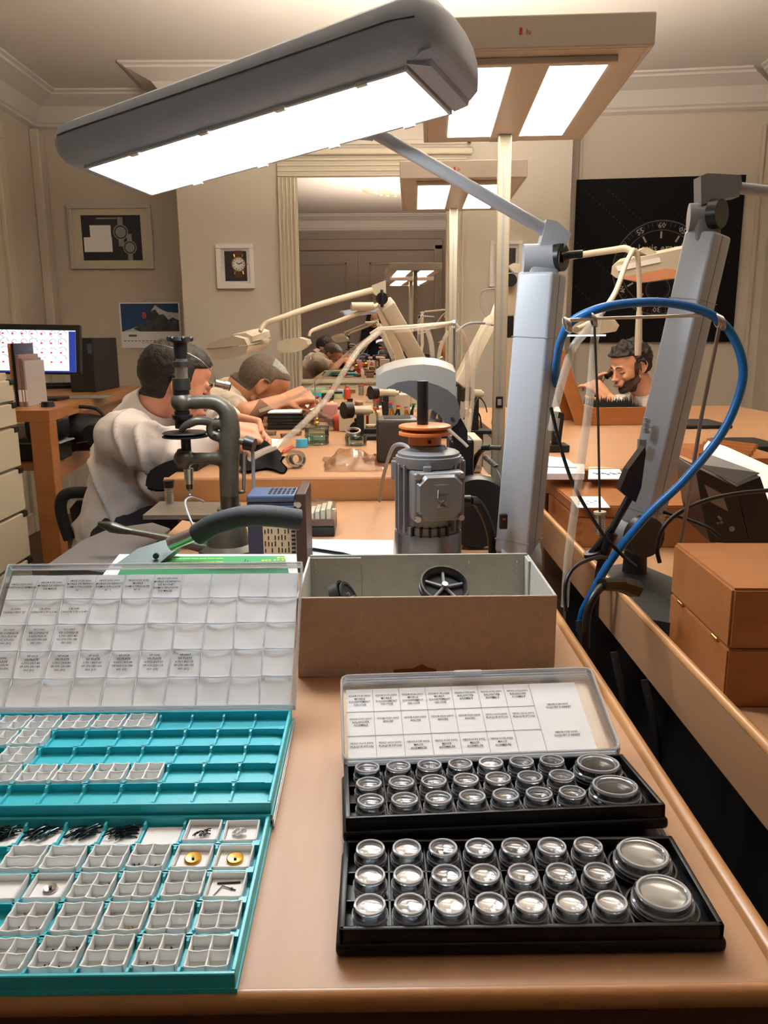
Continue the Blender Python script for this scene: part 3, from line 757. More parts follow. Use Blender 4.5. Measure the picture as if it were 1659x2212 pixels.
# computer tower
p = P(182, 845, Y=4.35)
t = T('computer_tower', 'black computer tower behind the monitor', 'computer', (p.x, 4.35, TZ))
x0, x1 = P(150, 800, Y=4.35).x, P(205, 800, Y=4.35).x; zt_ = P(180, 730, Y=4.35).z
b = B(); b.box(x0, x1, 4.35, 4.75, TZ, zt_, 0.005); O('case', b, m_blackm, t)
b = B(); b.box(x1-0.03, x1-0.008, 4.346, 4.35, TZ+0.2, zt_-0.03); O('front_strip', b, mat('tower_strip', (70, 76, 84), 0.4), t)
# keyboard, mouse
p = P(130, 838, Z=TZ)
t = T('keyboard', 'black keyboard in front of the monitor', 'keyboard', (p.x, p.y, TZ))
Mk = Matrix.Translation((p.x, p.y, TZ)) @ Matrix.Rotation(math.radians(18), 4, 'Z')
b = B(); b.box(-0.2, 0.2, -0.08, 0.08, 0.001, 0.022, 0.004, M=Mk); O('body', b, m_black, t)
b = B()
for i in range(15):
    for j in range(5): b.box(-0.19+i*0.0255, -0.168+i*0.0255, -0.07+j*0.028, -0.046+j*0.028, 0.022, 0.028, M=Mk)
O('keys', b, m_blackm, t)
p = P(205, 838, Z=TZ); b = B(); b.sph((p.x, p.y, TZ+0.016), (0.03, 0.05, 0.018), 14); S('mouse', b, m_black, 'black computer mouse right of the keyboard', 'mouse', smooth=60)
p = P(175, 858, Z=TZ); b = B(); b.box(p.x-0.14, p.x+0.14, p.y-0.1, p.y+0.1, TZ, TZ+0.003, M=None); S('desk_sheet', b, mat('grey_green_sheet', (120, 124, 112), 0.6), 'grey-green sheet lying on the side table', 'paper')
p = P(60, 872, Z=TZ); b = B(); b.box(p.x-0.14, p.x+0.1, p.y-0.05, p.y+0.06, TZ, TZ+0.004); S('desk_sheet', b, mat('grey_card', (160, 140, 124), 0.7), 'pale card sheet at the front corner of the side table', 'paper')
# books / binders between cabinet and monitor
xs = 26
for i, (w_, zt_px, m_, lab, nm) in enumerate(((7, 742, mat('orange_wood_spine', (206, 140, 84), 0.5), 'upright orange-brown board left of the spiral binder', 'upright_board'), (6, 742, m_black, 'black spiral-bound binder on the side table', 'spiral_binder'),
        (9, 766, mat('mauve_spine', (150, 122, 118), 0.6), 'mauve catalogue right of the spiral binder', 'catalogue'), (6, 774, mat('red_top_spine', (140, 110, 104), 0.6), 'narrow reddish catalogue, second from the monitor', 'catalogue'), (6, 780, mat('grey_spine', (170, 164, 158), 0.6), 'pale grey catalogue nearest the monitor', 'catalogue'))):
    yb = 3.45
    x0, x1 = P(xs, 850, Y=yb).x, P(xs+w_, 850, Y=yb).x; zt_ = P(xs, zt_px, Y=yb).z
    tt = T(nm, lab, 'book' if nm != 'upright_board' else 'board', ((x0+x1)/2, yb, TZ), group='files standing on the side table')
    b = B(); b.box(x0+0.0005, x1-0.0005, yb, yb+0.2, TZ, zt_, 0.002); O('cover', b, m_, tt)
    if nm == 'spiral_binder':
        b = B()
        for k in range(28): b.lathe([(0.007, -0.001), (0.009, -0.001), (0.009, 0.001), (0.007, 0.001)], ((x0+x1)/2, yb-0.004, TZ+0.012+k*(zt_-TZ-0.02)/28), 8, closed=True)
        O('spiral', b, m_black, tt)
    else:
        b = B(); b.box(x0+0.002, x1-0.002, yb-0.0005, yb+0.0, TZ+0.02, TZ+0.07); O('spine_label', b, m_paper, tt)
    xs += w_
# radio and router-like box on the shelf
p = P(158, 985, Z=SZ); rc = Vector((p.x, p.y+0.16, SZ))
t = T('portable_radio', 'rounded black portable radio on the side table shelf', 'radio', rc)
b = B(); b.sph((rc.x-0.02, rc.y, SZ+0.085), (0.19, 0.11, 0.085), 24); O('body', b, m_black, t, 60)
b = B(); b.tube([(rc.x-0.14, rc.y, SZ+0.12), (rc.x-0.08, rc.y, SZ+0.19), (rc.x+0.06, rc.y, SZ+0.19), (rc.x+0.11, rc.y, SZ+0.12)], 0.008, 8); O('handle', b, m_blackm, t, 40)
for s in (-1, 1):
    b = B(); b.cyl((rc.x-0.02+s*0.09, rc.y-0.075, SZ+0.085), (rc.x-0.02+s*0.09, rc.y-0.105, SZ+0.083), 0.05, 0.045, 24); O('speaker_grille', b, m_blackm, t, 30)
b = B(); b.tube([(rc.x-0.0, rc.y-0.108, SZ+0.05), (rc.x+0.09, rc.y-0.096, SZ+0.06)], 0.002, 6); O('chrome_trim', b, m_steel, t)
p = P(72, 1000, Z=SZ); yb = p.y+0.05
t = T('black_box', 'black box with small items stacked on it at the shelf left end', 'box', (p.x, yb, SZ))
b = B(); b.box(p.x-0.12, p.x+0.09, yb, yb+0.15, SZ, SZ+0.07, 0.006); O('lower_box', b, m_black, t)
b = B(); b.box(p.x-0.12, p.x+0.1, yb-0.01, yb+0.16, SZ+0.071, SZ+0.078, 0.002); O('grey_edge', b, m_greyd, t)
b = B(); b.box(p.x-0.06, p.x+0.1, yb+0.02, yb+0.14, SZ+0.079, SZ+0.19, 0.03, 3); b.cyl((p.x+0.03, yb+0.08, SZ+0.18), (p.x+0.03, yb+0.08, SZ+0.24), 0.035, 0.025, 16); O('upper_unit', b, m_black, t, 40)
# chair behind the left watchmaker
Yc = 2.28
t = T('office_chair', 'black plastic office chair behind the watchmaker with dark brown hair', 'chair', (P(185, 1165, Y=Yc).x+0.1, Yc, 0))
def chair_back(Yc):
    outer = [P(x, y, Y=Yc) for x, y in ((150, 1165), (136, 1125), (131, 1090), (140, 1070), (165, 1064), (215, 1066), (270, 1080))]
    b = B(); b.tube(outer, 0.017, 10); return b
O('backrest_rim', chair_back(Yc), m_blackm, t, 60)
bp = [P(x, y, Y=Yc+0.06) for x, y in ((150, 1100), (165, 1082), (240, 1085), (262, 1100), (262, 1180), (170, 1190))]
b = B(); b.prism(bp, (0, 0.02, 0)); O('backrest', b, m_blackm, t)
sc_ = P(215, 1235, Y=Yc+0.1)
b = B(); b.box(sc_.x-0.14, sc_.x+0.30, Yc-0.2, Yc+0.26, 0.58, 0.65, 0.03, 3); O('seat', b, m_blackm, t, 50)
b = B(); b.cyl((sc_.x+0.04, Yc+0.03, 0.08), (sc_.x+0.04, Yc+0.03, 0.56), 0.025, n=16); O('column', b, m_steeld, t, 40)
for k in range(5):
    a = k*2*PI/5+0.3; b = B(); b.tube([(sc_.x+0.04, Yc+0.03, 0.1), (sc_.x+0.04+0.3*math.cos(a), Yc+0.03+0.3*math.sin(a), 0.06)], [0.02, 0.014], 8, smooth=0); lg = O('leg', b, m_black, t, 40)
    b = B(); b.sph((sc_.x+0.04+0.3*math.cos(a), Yc+0.03+0.3*math.sin(a), 0.027), 0.027, 12); O('castor', b, m_black, lg, 60)

# ================================================================ TURQUOISE COMPARTMENT TRAYS
TW, TD, TH_ = 0.316, 0.1640, 0.0125
CW = (TW-0.008)/10; RD = (TD-0.008)/5
def blue_tray(M0, label):
    """local frame: x runs left from the right edge (negative), y from front to back, z up from the tray base"""
    t = T('compartment_tray', label, 'tray', M=M0)
    def L(nm, b, m, par=None, sm=None): return O(nm, b, m, par or t, sm, local=True)
    b = B(); b.box(-TW+0.002, -0.002, 0.002, TD-0.002, 0, 0.0040); L('floor', b, m_teal)
    b = B()
    for q in ((-TW, 0, 0, 0.003), (-TW, 0, TD-0.003, TD), (-TW, -TW+0.003, 0.003, TD-0.003), (-0.003, 0, 0.003, TD-0.003)):
        b.box(q[0], q[1], q[2], q[3], 0, TH_, 0.0006, 1)
    b.box(-TW-0.001, 0.001, -0.001, TD+0.001, 0, 0.003)
    L('rim', b, m_teal)
    for r in range(1, 5):
        y = 0.004+RD*r; b = B()
        b.box(-TW+0.003, -0.003, y-0.0007, y+0.0007, 0.002, TH_-0.002)
        for c in range(1, 10):
            b.cyl((-0.004-CW*c, y, 0.002), (-0.004-CW*c, y, TH_-0.002), 0.0028, 0.0024, 8)
        b.box(-0.009, -0.0035, y-0.003, y+0.003, 0.006, TH_-0.0012)
        L('cross_divider', b, m_teal)
    for c in range(1, 10):
        x = -0.004-CW*c; b = B()
        for r in range(5):
            y0, y1 = 0.004+RD*r, 0.004+RD*(r+1)
            # each rib dips in the middle of its compartment
            pts = [(x, y0+0.001, 0.002), (x, y1-0.001, 0.002), (x, y1-0.001, TH_-0.002), (x, y1-0.005, TH_-0.0025), (x, y1-0.008, TH_-0.0055), (x, y0+0.008, TH_-0.0055), (x, y0+0.005, TH_-0.0025), (x, y0+0.001, TH_-0.002)]
            b.prism([(p[0]-0.0009, p[1], p[2]) for p in pts], (0.0018, 0, 0))
        L('divider_rib', b, m_teal)
    return t
MBT1 = Matrix.Translation((-0.0865, P(503, 2104, Z=DZ+TH_).y, DZ))
MBT2 = Matrix.Translation((-0.0862, P(585, 1735, Z=DZ+0.008+TH_).y, DZ+0.008))
tray1 = blue_tray(MBT1, 'turquoise compartment tray at the front left with brass discs and blades in it')
tray2 = blue_tray(MBT2, 'turquoise compartment tray behind the front one, with its labelled lid open')
# lids: open shallow clear boxes with a printed sheet. local: x left, y up the lid, z towards the viewer/inside
def lid_shell(W, D, h=0.010, th=0.0012, lip=True):
    b = B(); b.box(-W, 0, 0, D, -th, 0, 0.0)
    for q in ((-W, 0, 0, th), (-W, 0, D-th, D), (-W, -W+th, th, D-th), (-th, 0, th, D-th)):
        b.box(q[0], q[1], q[2], q[3], 0, h, 0.0003, 1)
    return b
def lid_rails(W, D, h=0.010, r=0.0011):
    b = B()
    P4 = [(-W, 0, h), (0, 0, h), (0, D, h), (-W, D, h), (-W, 0, h)]
    for i in range(4): b.tube([P4[i], P4[i+1]], r, 6, smooth=0)
    P4 = [(-W, 0, 0), (0, 0, 0), (0, D, 0), (-W, D, 0), (-W, 0, 0)]
    for i in range(4): b.tube([P4[i], P4[i+1]], r, 6, smooth=0)
    for x in (-W, 0):
        for y in (0, D): b.tube([(x, y, 0), (x, y, h)], r, 6, smooth=0)
    return b
m_clearedge = frosted('clear_plastic_edge', (226, 226, 232), 0.42, 0.12)
m_weld = frosted('pocket_film_weld', (240, 242, 248), 0.75, 0.25)
# blue tray 2 lid: hinged behind the tray, leaning back at ~43 degrees
A = math.radians(42.3)
ML2 = Matrix.Translation((-0.0835, 0.741, 0.990)) @ Matrix.Rotation(A, 4, 'X')
WL = WORLD[tray2.name].inverted() @ ML2
b = lid_shell(TW+0.004, 0.164); bmesh.ops.transform(b.bm, matrix=ML2, verts=b.bm.verts); lid = O('lid', b, m_clear, tray2, label='clear lid standing open with a printed sheet')
b = lid_rails(TW+0.004, 0.164); bmesh.ops.transform(b.bm, matrix=ML2, verts=b.bm.verts); O('lid_edges', b, m_clearedge, lid, 40)
def sheet_grid(M, x0, x1, y0, y1, nc, nr, z=0.0008, wav=0.0):
    b = B(); b.grid(lambda u, v: M @ Vector((x0+(x1-x0)*u, y0+(y1-y0)*v, z + wav*(math.sin(u*31+v*3)*math.sin(v*17+u*2)))), 60 if wav else 1, 30 if wav else 1); return b
W_ = TW+0.004
sx0, sx1, sy0, sy1 = -W_+0.003, -0.004, 0.004, 0.156
O('label_sheet', sheet_grid(ML2, sx0, sx1, sy0, sy1, 10, 5, wav=0.00035), m_paper, lid, 60)
cw, rh = (sx1-sx0)/10, (sy1-sy0)/5
b = B()
for c in range(1, 10): b.box(sx0+cw*c-0.0001, sx0+cw*c+0.0001, sy0, sy1, 0.0012, 0.0014, M=ML2)
for r in range(1, 5): b.box(sx0, sx1, sy0+rh*r-0.0001, sy0+rh*r+0.0001, 0.0012, 0.0014, M=ML2)
O('ruled_lines', b, m_inkg, lid)
# clear film pockets (raised welded ribs over the sheet)
b = B()
for c in range(1, 10):
    for r in range(5):
        x = sx0+cw*c; jitter = 0.0008*math.sin(c*3+r*5)
        b.tube([(ML2 @ Vector((x+jitter, sy0+rh*r+0.002, 0.0022))), (ML2 @ Vector((x+jitter*0.3, sy0+rh*(r+0.5), 0.003))), (ML2 @ Vector((x-jitter, sy0+rh*(r+1)-0.001, 0.0022)))], 0.0006, 5)
for r in range(1, 5):
    for c in range(10):
        y = sy0+rh*r; jj = 0.0008*math.sin(c*2.1+r)
        b.tube([ML2 @ Vector((sx0+cw*c+0.001, y+jj, 0.0022)), ML2 @ Vector((sx0+cw*(c+0.5), y-0.0012+jj, 0.0032)), ML2 @ Vector((sx0+cw*(c+1)-0.001, y+jj*0.5, 0.0022))], 0.0006, 5)
O('pocket_welds', b, m_weld, lid, 60)
def ls(lines_): return lines_
lab_rows = {
 4: {0: ['08022.0220.0001', 'POSITION D\'ARMAGE'], 1: ['08024.0135.0001', 'MOBILE DE RENVOI', 'DE MASSE'], 2: ['08035.0135.0001', 'MOBILE DE RENVOI', 'DEMULTIPLICATIF', 'N° 1'],
     3: ['08033.0330.0001', 'MOBILE DE RENVOI', 'DEMULTIPLICATIF', 'N° 2'], 4: ['08033.0135.0002', 'MOBILE', 'DEMULTIPLICATIF', 'N° 3'], 5: ['08035.0135.0001', 'MOBILE DE RENVOI', 'DE ROCHET', 'DEMULTIPLICATIF', 'DE MASSE']},
 3: {0: ['CL.0003', 'CLINQUANT N°'], 1: ['CA.0006', 'CANON 1.70 x 0.46'], 2: ['CA.0041', 'CANON 1.70 x 0.49']},
 2: {0: ['VC.0001', 'VIS CONIQUE', '0.70/1.05/0.96', 'VC.070.050', '001 (01)'], 1: ['VC.0001', 'VIS CONIQUE', '0.60/0.90/0.95', 'VC.060.090.095', '001 (01)'], 2: ['VC.0007', 'VIS CONIQUE', '0.70/1.00/1.40', 'VC.070.100.140', '001 (01)']},
 1: {0: ['VP.0006', 'VIS PLATE', '0.70/1.20/0.95', 'VP.070.120.095'], 1: ['VP.0013', 'VIS PLATE', '0.70/1.30/1.40', 'VP.070.130.140', '001 (01)'], 2: ['VP.0024', 'VIS PLATE', '0.70/1.20/0.80', 'VP.070.120.080', '001 (01)'], 3: ['VP.0025', 'VIS PLATE', '0.70/1.80/1.60', 'VP.070.180.160', '001 (01)'],
     4: ['VP.0058', 'VIS PLATE', '0.60/1.10/1.08', 'VP.060.110.108', '001 (01)'], 5: ['VP.0066', 'VIS PLATE', '0.70/2.20/1.15', 'VP.070.220.115', '001 (01)'], 6: ['VP.0067', 'VIS PLATE', '0.70/1.80/1.35', 'VP.070.180.135', '001 (01)']}}
items = []
for r, d_ in lab_rows.items():
    for c, st in d_.items():
        n_ = len(st); lh = 0.0036
        for k, s_ in enumerate(st):
            yy = sy0+rh*(r+0.62)+lh*(n_/2-k-1)*1.08-0.001
            items.append((s_, 0.0033, ML2 @ Matrix.Translation((sx0+cw*(c+0.45), yy, 0.0016)), 'CENTER'))
b = B(); text_bm(b, items); O('lettering', b, m_ink, lid, recalc=False)
# the front tray's own lid lies flat beneath the rear tray
ML1 = Matrix.Translation((-0.0845, 0.574, DZ+0.0015))
b = lid_shell(TW+0.010, 0.172, 0.0055); bmesh.ops.transform(b.bm, matrix=ML1, verts=b.bm.verts); lid1 = O('lid', b, m_clear, tray1, label='clear lid lying flat under the rear tray')
b = lid_rails(TW+0.010, 0.172, 0.0055, 0.0009); bmesh.ops.transform(b.bm, matrix=ML1, verts=b.bm.verts); O('lid_edges', b, m_clearedge, lid1, 40)

# contents of the compartments
m_insert = mat('frosted_insert', (252, 253, 253), 0.4, spec=0.4)
_nt = m_insert.node_tree; _tl = _nt.nodes.new('ShaderNodeBsdfTranslucent'); _tl.inputs[0].default_value = (0.97, 0.98, 0.98, 1)
_mx = _nt.nodes.new('ShaderNodeMixShader'); _mx.inputs[0].default_value = 0.3
_nt.links.new(_nt.nodes['Principled BSDF'].outputs[0], _mx.inputs[1]); _nt.links.new(_tl.outputs[0], _mx.inputs[2]); _nt.links.new(_mx.outputs[0], _nt.nodes['Material Output'].inputs[0])
m_lining = mat('white_foam_lining', (238, 238, 240), 0.8)
def four_insert(n):
    """translucent white insert with n pockets, built on its own base"""
    b = B(); s = 0.0128; h = 0.0078
    b.box(-s+0.001, s-0.001, -s+0.001, s-0.001, 0, 0.0012)
    for (x0, x1, y0, y1) in ((-s, s, -s, -s+0.0007), (-s, s, s-0.0007, s), (-s, -s+0.0007, -s, s), (s-0.0007, s, -s, s), (-s, s, -0.0005, 0.0005)): b.box(x0, x1, y0, y1, 0, h)
    if n == 4: b.box(-0.0005, 0.0005, -s, s, 0, h)
    # rolled top lips
    for y in (-s, 0, s): b.tube([(-s, y, h+0.0006), (-s*0.5, y, h-0.0004), (0, y, h+0.0006), (s*0.5, y, h-0.0004), (s, y, h+0.0006)], 0.0007, 5, smooth=2)
    for x in ((-s, 0, s) if n == 4 else (-s, s)): b.tube([(x, -s, h+0.0006), (x, -s*0.5, h-0.0004), (x, 0, h+0.0006), (x, s*0.5, h-0.0004), (x, s, h+0.0006)], 0.0007, 5, smooth=2)
    return b
def open_insert():
    b = B(); s = 0.0130; h = 0.0078
    b.box(-s+0.001, s-0.001, -s+0.001, s-0.001, 0, 0.0012)
    for (x0, x1, y0, y1) in ((-s, s, -s, -s+0.0012), (-s, s, s-0.0012, s), (-s, -s+0.0012, -s, s), (s-0.0012, s, -s, s)): b.box(x0, x1, y0, y1, 0, h, 0.0004, 1)
    return b
protos = {}
def cell(Mt, r, c, dx=0.0, dy=0.0, rz=0.0):
    """r: row from the front, c: column from the right"""
    return Mt @ Matrix.Translation((-0.004-CW*(c+0.5)+dx, 0.004+RD*(r+0.5)+dy, 0.0041)) @ Matrix.Rotation(rz, 4, 'Z')
ROWN = ['front row', 'second row from the front', 'middle row', 'second row from the back', 'back row']
def coln(c): return ['right-hand end', 'second from the right', 'third from the right', 'fourth from the right', 'fifth from the right', 'sixth from the right', 'seventh from the right', 'eighth from the right', 'ninth from the right', 'left-hand end'][c]
m_bits = mat('dark_screws', (74, 70, 64), 0.35, 0.8)
def put_insert(kind, Mt, r, c, trayname, bits=None):
    rz = random.uniform(-0.03, 0.03); dx = random.uniform(-0.001, 0.001)
    M = cell(Mt, r, c, dx, random.uniform(-0.001, 0.001), rz)
    word = {4: 'white four-pocket insert', 2: 'white two-pocket insert', 1: 'white open insert'}[kind]
    lab = '%s, %s turquoise tray, %s, %s' % (word, trayname, ROWN[r], coln(c))
    if kind not in protos:
        t = T('tray_insert', lab, 'insert', M=M, group='white inserts in the turquoise trays')
        O('pockets', four_insert(kind) if kind in (2, 4) else open_insert(), m_insert, t, local=True)
        protos[kind] = t
    else:
        t = copy_thing(protos[kind], M, lab)
        t['group'] = 'white inserts in the turquoise trays'
    if bits:
        rnd = random.Random(r*31+c); b = B()
        for k in range(bits[1]):
            x = rnd.choice((-1, 1))*rnd.uniform(0.002, 0.010); y = rnd.choice((-1, 1))*rnd.uniform(0.002, 0.010)
            q = M @ Vector((x, y, 0.0017)); b.cyl(q, q+Vector((rnd.uniform(-.001, .001), 0.0008, 0.0009)), 0.0006, 0.0005, 6)
        o = S('watch_screws', b, bits[0], 'tiny %s screws in the %s tray insert, %s, %s' % (bits[2], trayname, ROWN[r], coln(c)), 'screws'); o['kind'] = 'stuff'
    return M
for r, cs in ((4, (4, 5, 6, 7, 8, 9)), (3, (7, 8)), (2, (7,)), (1, (3, 4, 5, 6, 7))):
    for c in cs: put_insert(4, MBT2, r, c, 'rear', (m_bits, 12, 'dark') if (r, c) == (4, 5) else None)
for r, cs in ((0, (0, 1, 2, 3, 4)), (1, (0, 1, 2, 3, 4)), (2, (1, 2, 3)), (3, (2, 3))):
    for c in cs:
        bits = {(0, 3): (m_bits, 12, 'dark'), (1, 2): (m_brass, 8, 'gold'), (1, 4): (m_brass, 8, 'gold'), (3, 2): (m_bits, 4, 'dark'), (0, 1): (m_bits, 4, 'dark'), (2, 3): (m_bits, 4, 'dark')}.get((r, c))
        put_insert(4, MBT1, r, c, 'front', bits)
for c in (4, 5): put_insert(2, MBT1, 3, c, 'front')
def lining_at(M, lab, s=0.0112, z=0.0013):
    b = B(); b.box(-s, s, -s, s, z, z+0.0016, M=M); return S('foam_lining', b, m_lining, lab, 'lining', 'white linings in the front turquoise tray')
for r, c in ((4, 0), (4, 1), (3, 0), (3, 1), (2, 0), (2, 4), (2, 5)):
    M = put_insert(1, MBT1, r, c, 'front'); lining_at(M, 'white foam lining inside the open insert, %s, %s' % (ROWN[r], coln(c)))
for c in (2, 3, 4, 5, 6):
    M = cell(MBT1, 4, c); lining_at(M, 'white lining lying in the back row compartment, %s' % coln(c), 0.0135, 0.0)
def disc_at(M, m, r, lab):
    t = T('disc_rotor', lab, 'watch part', M.translation+Vector((0, 0, 0.0034)))
    b = B(); b.lathe([(0.0006, 0.0), (r, 0.0), (r, 0.0012), (r*0.86, 0.0018), (0.0016, 0.001), (0.0006, 0.001)], M.translation+Vector((-0.001, 0.001, 0.0034)), 36, Matrix.Rotation(0.12, 3, 'X')); O('disc', b, m, t, 30)
    b = B(); b.lathe([(0.0001, 0), (0.0011, 0), (0.0011, 0.0022), (0.0001, 0.0022)], M.translation+Vector((-0.001, 0.001, 0.0036)), 12, Matrix.Rotation(0.12, 3, 'X')); O('hub', b, m_steeld, t, 30)
disc_at(cell(MBT1, 3, 1, 0.001, 0.001), m_brass, 0.0062, 'shiny brass disc in the left of the two open inserts with discs')
disc_at(cell(MBT1, 3, 0, 0.001, 0.0), m_brass, 0.0062, 'shiny brass disc in the right-hand open insert below the white shavings')
disc_at(cell(MBT1, 2, 4, 0.002, 0.001), m_steel, 0.0048, 'small silver disc alone in an open insert of the front tray')
def sticks(M, n, L_, m, lab, nm, seed, spread=0.009, r=0.0005, z=0.0034, oy=0, kind=None, amp=1.0):
    rnd = random.Random(seed); b = B()
    for k in range(n):
        a = rnd.gauss(0.6, 0.35*amp); x = rnd.uniform(-spread, spread); y = rnd.uniform(-spread*0.6, spread*0.6)+oy
        z_ = z+rnd.uniform(0, 0.003)
        p = M @ Vector((x-math.cos(a)*L_/2, y-math.sin(a)*L_/2, z_)); q = M @ Vector((x+math.cos(a)*L_/2, y+math.sin(a)*L_/2, z_+rnd.uniform(-0.001, 0.001)))
        mid = (p+q)/2+Vector((0, 0, 0.0012)); b.tube([p, mid, q], r, 5, smooth=2)
    o = S(nm, b, m, lab, 'watch parts', smooth=60)
    if n > 5: o['kind'] = 'stuff'
m_blade = mat('blued_steel_springs', (60, 78, 84), 0.25, 0.9)
for c in (3, 4, 5, 6): sticks(cell(MBT1, 4, c), 42, 0.013, m_blade, 'heap of dark steel springs in the front tray back row, %s' % coln(c), 'spring_heap', c, 0.008, 0.0005, 0.002, 0.005)
sticks(cell(MBT1, 4, 1), 14, 0.005, m_steeld, 'few dark steel pieces in the open insert, back row, second from the right', 'steel_pieces', 21, 0.005)
sticks(cell(MBT1, 4, 0, -0.002), 20, 0.005, mat('bright_shavings', (235, 235, 235), 0.3, 0.4), 'pile of bright white clips in the open insert at the back right', 'clip_pile', 22, 0.004, 0.0007)
def hand_pair():
    M = cell(MBT1, 2, 0); b = B()
    b.tube([M @ Vector((-0.009, -0.008, 0.0035)), M @ Vector((-0.004, 0.003, 0.0038)), M @ Vector((0.006, -0.001, 0.0035))], 0.0005, 6, smooth=0)
    b.tube([M @ Vector((-0.008, 0.006, 0.0035)), M @ Vector((0.008, 0.007, 0.0035))], 0.0007, 6, smooth=0); b.sph(M @ Vector((0.003, 0.0, 0.0037)), 0.001, 8)
    S('winding_spindles', b, m_steeld, 'two thin dark stems crossed in the open insert at the tray right edge', 'watch parts')
hand_pair()

# ================================================================ BLACK TRAYS WITH CLEAR CUPS
BW, BD, BH = 0.241, 0.093, 0.019
m_trayb = mat('black_tray_plastic', (9, 9, 11), 0.36, spec=0.3, bump=0.05, bscale=700)
def black_tray(M0, label):
    t = T('cup_tray', label, 'tray', M=M0)
    def L(nm, b, m, par=None, sm=None): return O(nm, b, m, par or t, sm, local=True)
    b = B(); b.box(-0.002, BW+0.002, -0.002, BD+0.002, 0, 0.009, 0.003, 3); L('base', b, m_trayb, sm=40)
    b = B()
    r = 0.004
    for q in ((0, BW, 0, r), (0, BW, BD-r, BD), (0, r, 0, BD), (BW-r, BW, 0, BD)): b.box(q[0], q[1], q[2], q[3], 0.006, BH, 0.0012, 2)
    L('rim', b, m_trayb, sm=40)
    for i in range(1, 8):
        b = B(); x = 0.0065+0.0258*i; b.box(x-0.0006, x+0.0006, r, BD-r, 0.009, 0.0145); L('divider', b, m_trayb)
    for j in range(1, 3):
        b = B(); y = 0.0035+0.0288*j; b.box(r, 0.187, y-0.0006, y+0.0006, 0.009, 0.0145); L('divider', b, m_trayb)
    b = B()
    for cy in (0.026, 0.067): b.lathe([(0.0222, 0.009), (0.0235, 0.009), (0.0235, 0.013), (0.0222, 0.013)], (0.211, cy, 0), 40, closed=True)
    L('round_well', b, m_trayb, sm=40)
    return t
MK1 = Matrix.Translation((-0.0265, 0.4365, DZ+0.0005))
tilt = math.atan2(0.010, BD)
MK2 = Matrix.Translation((-0.0255, 0.5315, DZ+0.0150)) @ Matrix.Rotation(math.radians(3.1), 4, 'Z') @ Matrix.Rotation(-tilt*0.9, 4, 'X')
bt1 = black_tray(MK1, 'black tray of clear round cups at the very front of the bench')
bt2 = black_tray(MK2, 'black tray of clear round cups behind the front one, with its labelled lid open')
def lid_black(t, M, W, D, h, lab):
    b = B(); b.box(0, W, 0, D, -0.0012, 0, 0)
    for q in ((0, W, 0, 0.0012), (0, W, D-0.0012, D), (0, 0.0012, 0.0012, D-0.0012), (W-0.0012, W, 0.0012, D-0.0012)): b.box(q[0], q[1], q[2], q[3], 0, h, 0.0003, 1)
    bmesh.ops.transform(b.bm, matrix=M, verts=b.bm.verts); l = O('lid', b, m_clear, t, label=lab)
    b = B()
    def loop(z, o=0.0, cr=0.007, r=0.0013):
        pts = []
        for (cx, cy, a0) in ((W-cr, cr, -90), (W-cr, D-cr, 0), (cr, D-cr, 90), (cr, cr, 180)):
            for k in range(5):
                a = math.radians(a0+k*22.5); pts.append((cx+(cr+o)*math.cos(a), cy+(cr+o)*math.sin(a), z))
        pts.append(pts[0]); b.tube(pts, r, 6, smooth=0)
    loop(h); loop(0); loop(h*0.45, 0.0, 0.007, 0.0007)
    b.box(W*0.45, W*0.56, D-0.001, D+0.004, h*0.4, h*0.9, 0.0008)
    bmesh.ops.transform(b.bm, matrix=M, verts=b.bm.verts); O('lid_edges', b, m_clearedge, l, 40)
    return l
Rk = MK2.to_3x3()
hinge = MK2 @ Vector((0, BD+0.002, 0.016))
MLb = Matrix.Translation(hinge) @ Matrix.Rotation(math.radians(3.1), 4, 'Z') @ Matrix.Rotation(math.radians(22), 4, 'X')
lidb = lid_black(bt2, MLb, 0.239, 0.097, 0.009, 'clear lid lying open with a printed sheet')
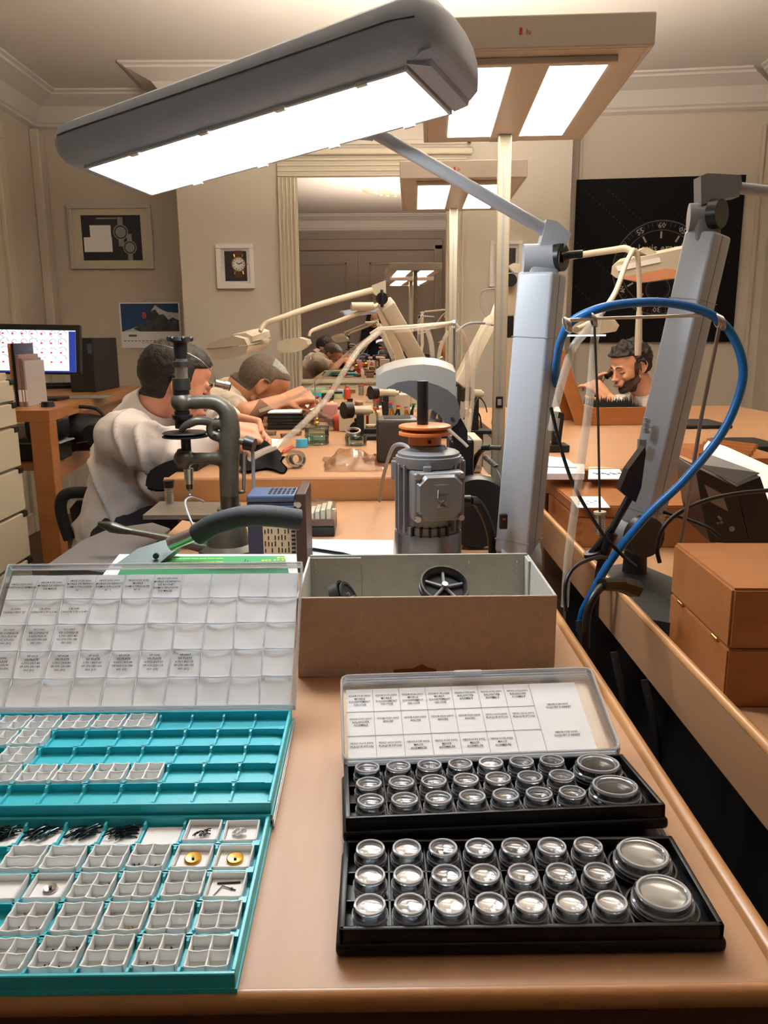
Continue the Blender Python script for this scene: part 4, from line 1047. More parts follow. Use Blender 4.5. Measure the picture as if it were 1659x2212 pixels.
# sheet: 7 narrow columns and a wide one, 3 rows
u0, u1, v0, v1 = 0.004, 0.222, 0.004, 0.087
b = B(); b.grid(lambda u, v: MLb @ Vector((u0+(u1-u0)*u, v0+(v1-v0)*v, 0.0006)), 2, 2); O('label_sheet', b, m_paper, lidb)
cwb = (u1-u0)*0.795/7; rhb = (v1-v0)/3
b = B()
for c in range(1, 8): b.box(u0+cwb*c-0.00012, u0+cwb*c+0.00012, v0, v1, 0.0008, 0.001, M=MLb)
for r in (1, 2): b.box(u0, u0+cwb*7, v0+rhb*r-0.00012, v0+rhb*r+0.00012, 0.0008, 0.001, M=MLb)
O('ruled_lines', b, m_inkg, lidb)
tx = {(0, 2): ['03008.0135.0003', 'MOBILE', 'ECHAPPEMENT', 'GAUCHE'], (1, 2): 0, (2, 2): 0, (3, 2): 0, (4, 2): ['05002.0152.0001', 'BALANCIER', 'ASSEMBLÉ'], (5, 2): ['05002.0152.0001', 'BALANCIER', 'ASSEMBLÉ'], (6, 2): ['05002.0152.0001', 'BALANCIER', 'ASSEMBLÉ'],
      (0, 1): ['05002.0152.0001', 'BALANCIER', 'ASSEMBLÉ'], (1, 1): ['05008.0230.0003', 'ANCRE'], (2, 1): ['05008.0230.0003', 'ANCRE'], (3, 1): ['05008.0230.0003', 'ANCRE'], (4, 1): ['05008.0230.0003', 'ANCRE'], (5, 1): ['05021.0610.0002', 'PLAQUE PITON'], (6, 1): ['05021.0610.0002', 'PLAQUE PITON'],
      (0, 0): ['05021.0610.0002', 'PLAQUE PITON'], (1, 0): ['05021.0610.0002', 'PLAQUE PITON'], (2, 0): ['08003.0135.0002', 'MASSE', 'ASSEMBLÉE'], (3, 0): ['08003.0135.0002', 'MASSE', 'ASSEMBLÉE'], (4, 0): ['08003.0135.0002', 'MASSE', 'ASSEMBLÉE'], (5, 0): ['08003.0135.0002', 'MASSE', 'ASSEMBLÉE']}
for k in (1, 2, 3): tx[(k, 2)] = tx[(0, 2)]
items = []
for (c, r), st in tx.items():
    for k, s_ in enumerate(st): items.append((s_, 0.0029, MLb @ Matrix.Translation((u0+cwb*(c+0.5), v0+rhb*(r+0.66)-0.0036*k, 0.0011)), 'CENTER'))
for r in (0.82, 2.0):
    for k, s_ in enumerate(['08008.0135.0005', "CLIQUET D'ARRET"]): items.append((s_, 0.0029, MLb @ Matrix.Translation((u0+cwb*7+(u1-u0)*0.1, v0+rhb*r-0.0036*k, 0.0011)), 'CENTER'))
b = B(); text_bm(b, items); O('lettering', b, m_ink, lidb, recalc=False)
MLa = Matrix.Translation(MK1 @ Vector((-0.001, BD+0.0025, 0.002)))
lid_black(bt1, MLa, 0.243, 0.099, 0.009, 'clear lid lying flat under the tilted tray')

def cup_parts(r, h):
    """clear cup: stepped base and a ribbed lid"""
    base = B(); base.lathe([(0.0001, 0.0003), (r*0.90, 0.0003), (r*0.96, 0.001), (r*0.96, h*0.30), (r*1.0, h*0.34), (r*1.0, h*0.42), (r*0.92, h*0.46), (r*0.92, h*0.62), (r*0.88, h*0.62), (r*0.88, h*0.2), (r*0.84, h*0.12), (0.0001, h*0.10)], n=36)
    lid = B(); lid.lathe([(r*0.95, h*0.50), (r*1.0, h*0.50), (r*1.0, h*0.60), (r*0.95, h*0.64), (r*0.95, h*0.90), (r*0.90, h*0.985), (r*0.80, h*1.0), (r*0.74, h*0.97), (r*0.70, h*0.90), (0.0001, h*0.90), (0.0001, h*0.84), (r*0.74, h*0.84), (r*0.88, h*0.88), (r*0.91, h*0.62)], n=36)
    ring = B()
    for rr, z, t_ in ((r*0.99, h*0.37, 0.00045), (r*0.985, h*0.56, 0.0005), (r*0.83, h*0.985, 0.0007), (r*0.72, h*0.90, 0.0004), (r*0.93, 0.0012, 0.0004)):
        ring.lathe([(rr-t_, z-t_), (rr+t_, z-t_), (rr+t_, z+t_), (rr-t_, z+t_)], n=36, closed=True)
    return base, lid, ring
m_cup = clear('cup_plastic', (222, 224, 228), 0.08, 0.12, 0.9)
m_cupring = frosted('cup_ring_plastic', (214, 216, 222), 0.5, 0.12)
m_tag = mat('tan_paper_tag', (206, 172, 130), 0.7)
cup_proto = {}
def place_cup(big, Mt, x, y, lab, grp):
    M = Mt @ Matrix.Translation((x, y, 0.0092)) @ Matrix.Rotation(random.uniform(0, 6), 4, 'Z')
    if big not in cup_proto:
        t = T('lidded_cup', lab, 'cup', M=M, group=grp)
        p_, l_, g_ = cup_parts(0.0198 if big else 0.0113, 0.0140 if big else 0.0148)
        O('cup_base', p_, m_cup, t, 35, local=True); l = O('cup_lid', l_, m_cup, t, 35, local=True); O('cup_rings', g_, m_cupring, t, 60, local=True)
        cup_proto[big] = t
    else: t = copy_thing(cup_proto[big], M, lab, grp)
    return M
CR = ['front row', 'middle row', 'back row']
rnd = random.Random(3)
for tn, Mt in (('front', MK1), ('rear', MK2)):
    grp = 'clear cups in the %s black tray' % tn
    for j in range(3):
        for i in range(7):
            M = place_cup(False, Mt, 0.0194+0.0258*i, 0.0165+0.0290*j, 'small clear lidded cup in the %s black tray, %s, %s from the left' % (tn, CR[j], ORD[i]), grp)
            white = (tn == 'front' and i == 3 and j in (1, 2)) or (tn == 'rear' and i == 4 and j == 1)
            if white:
                b = B(); b.lathe([(0.0001, 0.0112), (0.0078, 0.0112), (0.0078, 0.0120), (0.0001, 0.0120)], n=28)
                bmesh.ops.transform(b.bm, matrix=M, verts=b.bm.verts)
                S('white_disc', b, m_white, 'white disc under the lid in the %s tray %s, %s cup from the left' % (tn, CR[j], ORD[i]), 'disc', smooth=30)
            k = rnd.random()
            if k < 0.62 or (tn == 'front' and j == 0 and i < 4):
                b = B(); a = rnd.uniform(0, 6); s_ = rnd.uniform(0.0035, 0.006); Mz = M @ Matrix.Translation((0, -0.002, 0.0022)) @ Matrix.Rotation(a, 4, 'Z') @ Matrix.Rotation(rnd.uniform(-.12, .12), 4, 'X')
                b.prism([Mz @ Vector(p) for p in ((-s_, -s_*0.6, 0), (s_, -s_*0.7, 0), (s_*0.9, s_*0.6, 0), (-s_*0.8, s_*0.7, 0))], (0, 0, 0.0004))
                S('paper_tag', b, m_tag if k < 0.5 else m_paper, '%s paper tag in the %s tray %s, inside the %s cup from the left' % ('tan' if k < 0.5 else 'pale', tn, CR[j], ORD[i]), 'tag', 'paper tags in the %s tray cups' % tn)
            if rnd.random() < 0.3:
                b = B(); b.lathe([(0.0001, 0), (0.0035, 0), (0.0035, 0.0008), (0.0001, 0.0012)], M.translation+Vector((0.001, 0.002, 0.003)), 16)
                S('watch_gear', b, m_brass if rnd.random() < 0.5 else m_steel, 'tiny wheel in the %s tray %s, inside the %s cup from the left' % (tn, CR[j], ORD[i]), 'watch part')
    for j, cy in enumerate((0.026, 0.067)):
        M = place_cup(True, Mt, 0.211, cy, 'large clear lidded cup in the %s black tray, %s of the pair' % (tn, ('nearer', 'farther')[j]), grp)
        b = B(); s_ = 0.0065; Mz = M @ Matrix.Translation((0.002, -0.002, 0.0035)) @ Matrix.Rotation(0.5+j, 4, 'Z') @ Matrix.Rotation(0.25, 4, 'X')
        b.prism([Mz @ Vector(p) for p in ((-s_, -s_*0.6, 0), (s_, -s_*0.7, 0), (s_*0.9, s_*0.6, 0), (-s_*0.8, s_*0.7, 0))], (0, 0, 0.0004))
        S('paper_tag', b, m_tag, 'tan paper tag lying in the %s large cup of the %s black tray' % (('nearer', 'farther')[j], tn), 'tag', 'paper tags in the %s tray cups' % tn)
# ================================================================ BEHIND THE TRAYS, ON THE NEAR BENCH
m_card = mat('grey_board', (190, 164, 144), 0.9, bump=0.25, bscale=300, var=0.06, vscale=90)
m_cardin = mat('grey_board_inside', (170, 170, 162), 0.9, bump=0.25, bscale=300, var=0.06, vscale=90)
X0, X1, Y0, Y1, Z0, Z1 = -0.092, 0.2, 0.862, 1.036, DZ, 1.065
t = T('cardboard_box', 'open grey cardboard box behind the tray lids', 'box', ((X0+X1)/2, (Y0+Y1)/2, DZ))
b = B(); b.box(X0, X1, Y0, Y0+0.003, Z0, Z1, 0.0007, 1); fw = O('front_wall', b, m_card, t)
b = B(); b.box(X0+0.002, X1-0.002, Y1-0.003, Y1, Z0, Z1+0.002, 0.0007, 1); bw = O('back_wall', b, m_cardin, t)
b = B(); b.box(X0, X0+0.003, Y0+0.003, Y1-0.001, Z0, Z1, 0.0007, 1); O('side_wall', b, m_cardin, t)
b = B(); b.box(X1-0.003, X1, Y0+0.003, Y1-0.001, Z0, Z1, 0.0007, 1); O('side_wall', b, m_cardin, t)
b = B(); b.box(X0+0.003, X1-0.003, Y0+0.003, Y1-0.003, Z0+0.0005, Z0+0.003); O('base', b, m_cardin, t)
b = B(); b.box(X0+0.003, X0+0.07, Y1-0.0055, Y1-0.0031, Z0+0.003, Z1-0.001, 0.0005, 1); O('corner_flap', b, m_cardin, t)
b = B(); b.box(X1-0.006, X1-0.0031, Y1-0.03, Y1-0.0031, Z0+0.003, Z1-0.001, 0.0005, 1); O('corner_flap', b, m_cardin, t)
for (px_, zz, wall, yy) in ((780, Z1-0.022, fw, Y0), (1053, Z1-0.022, fw, Y0), (1168, Z1-0.02, fw, Y0), (776, Z0+0.014, fw, Y0), (1056, Z0+0.016, fw, Y0), (652, Z0+0.012, fw, Y0)):
    x = P(px_, 1350, Y=yy).x; b = B(); b.box(x-0.0004, x+0.0004, yy-0.0009, yy+0.0002, zz-0.005, zz+0.005); O('staple', b, m_steel, wall)
for px_ in (681, 781, 1013, 1117):
    x = P(px_, 1230, Y=Y1-0.006).x
    for k in range(3): 
        b = B(); b.sph((x, Y1-0.0058, Z1-0.009-k*0.006), (0.0014, 0.001, 0.002), 8); O('staple', b, m_cream, bw, 60)
m_tape = mat('brown_tape', (128, 76, 36), 0.35)
bx_ = P(900, 1440, Y=Y0).x
b = B(); b.prism([(bx_-0.026, Y0-0.0002, Z0), (bx_+0.024, Y0-0.0002, Z0), (bx_+0.022, Y0-0.0002, Z0+0.009), (bx_+0.012, Y0-0.0002, Z0+0.011), (bx_+0.006, Y0-0.0002, Z0+0.015), (bx_-0.004, Y0-0.0002, Z0+0.010), (bx_-0.026, Y0-0.0002, Z0+0.009)], (0, -0.0004, 0)); O('tape_patch', b, m_tape, fw)
# pulleys inside the box
Rt = Euler((math.radians(28), math.radians(8), 0)).to_matrix()
c = P(958, 1272, Y=0.975); c.z = 1.036
t = T('spoked_pulley', 'black spoked pulley wheel lying tilted in the cardboard box', 'pulley', (c.x, c.y, Z0+0.004))
b = B(); b.lathe([(0.024, 0.003), (0.03, 0.0), (0.0315, 0.0), (0.0315, 0.004), (0.028, 0.006), (0.0315, 0.008), (0.0315, 0.013), (0.029, 0.013), (0.025, 0.009)], c, 40, Rt, closed=True); O('rim', b, m_black, t, 40)
b = B(); b.lathe([(0.0001, 0.001), (0.0265, 0.001), (0.0265, 0.003), (0.0001, 0.003)], c, 32, Rt); O('web', b, m_blackm, t)
for k in range(5):
    a = k*2*PI/5+0.4; d = Rt @ Vector((math.cos(a), math.sin(a), 0)); n_ = Rt @ Vector((0, 0, 0.006)); b = B(); b.tube([c+n_+d*0.003, c+n_+d*0.027], 0.0022, 6, smooth=0); O('spoke', b, m_greyd, t, 60)
b = B(); b.cyl(c+Rt @ Vector((0, 0, 0.002)), c+Rt @ Vector((0, 0, 0.012)), 0.004, n=14); O('hub', b, m_steel, t, 30)
for i, (px_, m_, lab) in enumerate(((728, m_steeld, 'steel-edged black wheel at the left inside the cardboard box'), (754, m_blackm, 'thin dark disc leaning beside the steel-edged wheel in the box'))):
    c = P(px_, 1280, Y=0.97); c.z = 1.026; Rt = Euler((math.radians(10), math.radians(62), 0)).to_matrix()
    t = T('round_wheel', lab, 'wheel', (c.x, c.y, Z0+0.004))  # plain round wheel in the box
    th = (0.012, 0.003)[i]; r = (0.022, 0.024)[i]
    b = B(); b.lathe([(0.0001, 0), (r, 0), (r, th), (r*0.85, th), (r*0.8, th*0.6), (0.0001, th*0.6)], c, 36, Rt); O('disc', b, m_, t, 30)
    b = B(); b.cyl(c+Rt @ Vector((0, 0, th*0.5)), c+Rt @ Vector((0, 0, th+0.006)), 0.003, n=10); O('hub', b, m_steel, t, 30)
# suction foot at the box's front right corner
c = P(1180, 1448, Z=DZ+0.004); c.y = min(c.y, 0.853)
b = B(); b.lathe([(0.012, 0), (0.0125, 0.002), (0.006, 0.006), (0.004, 0.008), (0.0035, 0.012), (0.0001, 0.0125)], (c.x, c.y-0.014, DZ), 24); S('rubber_bumper', b, m_black, 'small black rubber foot at the front right corner of the cardboard box', 'rubber foot', smooth=40)
# green and white drill-set package lying behind the turquoise lid
gz = 1.052
g0, g1, g2, g3 = P(232, 1237, Z=gz), P(650, 1226, Z=gz), P(640, 1197, Z=gz), P(258, 1197, Z=gz)
t = T('flat_package', 'white and green tool-set package lying behind the turquoise tray lid', 'package', ((g0+g2)/2))
b = B(); b.prism([g0-Vector((0, 0.04, 0)), g1-Vector((0, 0.04, 0)), g2, g3], (0, 0, -0.03)); O('carton', b, m_white, t)
m_green = mat('green_print', (30, 128, 74), 0.5)
def gp(u, v): return (g0*(1-u)+g1*u)*(1-v)+(g3*(1-u)+g2*u)*v
def gstrip(u0, u1, v0, v1, z, nm, m):
    b = B(); b.prism([gp(u0, v0)+Vector((0, 0, z)), gp(u1, v0)+Vector((0, 0, z)), gp(u1, v1)+Vector((0, 0, z)), gp(u0, v1)+Vector((0, 0, z))], (0, 0, 0.0004)); return O(nm, b, m, t)
gpnl = gstrip(0.06, 0.93, -0.35, 0.84, 0.0002, 'green_panel', m_green)
m_lime = mat('lime_print', (150, 190, 60), 0.5); m_yel = mat('yellow_print', (240, 220, 60), 0.5)
b = B()
for k in range(7):
    for j in range(3):
        u = 0.28+0.045*k; v = 0.2+0.22*j; q = [gp(u, v), gp(u+0.04, v), gp(u+0.04, v+0.05), gp(u, v+0.05)]
        b.prism([p+Vector((0, 0, 0.0008)) for p in q], (0, 0, 0.0002))
O('text_rows', b, m_lime, gpnl)
b = B()
ex_ = (g1-g0).normalized(); Mg = frame_M(gp(0.8, 0.56)+Vector((0, 0, 0.0009)), ex_, (g3-g0))
text_bm(b, [('Set', 0.011, Mg @ Matrix.Translation((0.02, 0.004, 0)), 'LEFT'), ('800 06.511', 0.009, Mg @ Matrix.Translation((0.0, -0.007, 0)), 'LEFT')]); O('title_lettering', b, m_yel, gpnl, recalc=False)
b = B()
for k in range(5): b.prism([gp(0.70+0.017*k, 0.1)+Vector((0, 0, 0.0008)), gp(0.705+0.017*k, 0.1)+Vector((0, 0, 0.0008)), gp(0.715+0.013*k, 0.6-0.08*k)+Vector((0, 0, 0.0008)), gp(0.71+0.013*k, 0.6-0.08*k)+Vector((0, 0, 0.0008))], (0, 0, 0.0002))
O('striped_emblem', b, m_ink, gpnl)

# bench lever shears: green blade holder and black foam grip
YL = 1.06
t = T('lever_shear', 'hand lever with black foam grip and grey-green steel bar above the package', 'lever tool', P(340, 1225, Y=YL))
m_gg = mat('grey_green_paint', (92, 106, 104), 0.5, 0.0, bump=0.1, bscale=600)
pa = [P(x, y, Y=YL+0.035*(1205-y)/40) for x, y in ((244, 1222), (300, 1183), (372, 1160), (386, 1168), (388, 1181), (345, 1215), (285, 1238), (245, 1240))]
b = B(); b.prism([p+Vector((0, -0.004, 0)) for p in pa], (0, 0.007, -0.007)); O('lever_bar', b, m_gg, t)
b = B(); b.tube([P(366, 1176, Y=YL), P(385, 1168, Y=YL), P(432, 1148, Y=YL)], 0.0095, 12, smooth=0); O('steel_tube', b, m_steel, t, 40)
b = B(); b.tube([P(426, 1155, Y=YL), P(470, 1130, Y=YL-0.01), P(530, 1115, Y=YL-0.015), P(590, 1115, Y=YL-0.01), P(647, 1123, Y=YL)], 0.0145, 16); O('foam_grip', b, mat('dark_foam_grip', (48, 52, 56), 0.7, bump=0.3, bscale=800), t, 50)
b = B(); c = P(338, 1200, Y=YL-0.005); b.cyl(c, c+Vector((0, -0.004, 0)), 0.004, n=12); O('pivot_screw', b, m_black, t, 30)
b = B()
for k in range(6): b.lathe([(0.0075, -0.001), (0.0095, -0.001), (0.0095, 0.001), (0.0075, 0.001)], P(342, 1216, Y=YL)+Vector((0.0, 0, -0.004*k)), 16, Matrix.Rotation(0.3, 3, 'Y'), closed=True)
c = P(342, 1225, Y=YL); b.cyl(c+Vector((0, 0, 0.01)), c-Vector((0, 0, 0.06)), 0.006, n=12); O('pivot_spring', b, m_steeld, t, 40)
b = B(); b.box(P(250, 1230, Y=YL).x, P(360, 1230, Y=YL).x, YL+0.012, YL+0.05, DZ, P(300, 1240, Y=YL).z, 0.004); O('base_block', b, m_steeld, t)
# small wire spring hanging over
b = B(); b.tube([P(424, 1150, Y=1.1), P(408, 1115, Y=1.12), P(400, 1085, Y=1.16), P(412, 1075, Y=1.2), P(432, 1080, Y=1.22), P(440, 1084, Y=1.25)], 0.0018, 6)
S('thin_cable', b, m_greyd, 'thin grey cable looping up from the foam grip to the drill press', 'cable', smooth=60, loc=P(424, 1150, Y=1.1))

# ---------------------------------------------------------------- drill press
YD = 1.40
t = T('drill_press', 'old olive-grey bench drill press on the near bench left side', 'drill press', P(495, 1215, Z=DZ))
m_olive = mat('olive_grey_enamel', (74, 70, 60), 0.38, 0.25, bump=0.15, bscale=300, var=0.12, vscale=60)
def D(x, y, dy=0.0): return P(x, y, Y=YD+dy)
base = D(493, 1180); base.z = DZ
b = B(); b.lathe([(0.0001, 0), (0.052, 0), (0.052, 0.012), (0.038, 0.02), (0.034, 0.045), (0.028, 0.06)], (base.x, YD, DZ), 28); O('base', b, m_olive, t, 40)
xc = D(497, 1100).x; zc = D(497, 1100).z
b = B(); b.cyl((xc, YD, DZ+0.06), (xc, YD, zc+0.002), 0.024, 0.0225, 24); O('lower_sleeve', b, m_olive, t, 40)
b = B(); b.tube([(xc, YD, zc-0.03), D(496, 1070)], 0.0165, 24, smooth=0); O('column_ring', b, m_steeld, t, 40)
# frame casting: column rising and arching forward to the top bearing
b = B()
b.tube([D(496, 1072), D(495, 1020), D(496, 960), D(497, 920), D(490, 890), D(470, 872), D(440, 868), D(412, 870)], [0.0168, 0.0172, 0.0185, 0.0165, 0.015, 0.0135, 0.012, 0.012], 20)
b.tube([D(490, 992), D(455, 990), D(420, 990), D(402, 991)], [0.016, 0.0105, 0.010, 0.014], 16)
b.sph(D(398, 990), (0.0185, 0.0185, 0.017), 20); b.cyl(D(398, 970), D(398, 1012), 0.0125, 0.0105, 20)
b.sph(D(392, 868), (0.0185, 0.0185, 0.0175), 20); b.cyl(D(393, 850), D(393, 888), 0.013, 0.012, 20)
b.tube([D(482, 945), D(462, 940), D(455, 930), D(458, 918), D(475, 915)], [0.010, 0.009, 0.008, 0.008, 0.01], 12)
fr = remesh(b, 0.0018, 6, 'fr'); O('frame_casting', fr, m_olive, t, 80)
b = B(); b.tube([D(388, 936, -0.012), D(400, 920, -0.015), D(425, 909, -0.012), D(455, 912), D(468, 925)], [0.0035, 0.006, 0.0075, 0.008, 0.007], 14); O('belt_guard_arm', b, m_olive, t, 60)
b = B(); c = D(464, 942, -0.018); b.cyl(c, c-Vector((0, 0.004, 0)), 0.0035, n=10); O('guard_screw', b, m_steeld, t, 30)
b = B(); c = D(389, 741); b.lathe([(0.0001, 0.012), (0.008, 0.012), (0.019, 0.01), (0.0205, 0.004), (0.012, 0.0), (0.011, -0.018), (0.0105, -0.026), (0.0001, -0.026)][::-1], c, 24)
for k in range(6): a = k*PI/3; b.sph(c+Vector((0.0185*math.cos(a), 0.0185*math.sin(a), 0.007)), (0.0045, 0.0045, 0.005), 8)
O('star_knob', b, m_black, t, 50)
def seg(y0, y1, r, nm, m, x=391, r1=None):
    b = B(); p, q = D(x, y0), D(x, y1); q.x = p.x; b.cyl(p, q, r, r1 or r, 24); return O(nm, b, m, t, 40)
seg(763, 800, 0.0095, 'upper_spindle', m_steel); seg(781, 793, 0.014, 'stop_collar', m_steeld)
seg(793, 817, 0.0105, 'upper_spindle', m_steel); seg(817, 842, 0.015, 'hex_nut', m_steeld, r1=0.0155); seg(840, 852, 0.014, 'lock_ring', m_black)
seg(888, 925, 0.013, 'pulley_hub', m_black, 393); seg(896, 905, 0.018, 'clamp_ring', m_black, 394, 0.0165)
b = B(); c = D(400, 940); b.lathe([(0.0001, 0.007), (0.036, 0.006), (0.039, 0.004), (0.034, 0.0015), (0.039, -0.001), (0.039, -0.003), (0.0001, -0.004)][::-1], c, 48); O('belt_pulley', b, m_black, t, 30)
seg(946, 975, 0.0085, 'spindle', m_black, 401)
seg(1012, 1045, 0.0085, 'quill', m_steel, 407, 0.0075); seg(1044, 1056, 0.006, 'chuck', m_steeld, 409)
b = B(); p0_, p1_ = D(409, 1056), D(410, 1080)
for k in range(24):
    a = k*0.9; f = k/24; 
pts_ = [p0_.lerp(p1_, k/24)+Vector((0.002*math.cos(k*0.9), 0.002*math.sin(k*0.9), 0)) for k in range(25)]
b.tube(pts_, 0.0018, 6, smooth=0); b.cyl(p0_, p1_, 0.002, 0.0008, 8); O('drill_bit', b, m_steel, t, 60)
# side knob to the right
b = B(); b.tube([D(505, 950), D(528, 955)], 0.0065, 12, smooth=0); O('side_spindle', b, m_olive, t, 40)
b = B(); p0_ = D(530, 956, -0.01); b.tube([p0_, p0_+Vector((0.016, -0.004, -0.004))], [0.013, 0.0115], 20, smooth=0); O('side_knob', b, m_black, t, 40)
for x_ in (527, 546):
    b = B(); b.tube([D(x_, 975), D(x_+(0 if x_ < 530 else 2), 1062)], 0.0032, 10, smooth=0); O('depth_rod', b, m_steel if x_ < 530 else m_greyd, t, 40)
b = B(); c = D(522, 1062); b.sph(c, (0.008, 0.006, 0.004), 10); O('rod_end', b, m_olive, t, 60)
# drill table: steel plate with dark edge, bracket
ztab = D(400, 1115).z
pl = [P(308, 1113, Z=ztab), P(505, 1112, Z=ztab), P(520, 1085, Z=ztab), P(345, 1083, Z=ztab)]
b = B(); b.prism(pl, (0, 0, -0.008)); O('drill_table', b, mat('worn_steel_plate', (128, 120, 110), 0.45, 0.6, var=0.12, vscale=60), t)
b = B(); a_ = (pl[0]*0.4+pl[1]*0.6); b.prism([a_+Vector((-0.06, 0.02, -0.008)), (xc, YD, ztab-0.008), (xc, YD, ztab-0.045), a_+Vector((-0.0, 0.02, -0.02))], (0, 0.016, 0)); O('table_bracket', b, m_steeld, t)
b = B(); b.tube([D(458, 1170), D(490, 1180), D(532, 1192)], [0.010, 0.012, 0.008], 12, smooth=2); O('foot_arm', b, m_olive, t, 60)
b = B(); b.cyl(D(450, 1190), D(456, 1178), 0.012, n=14); O('foot_pivot', b, m_steeld, t, 40)
# long feed lever behind the foam grip
b = B(); b.tube([D(212, 1131, -.04), D(240, 1138, -.04), D(262, 1144, -.04), D(285, 1148, -.04)], [0.003, 0.010, 0.008, 0.005], 12); O('lever_paddle', b, m_steeld, t, 60)
b = B(); b.tube([D(280, 1147, -.04), D(330, 1156, -.03), D(390, 1170, -.02), D(440, 1183, -.01), D(470, 1188)], [0.0055, 0.006, 0.0095, 0.0095, 0.008], 12); O('feed_lever', b, m_olive, t, 60)
b = B(); c = D(366, 1060, 0.12)
t2 = T('spring_plunger', 'short steel spring plunger with black cap left of the drill bit', 'plunger', (c.x, c.y, DZ+0.05))
b.cyl(c+Vector((0, 0, 0.0)), (c.x, c.y, ztab-0.01), 0.0055, n=14); O('rod', b, m_steel, t2, 40)
b = B()
for k in range(9): b.lathe([(0.0055, -0.001), (0.0075, -0.001), (0.0075, 0.001), (0.0055, 0.001)], c-Vector((0, 0, 0.004*k-0.002)), 14, closed=True)
O('spring', b, m_steel, t2, 40)
b = B(); b.cyl(c+Vector((0, 0, 0.006)), c+Vector((0, 0, 0.02)), 0.009, 0.011, 16); O('cap', b, m_black, t2, 40)

# ---------------------------------------------------------------- blue inverter
YI = 1.30
t = T('frequency_inverter', 'blue motor control unit with a rating label beside the drill press', 'control unit', (P(590, 1100, Y=YI).x, YI+0.05, DZ))
m_blue = mat('slate_blue_plastic', (60, 80, 112), 0.4); m_blued = mat('slate_blue_dark', (38, 50, 80), 0.45)
ix0, ix1 = P(533, 1100, Y=YI).x, P(642, 1100, Y=YI).x; iz1 = P(580, 1070, Y=YI).z
b = B(); b.box(ix0, ix1, YI, YI+0.075, DZ, iz1-0.012, 0.002); O('housing', b, m_blued, t)
b = B(); b.box(ix0, ix1-0.004, YI-0.001, YI+0.076, iz1-0.012, iz1, 0.003); tp = O('top_cover', b, m_blue, t)
b = B(); b.box(ix0, ix1-0.004, YI-0.002, YI+0.002, iz1-0.026, iz1-0.018, 0.001); O('housing_rib', b, m_blue, t)
b = B()
for i in range(6):
    for j in range(3): b.box(ix0+0.034+i*0.0075, ix0+0.0385+i*0.0075, YI+0.012+j*0.018, YI+0.026+j*0.018, iz1, iz1+0.0006)
O('vent_slots', b, m_black, tp)
b = B(); lx0, lx1 = P(568, 1150, Y=YI).x, P(628, 1150, Y=YI).x; lz0, lz1 = DZ+0.004, P(600, 1128, Y=YI).z; b.box(lx0, lx1, YI-0.0008, YI, lz0, lz1); lb_ = O('rating_label', b, mat('label_cream', (186, 178, 152), 0.6), t)
b = B()
for i in range(8):
    for j in range(6):
        if (i*3+j*5) % 7 < 5: b.box(lx0+0.0025+i*0.0055, lx0+0.0045+i*0.0055, YI-0.0012, YI-0.0008, lz0+0.004+j*0.0108, lz0+0.0125+j*0.0108-((i+j) % 3)*0.001)
O('label_print', b, m_ink, lb_)
b = B(); b.box(ix1-0.0125, ix1-0.002, YI-0.003, YI+0.0, DZ+0.004, P(600, 1100, Y=YI).z, 0.0005); st_ = O('terminal_strip', b, mat('terminal_grey', (168, 172, 172), 0.5), t)
b = B()
for j in range(12): b.box(ix1-0.0105, ix1-0.004, YI-0.0036, YI-0.003, DZ+0.008+j*0.007, DZ+0.0115+j*0.007)
O('terminal_marks', b, m_ink, st_)
b = B(); b.box(ix1, ix1+0.016, YI-0.02, YI+0.09, DZ, iz1+0.006, 0.002); O('side_bracket', b, mat('brown_bracket', (58, 44, 38), 0.5), t)
b = B(); b.box(ix1-0.004, ix1+0.012, YI-0.012, YI+0.012, iz1-0.016, iz1-0.010); b.cyl((ix1+0.004, YI-0.014, iz1-0.012), (ix1+0.004, YI-0.022, iz1-0.012), 0.005, n=12); O('bracket_screw', b, m_steel, t, 30)
# small clear-lidded case behind
YS = 1.52
x0, x1 = P(664, 1150, Y=YS).x, P(723, 1150, Y=YS).x; zt_ = P(690, 1128, Y=YS).z
t = T('clear_lidded_case', 'dark case with a clear lid and papers inside, right of the blue unit', 'case', ((x0+x1)/2, YS+0.04, DZ))
b = B(); b.box(x0, x1, YS, YS+0.1, DZ, DZ+0.02, 0.003); O('lower_tray', b, m_black, t)
b = B(); b.box(x0, x1, YS+0.001, YS+0.099, DZ+0.0205, DZ+0.034, 0.002); O('upper_tray', b, mat('smoky_brown', (92, 72, 62), 0.3), t)
for k in range(4):
    b = B(); b.box(x0+0.004+k*0.011, x0+0.012+k*0.011, YS+0.01, YS+0.08, DZ+0.0345, DZ+0.045+0.003*k); O('card', b, mat('card_cream', (222, 212, 188), 0.8), t)
b = B(); b.box(x0, x1, YS, YS+0.1, DZ+0.0345, max(zt_, DZ+0.055), 0.003); O('lid', b, m_clear, t)
# white sheet and pen
zs_ = DZ+0.0008
b = B(); b.prism([P(662, 1204, Z=zs_), P(850, 1204, Z=zs_), P(850, 1168, Z=zs_), P(672, 1166, Z=zs_)], (0, 0, 0.0012)); S('paper_sheet', b, mat('bluish_white_paper', (216, 220, 236), 0.8), 'bluish white sheet lying between the blue unit and the motor', 'paper')
t = T('black_pen', 'thin black pen lying on the bluish white sheet', 'pen', P(700, 1190, Z=zs_+0.003))
b = B(); b.tube([P(668, 1185, Z=zs_+0.0045), P(740, 1196, Z=zs_+0.0045)], 0.003, 8, smooth=0); O('barrel', b, m_black, t, 40)
b = B(); b.tube([P(740, 1196, Z=zs_+0.0045), P(765, 1200, Z=zs_+0.003)], [0.003, 0.0006], 8, smooth=0); O('tip', b, m_blackm, t, 40)

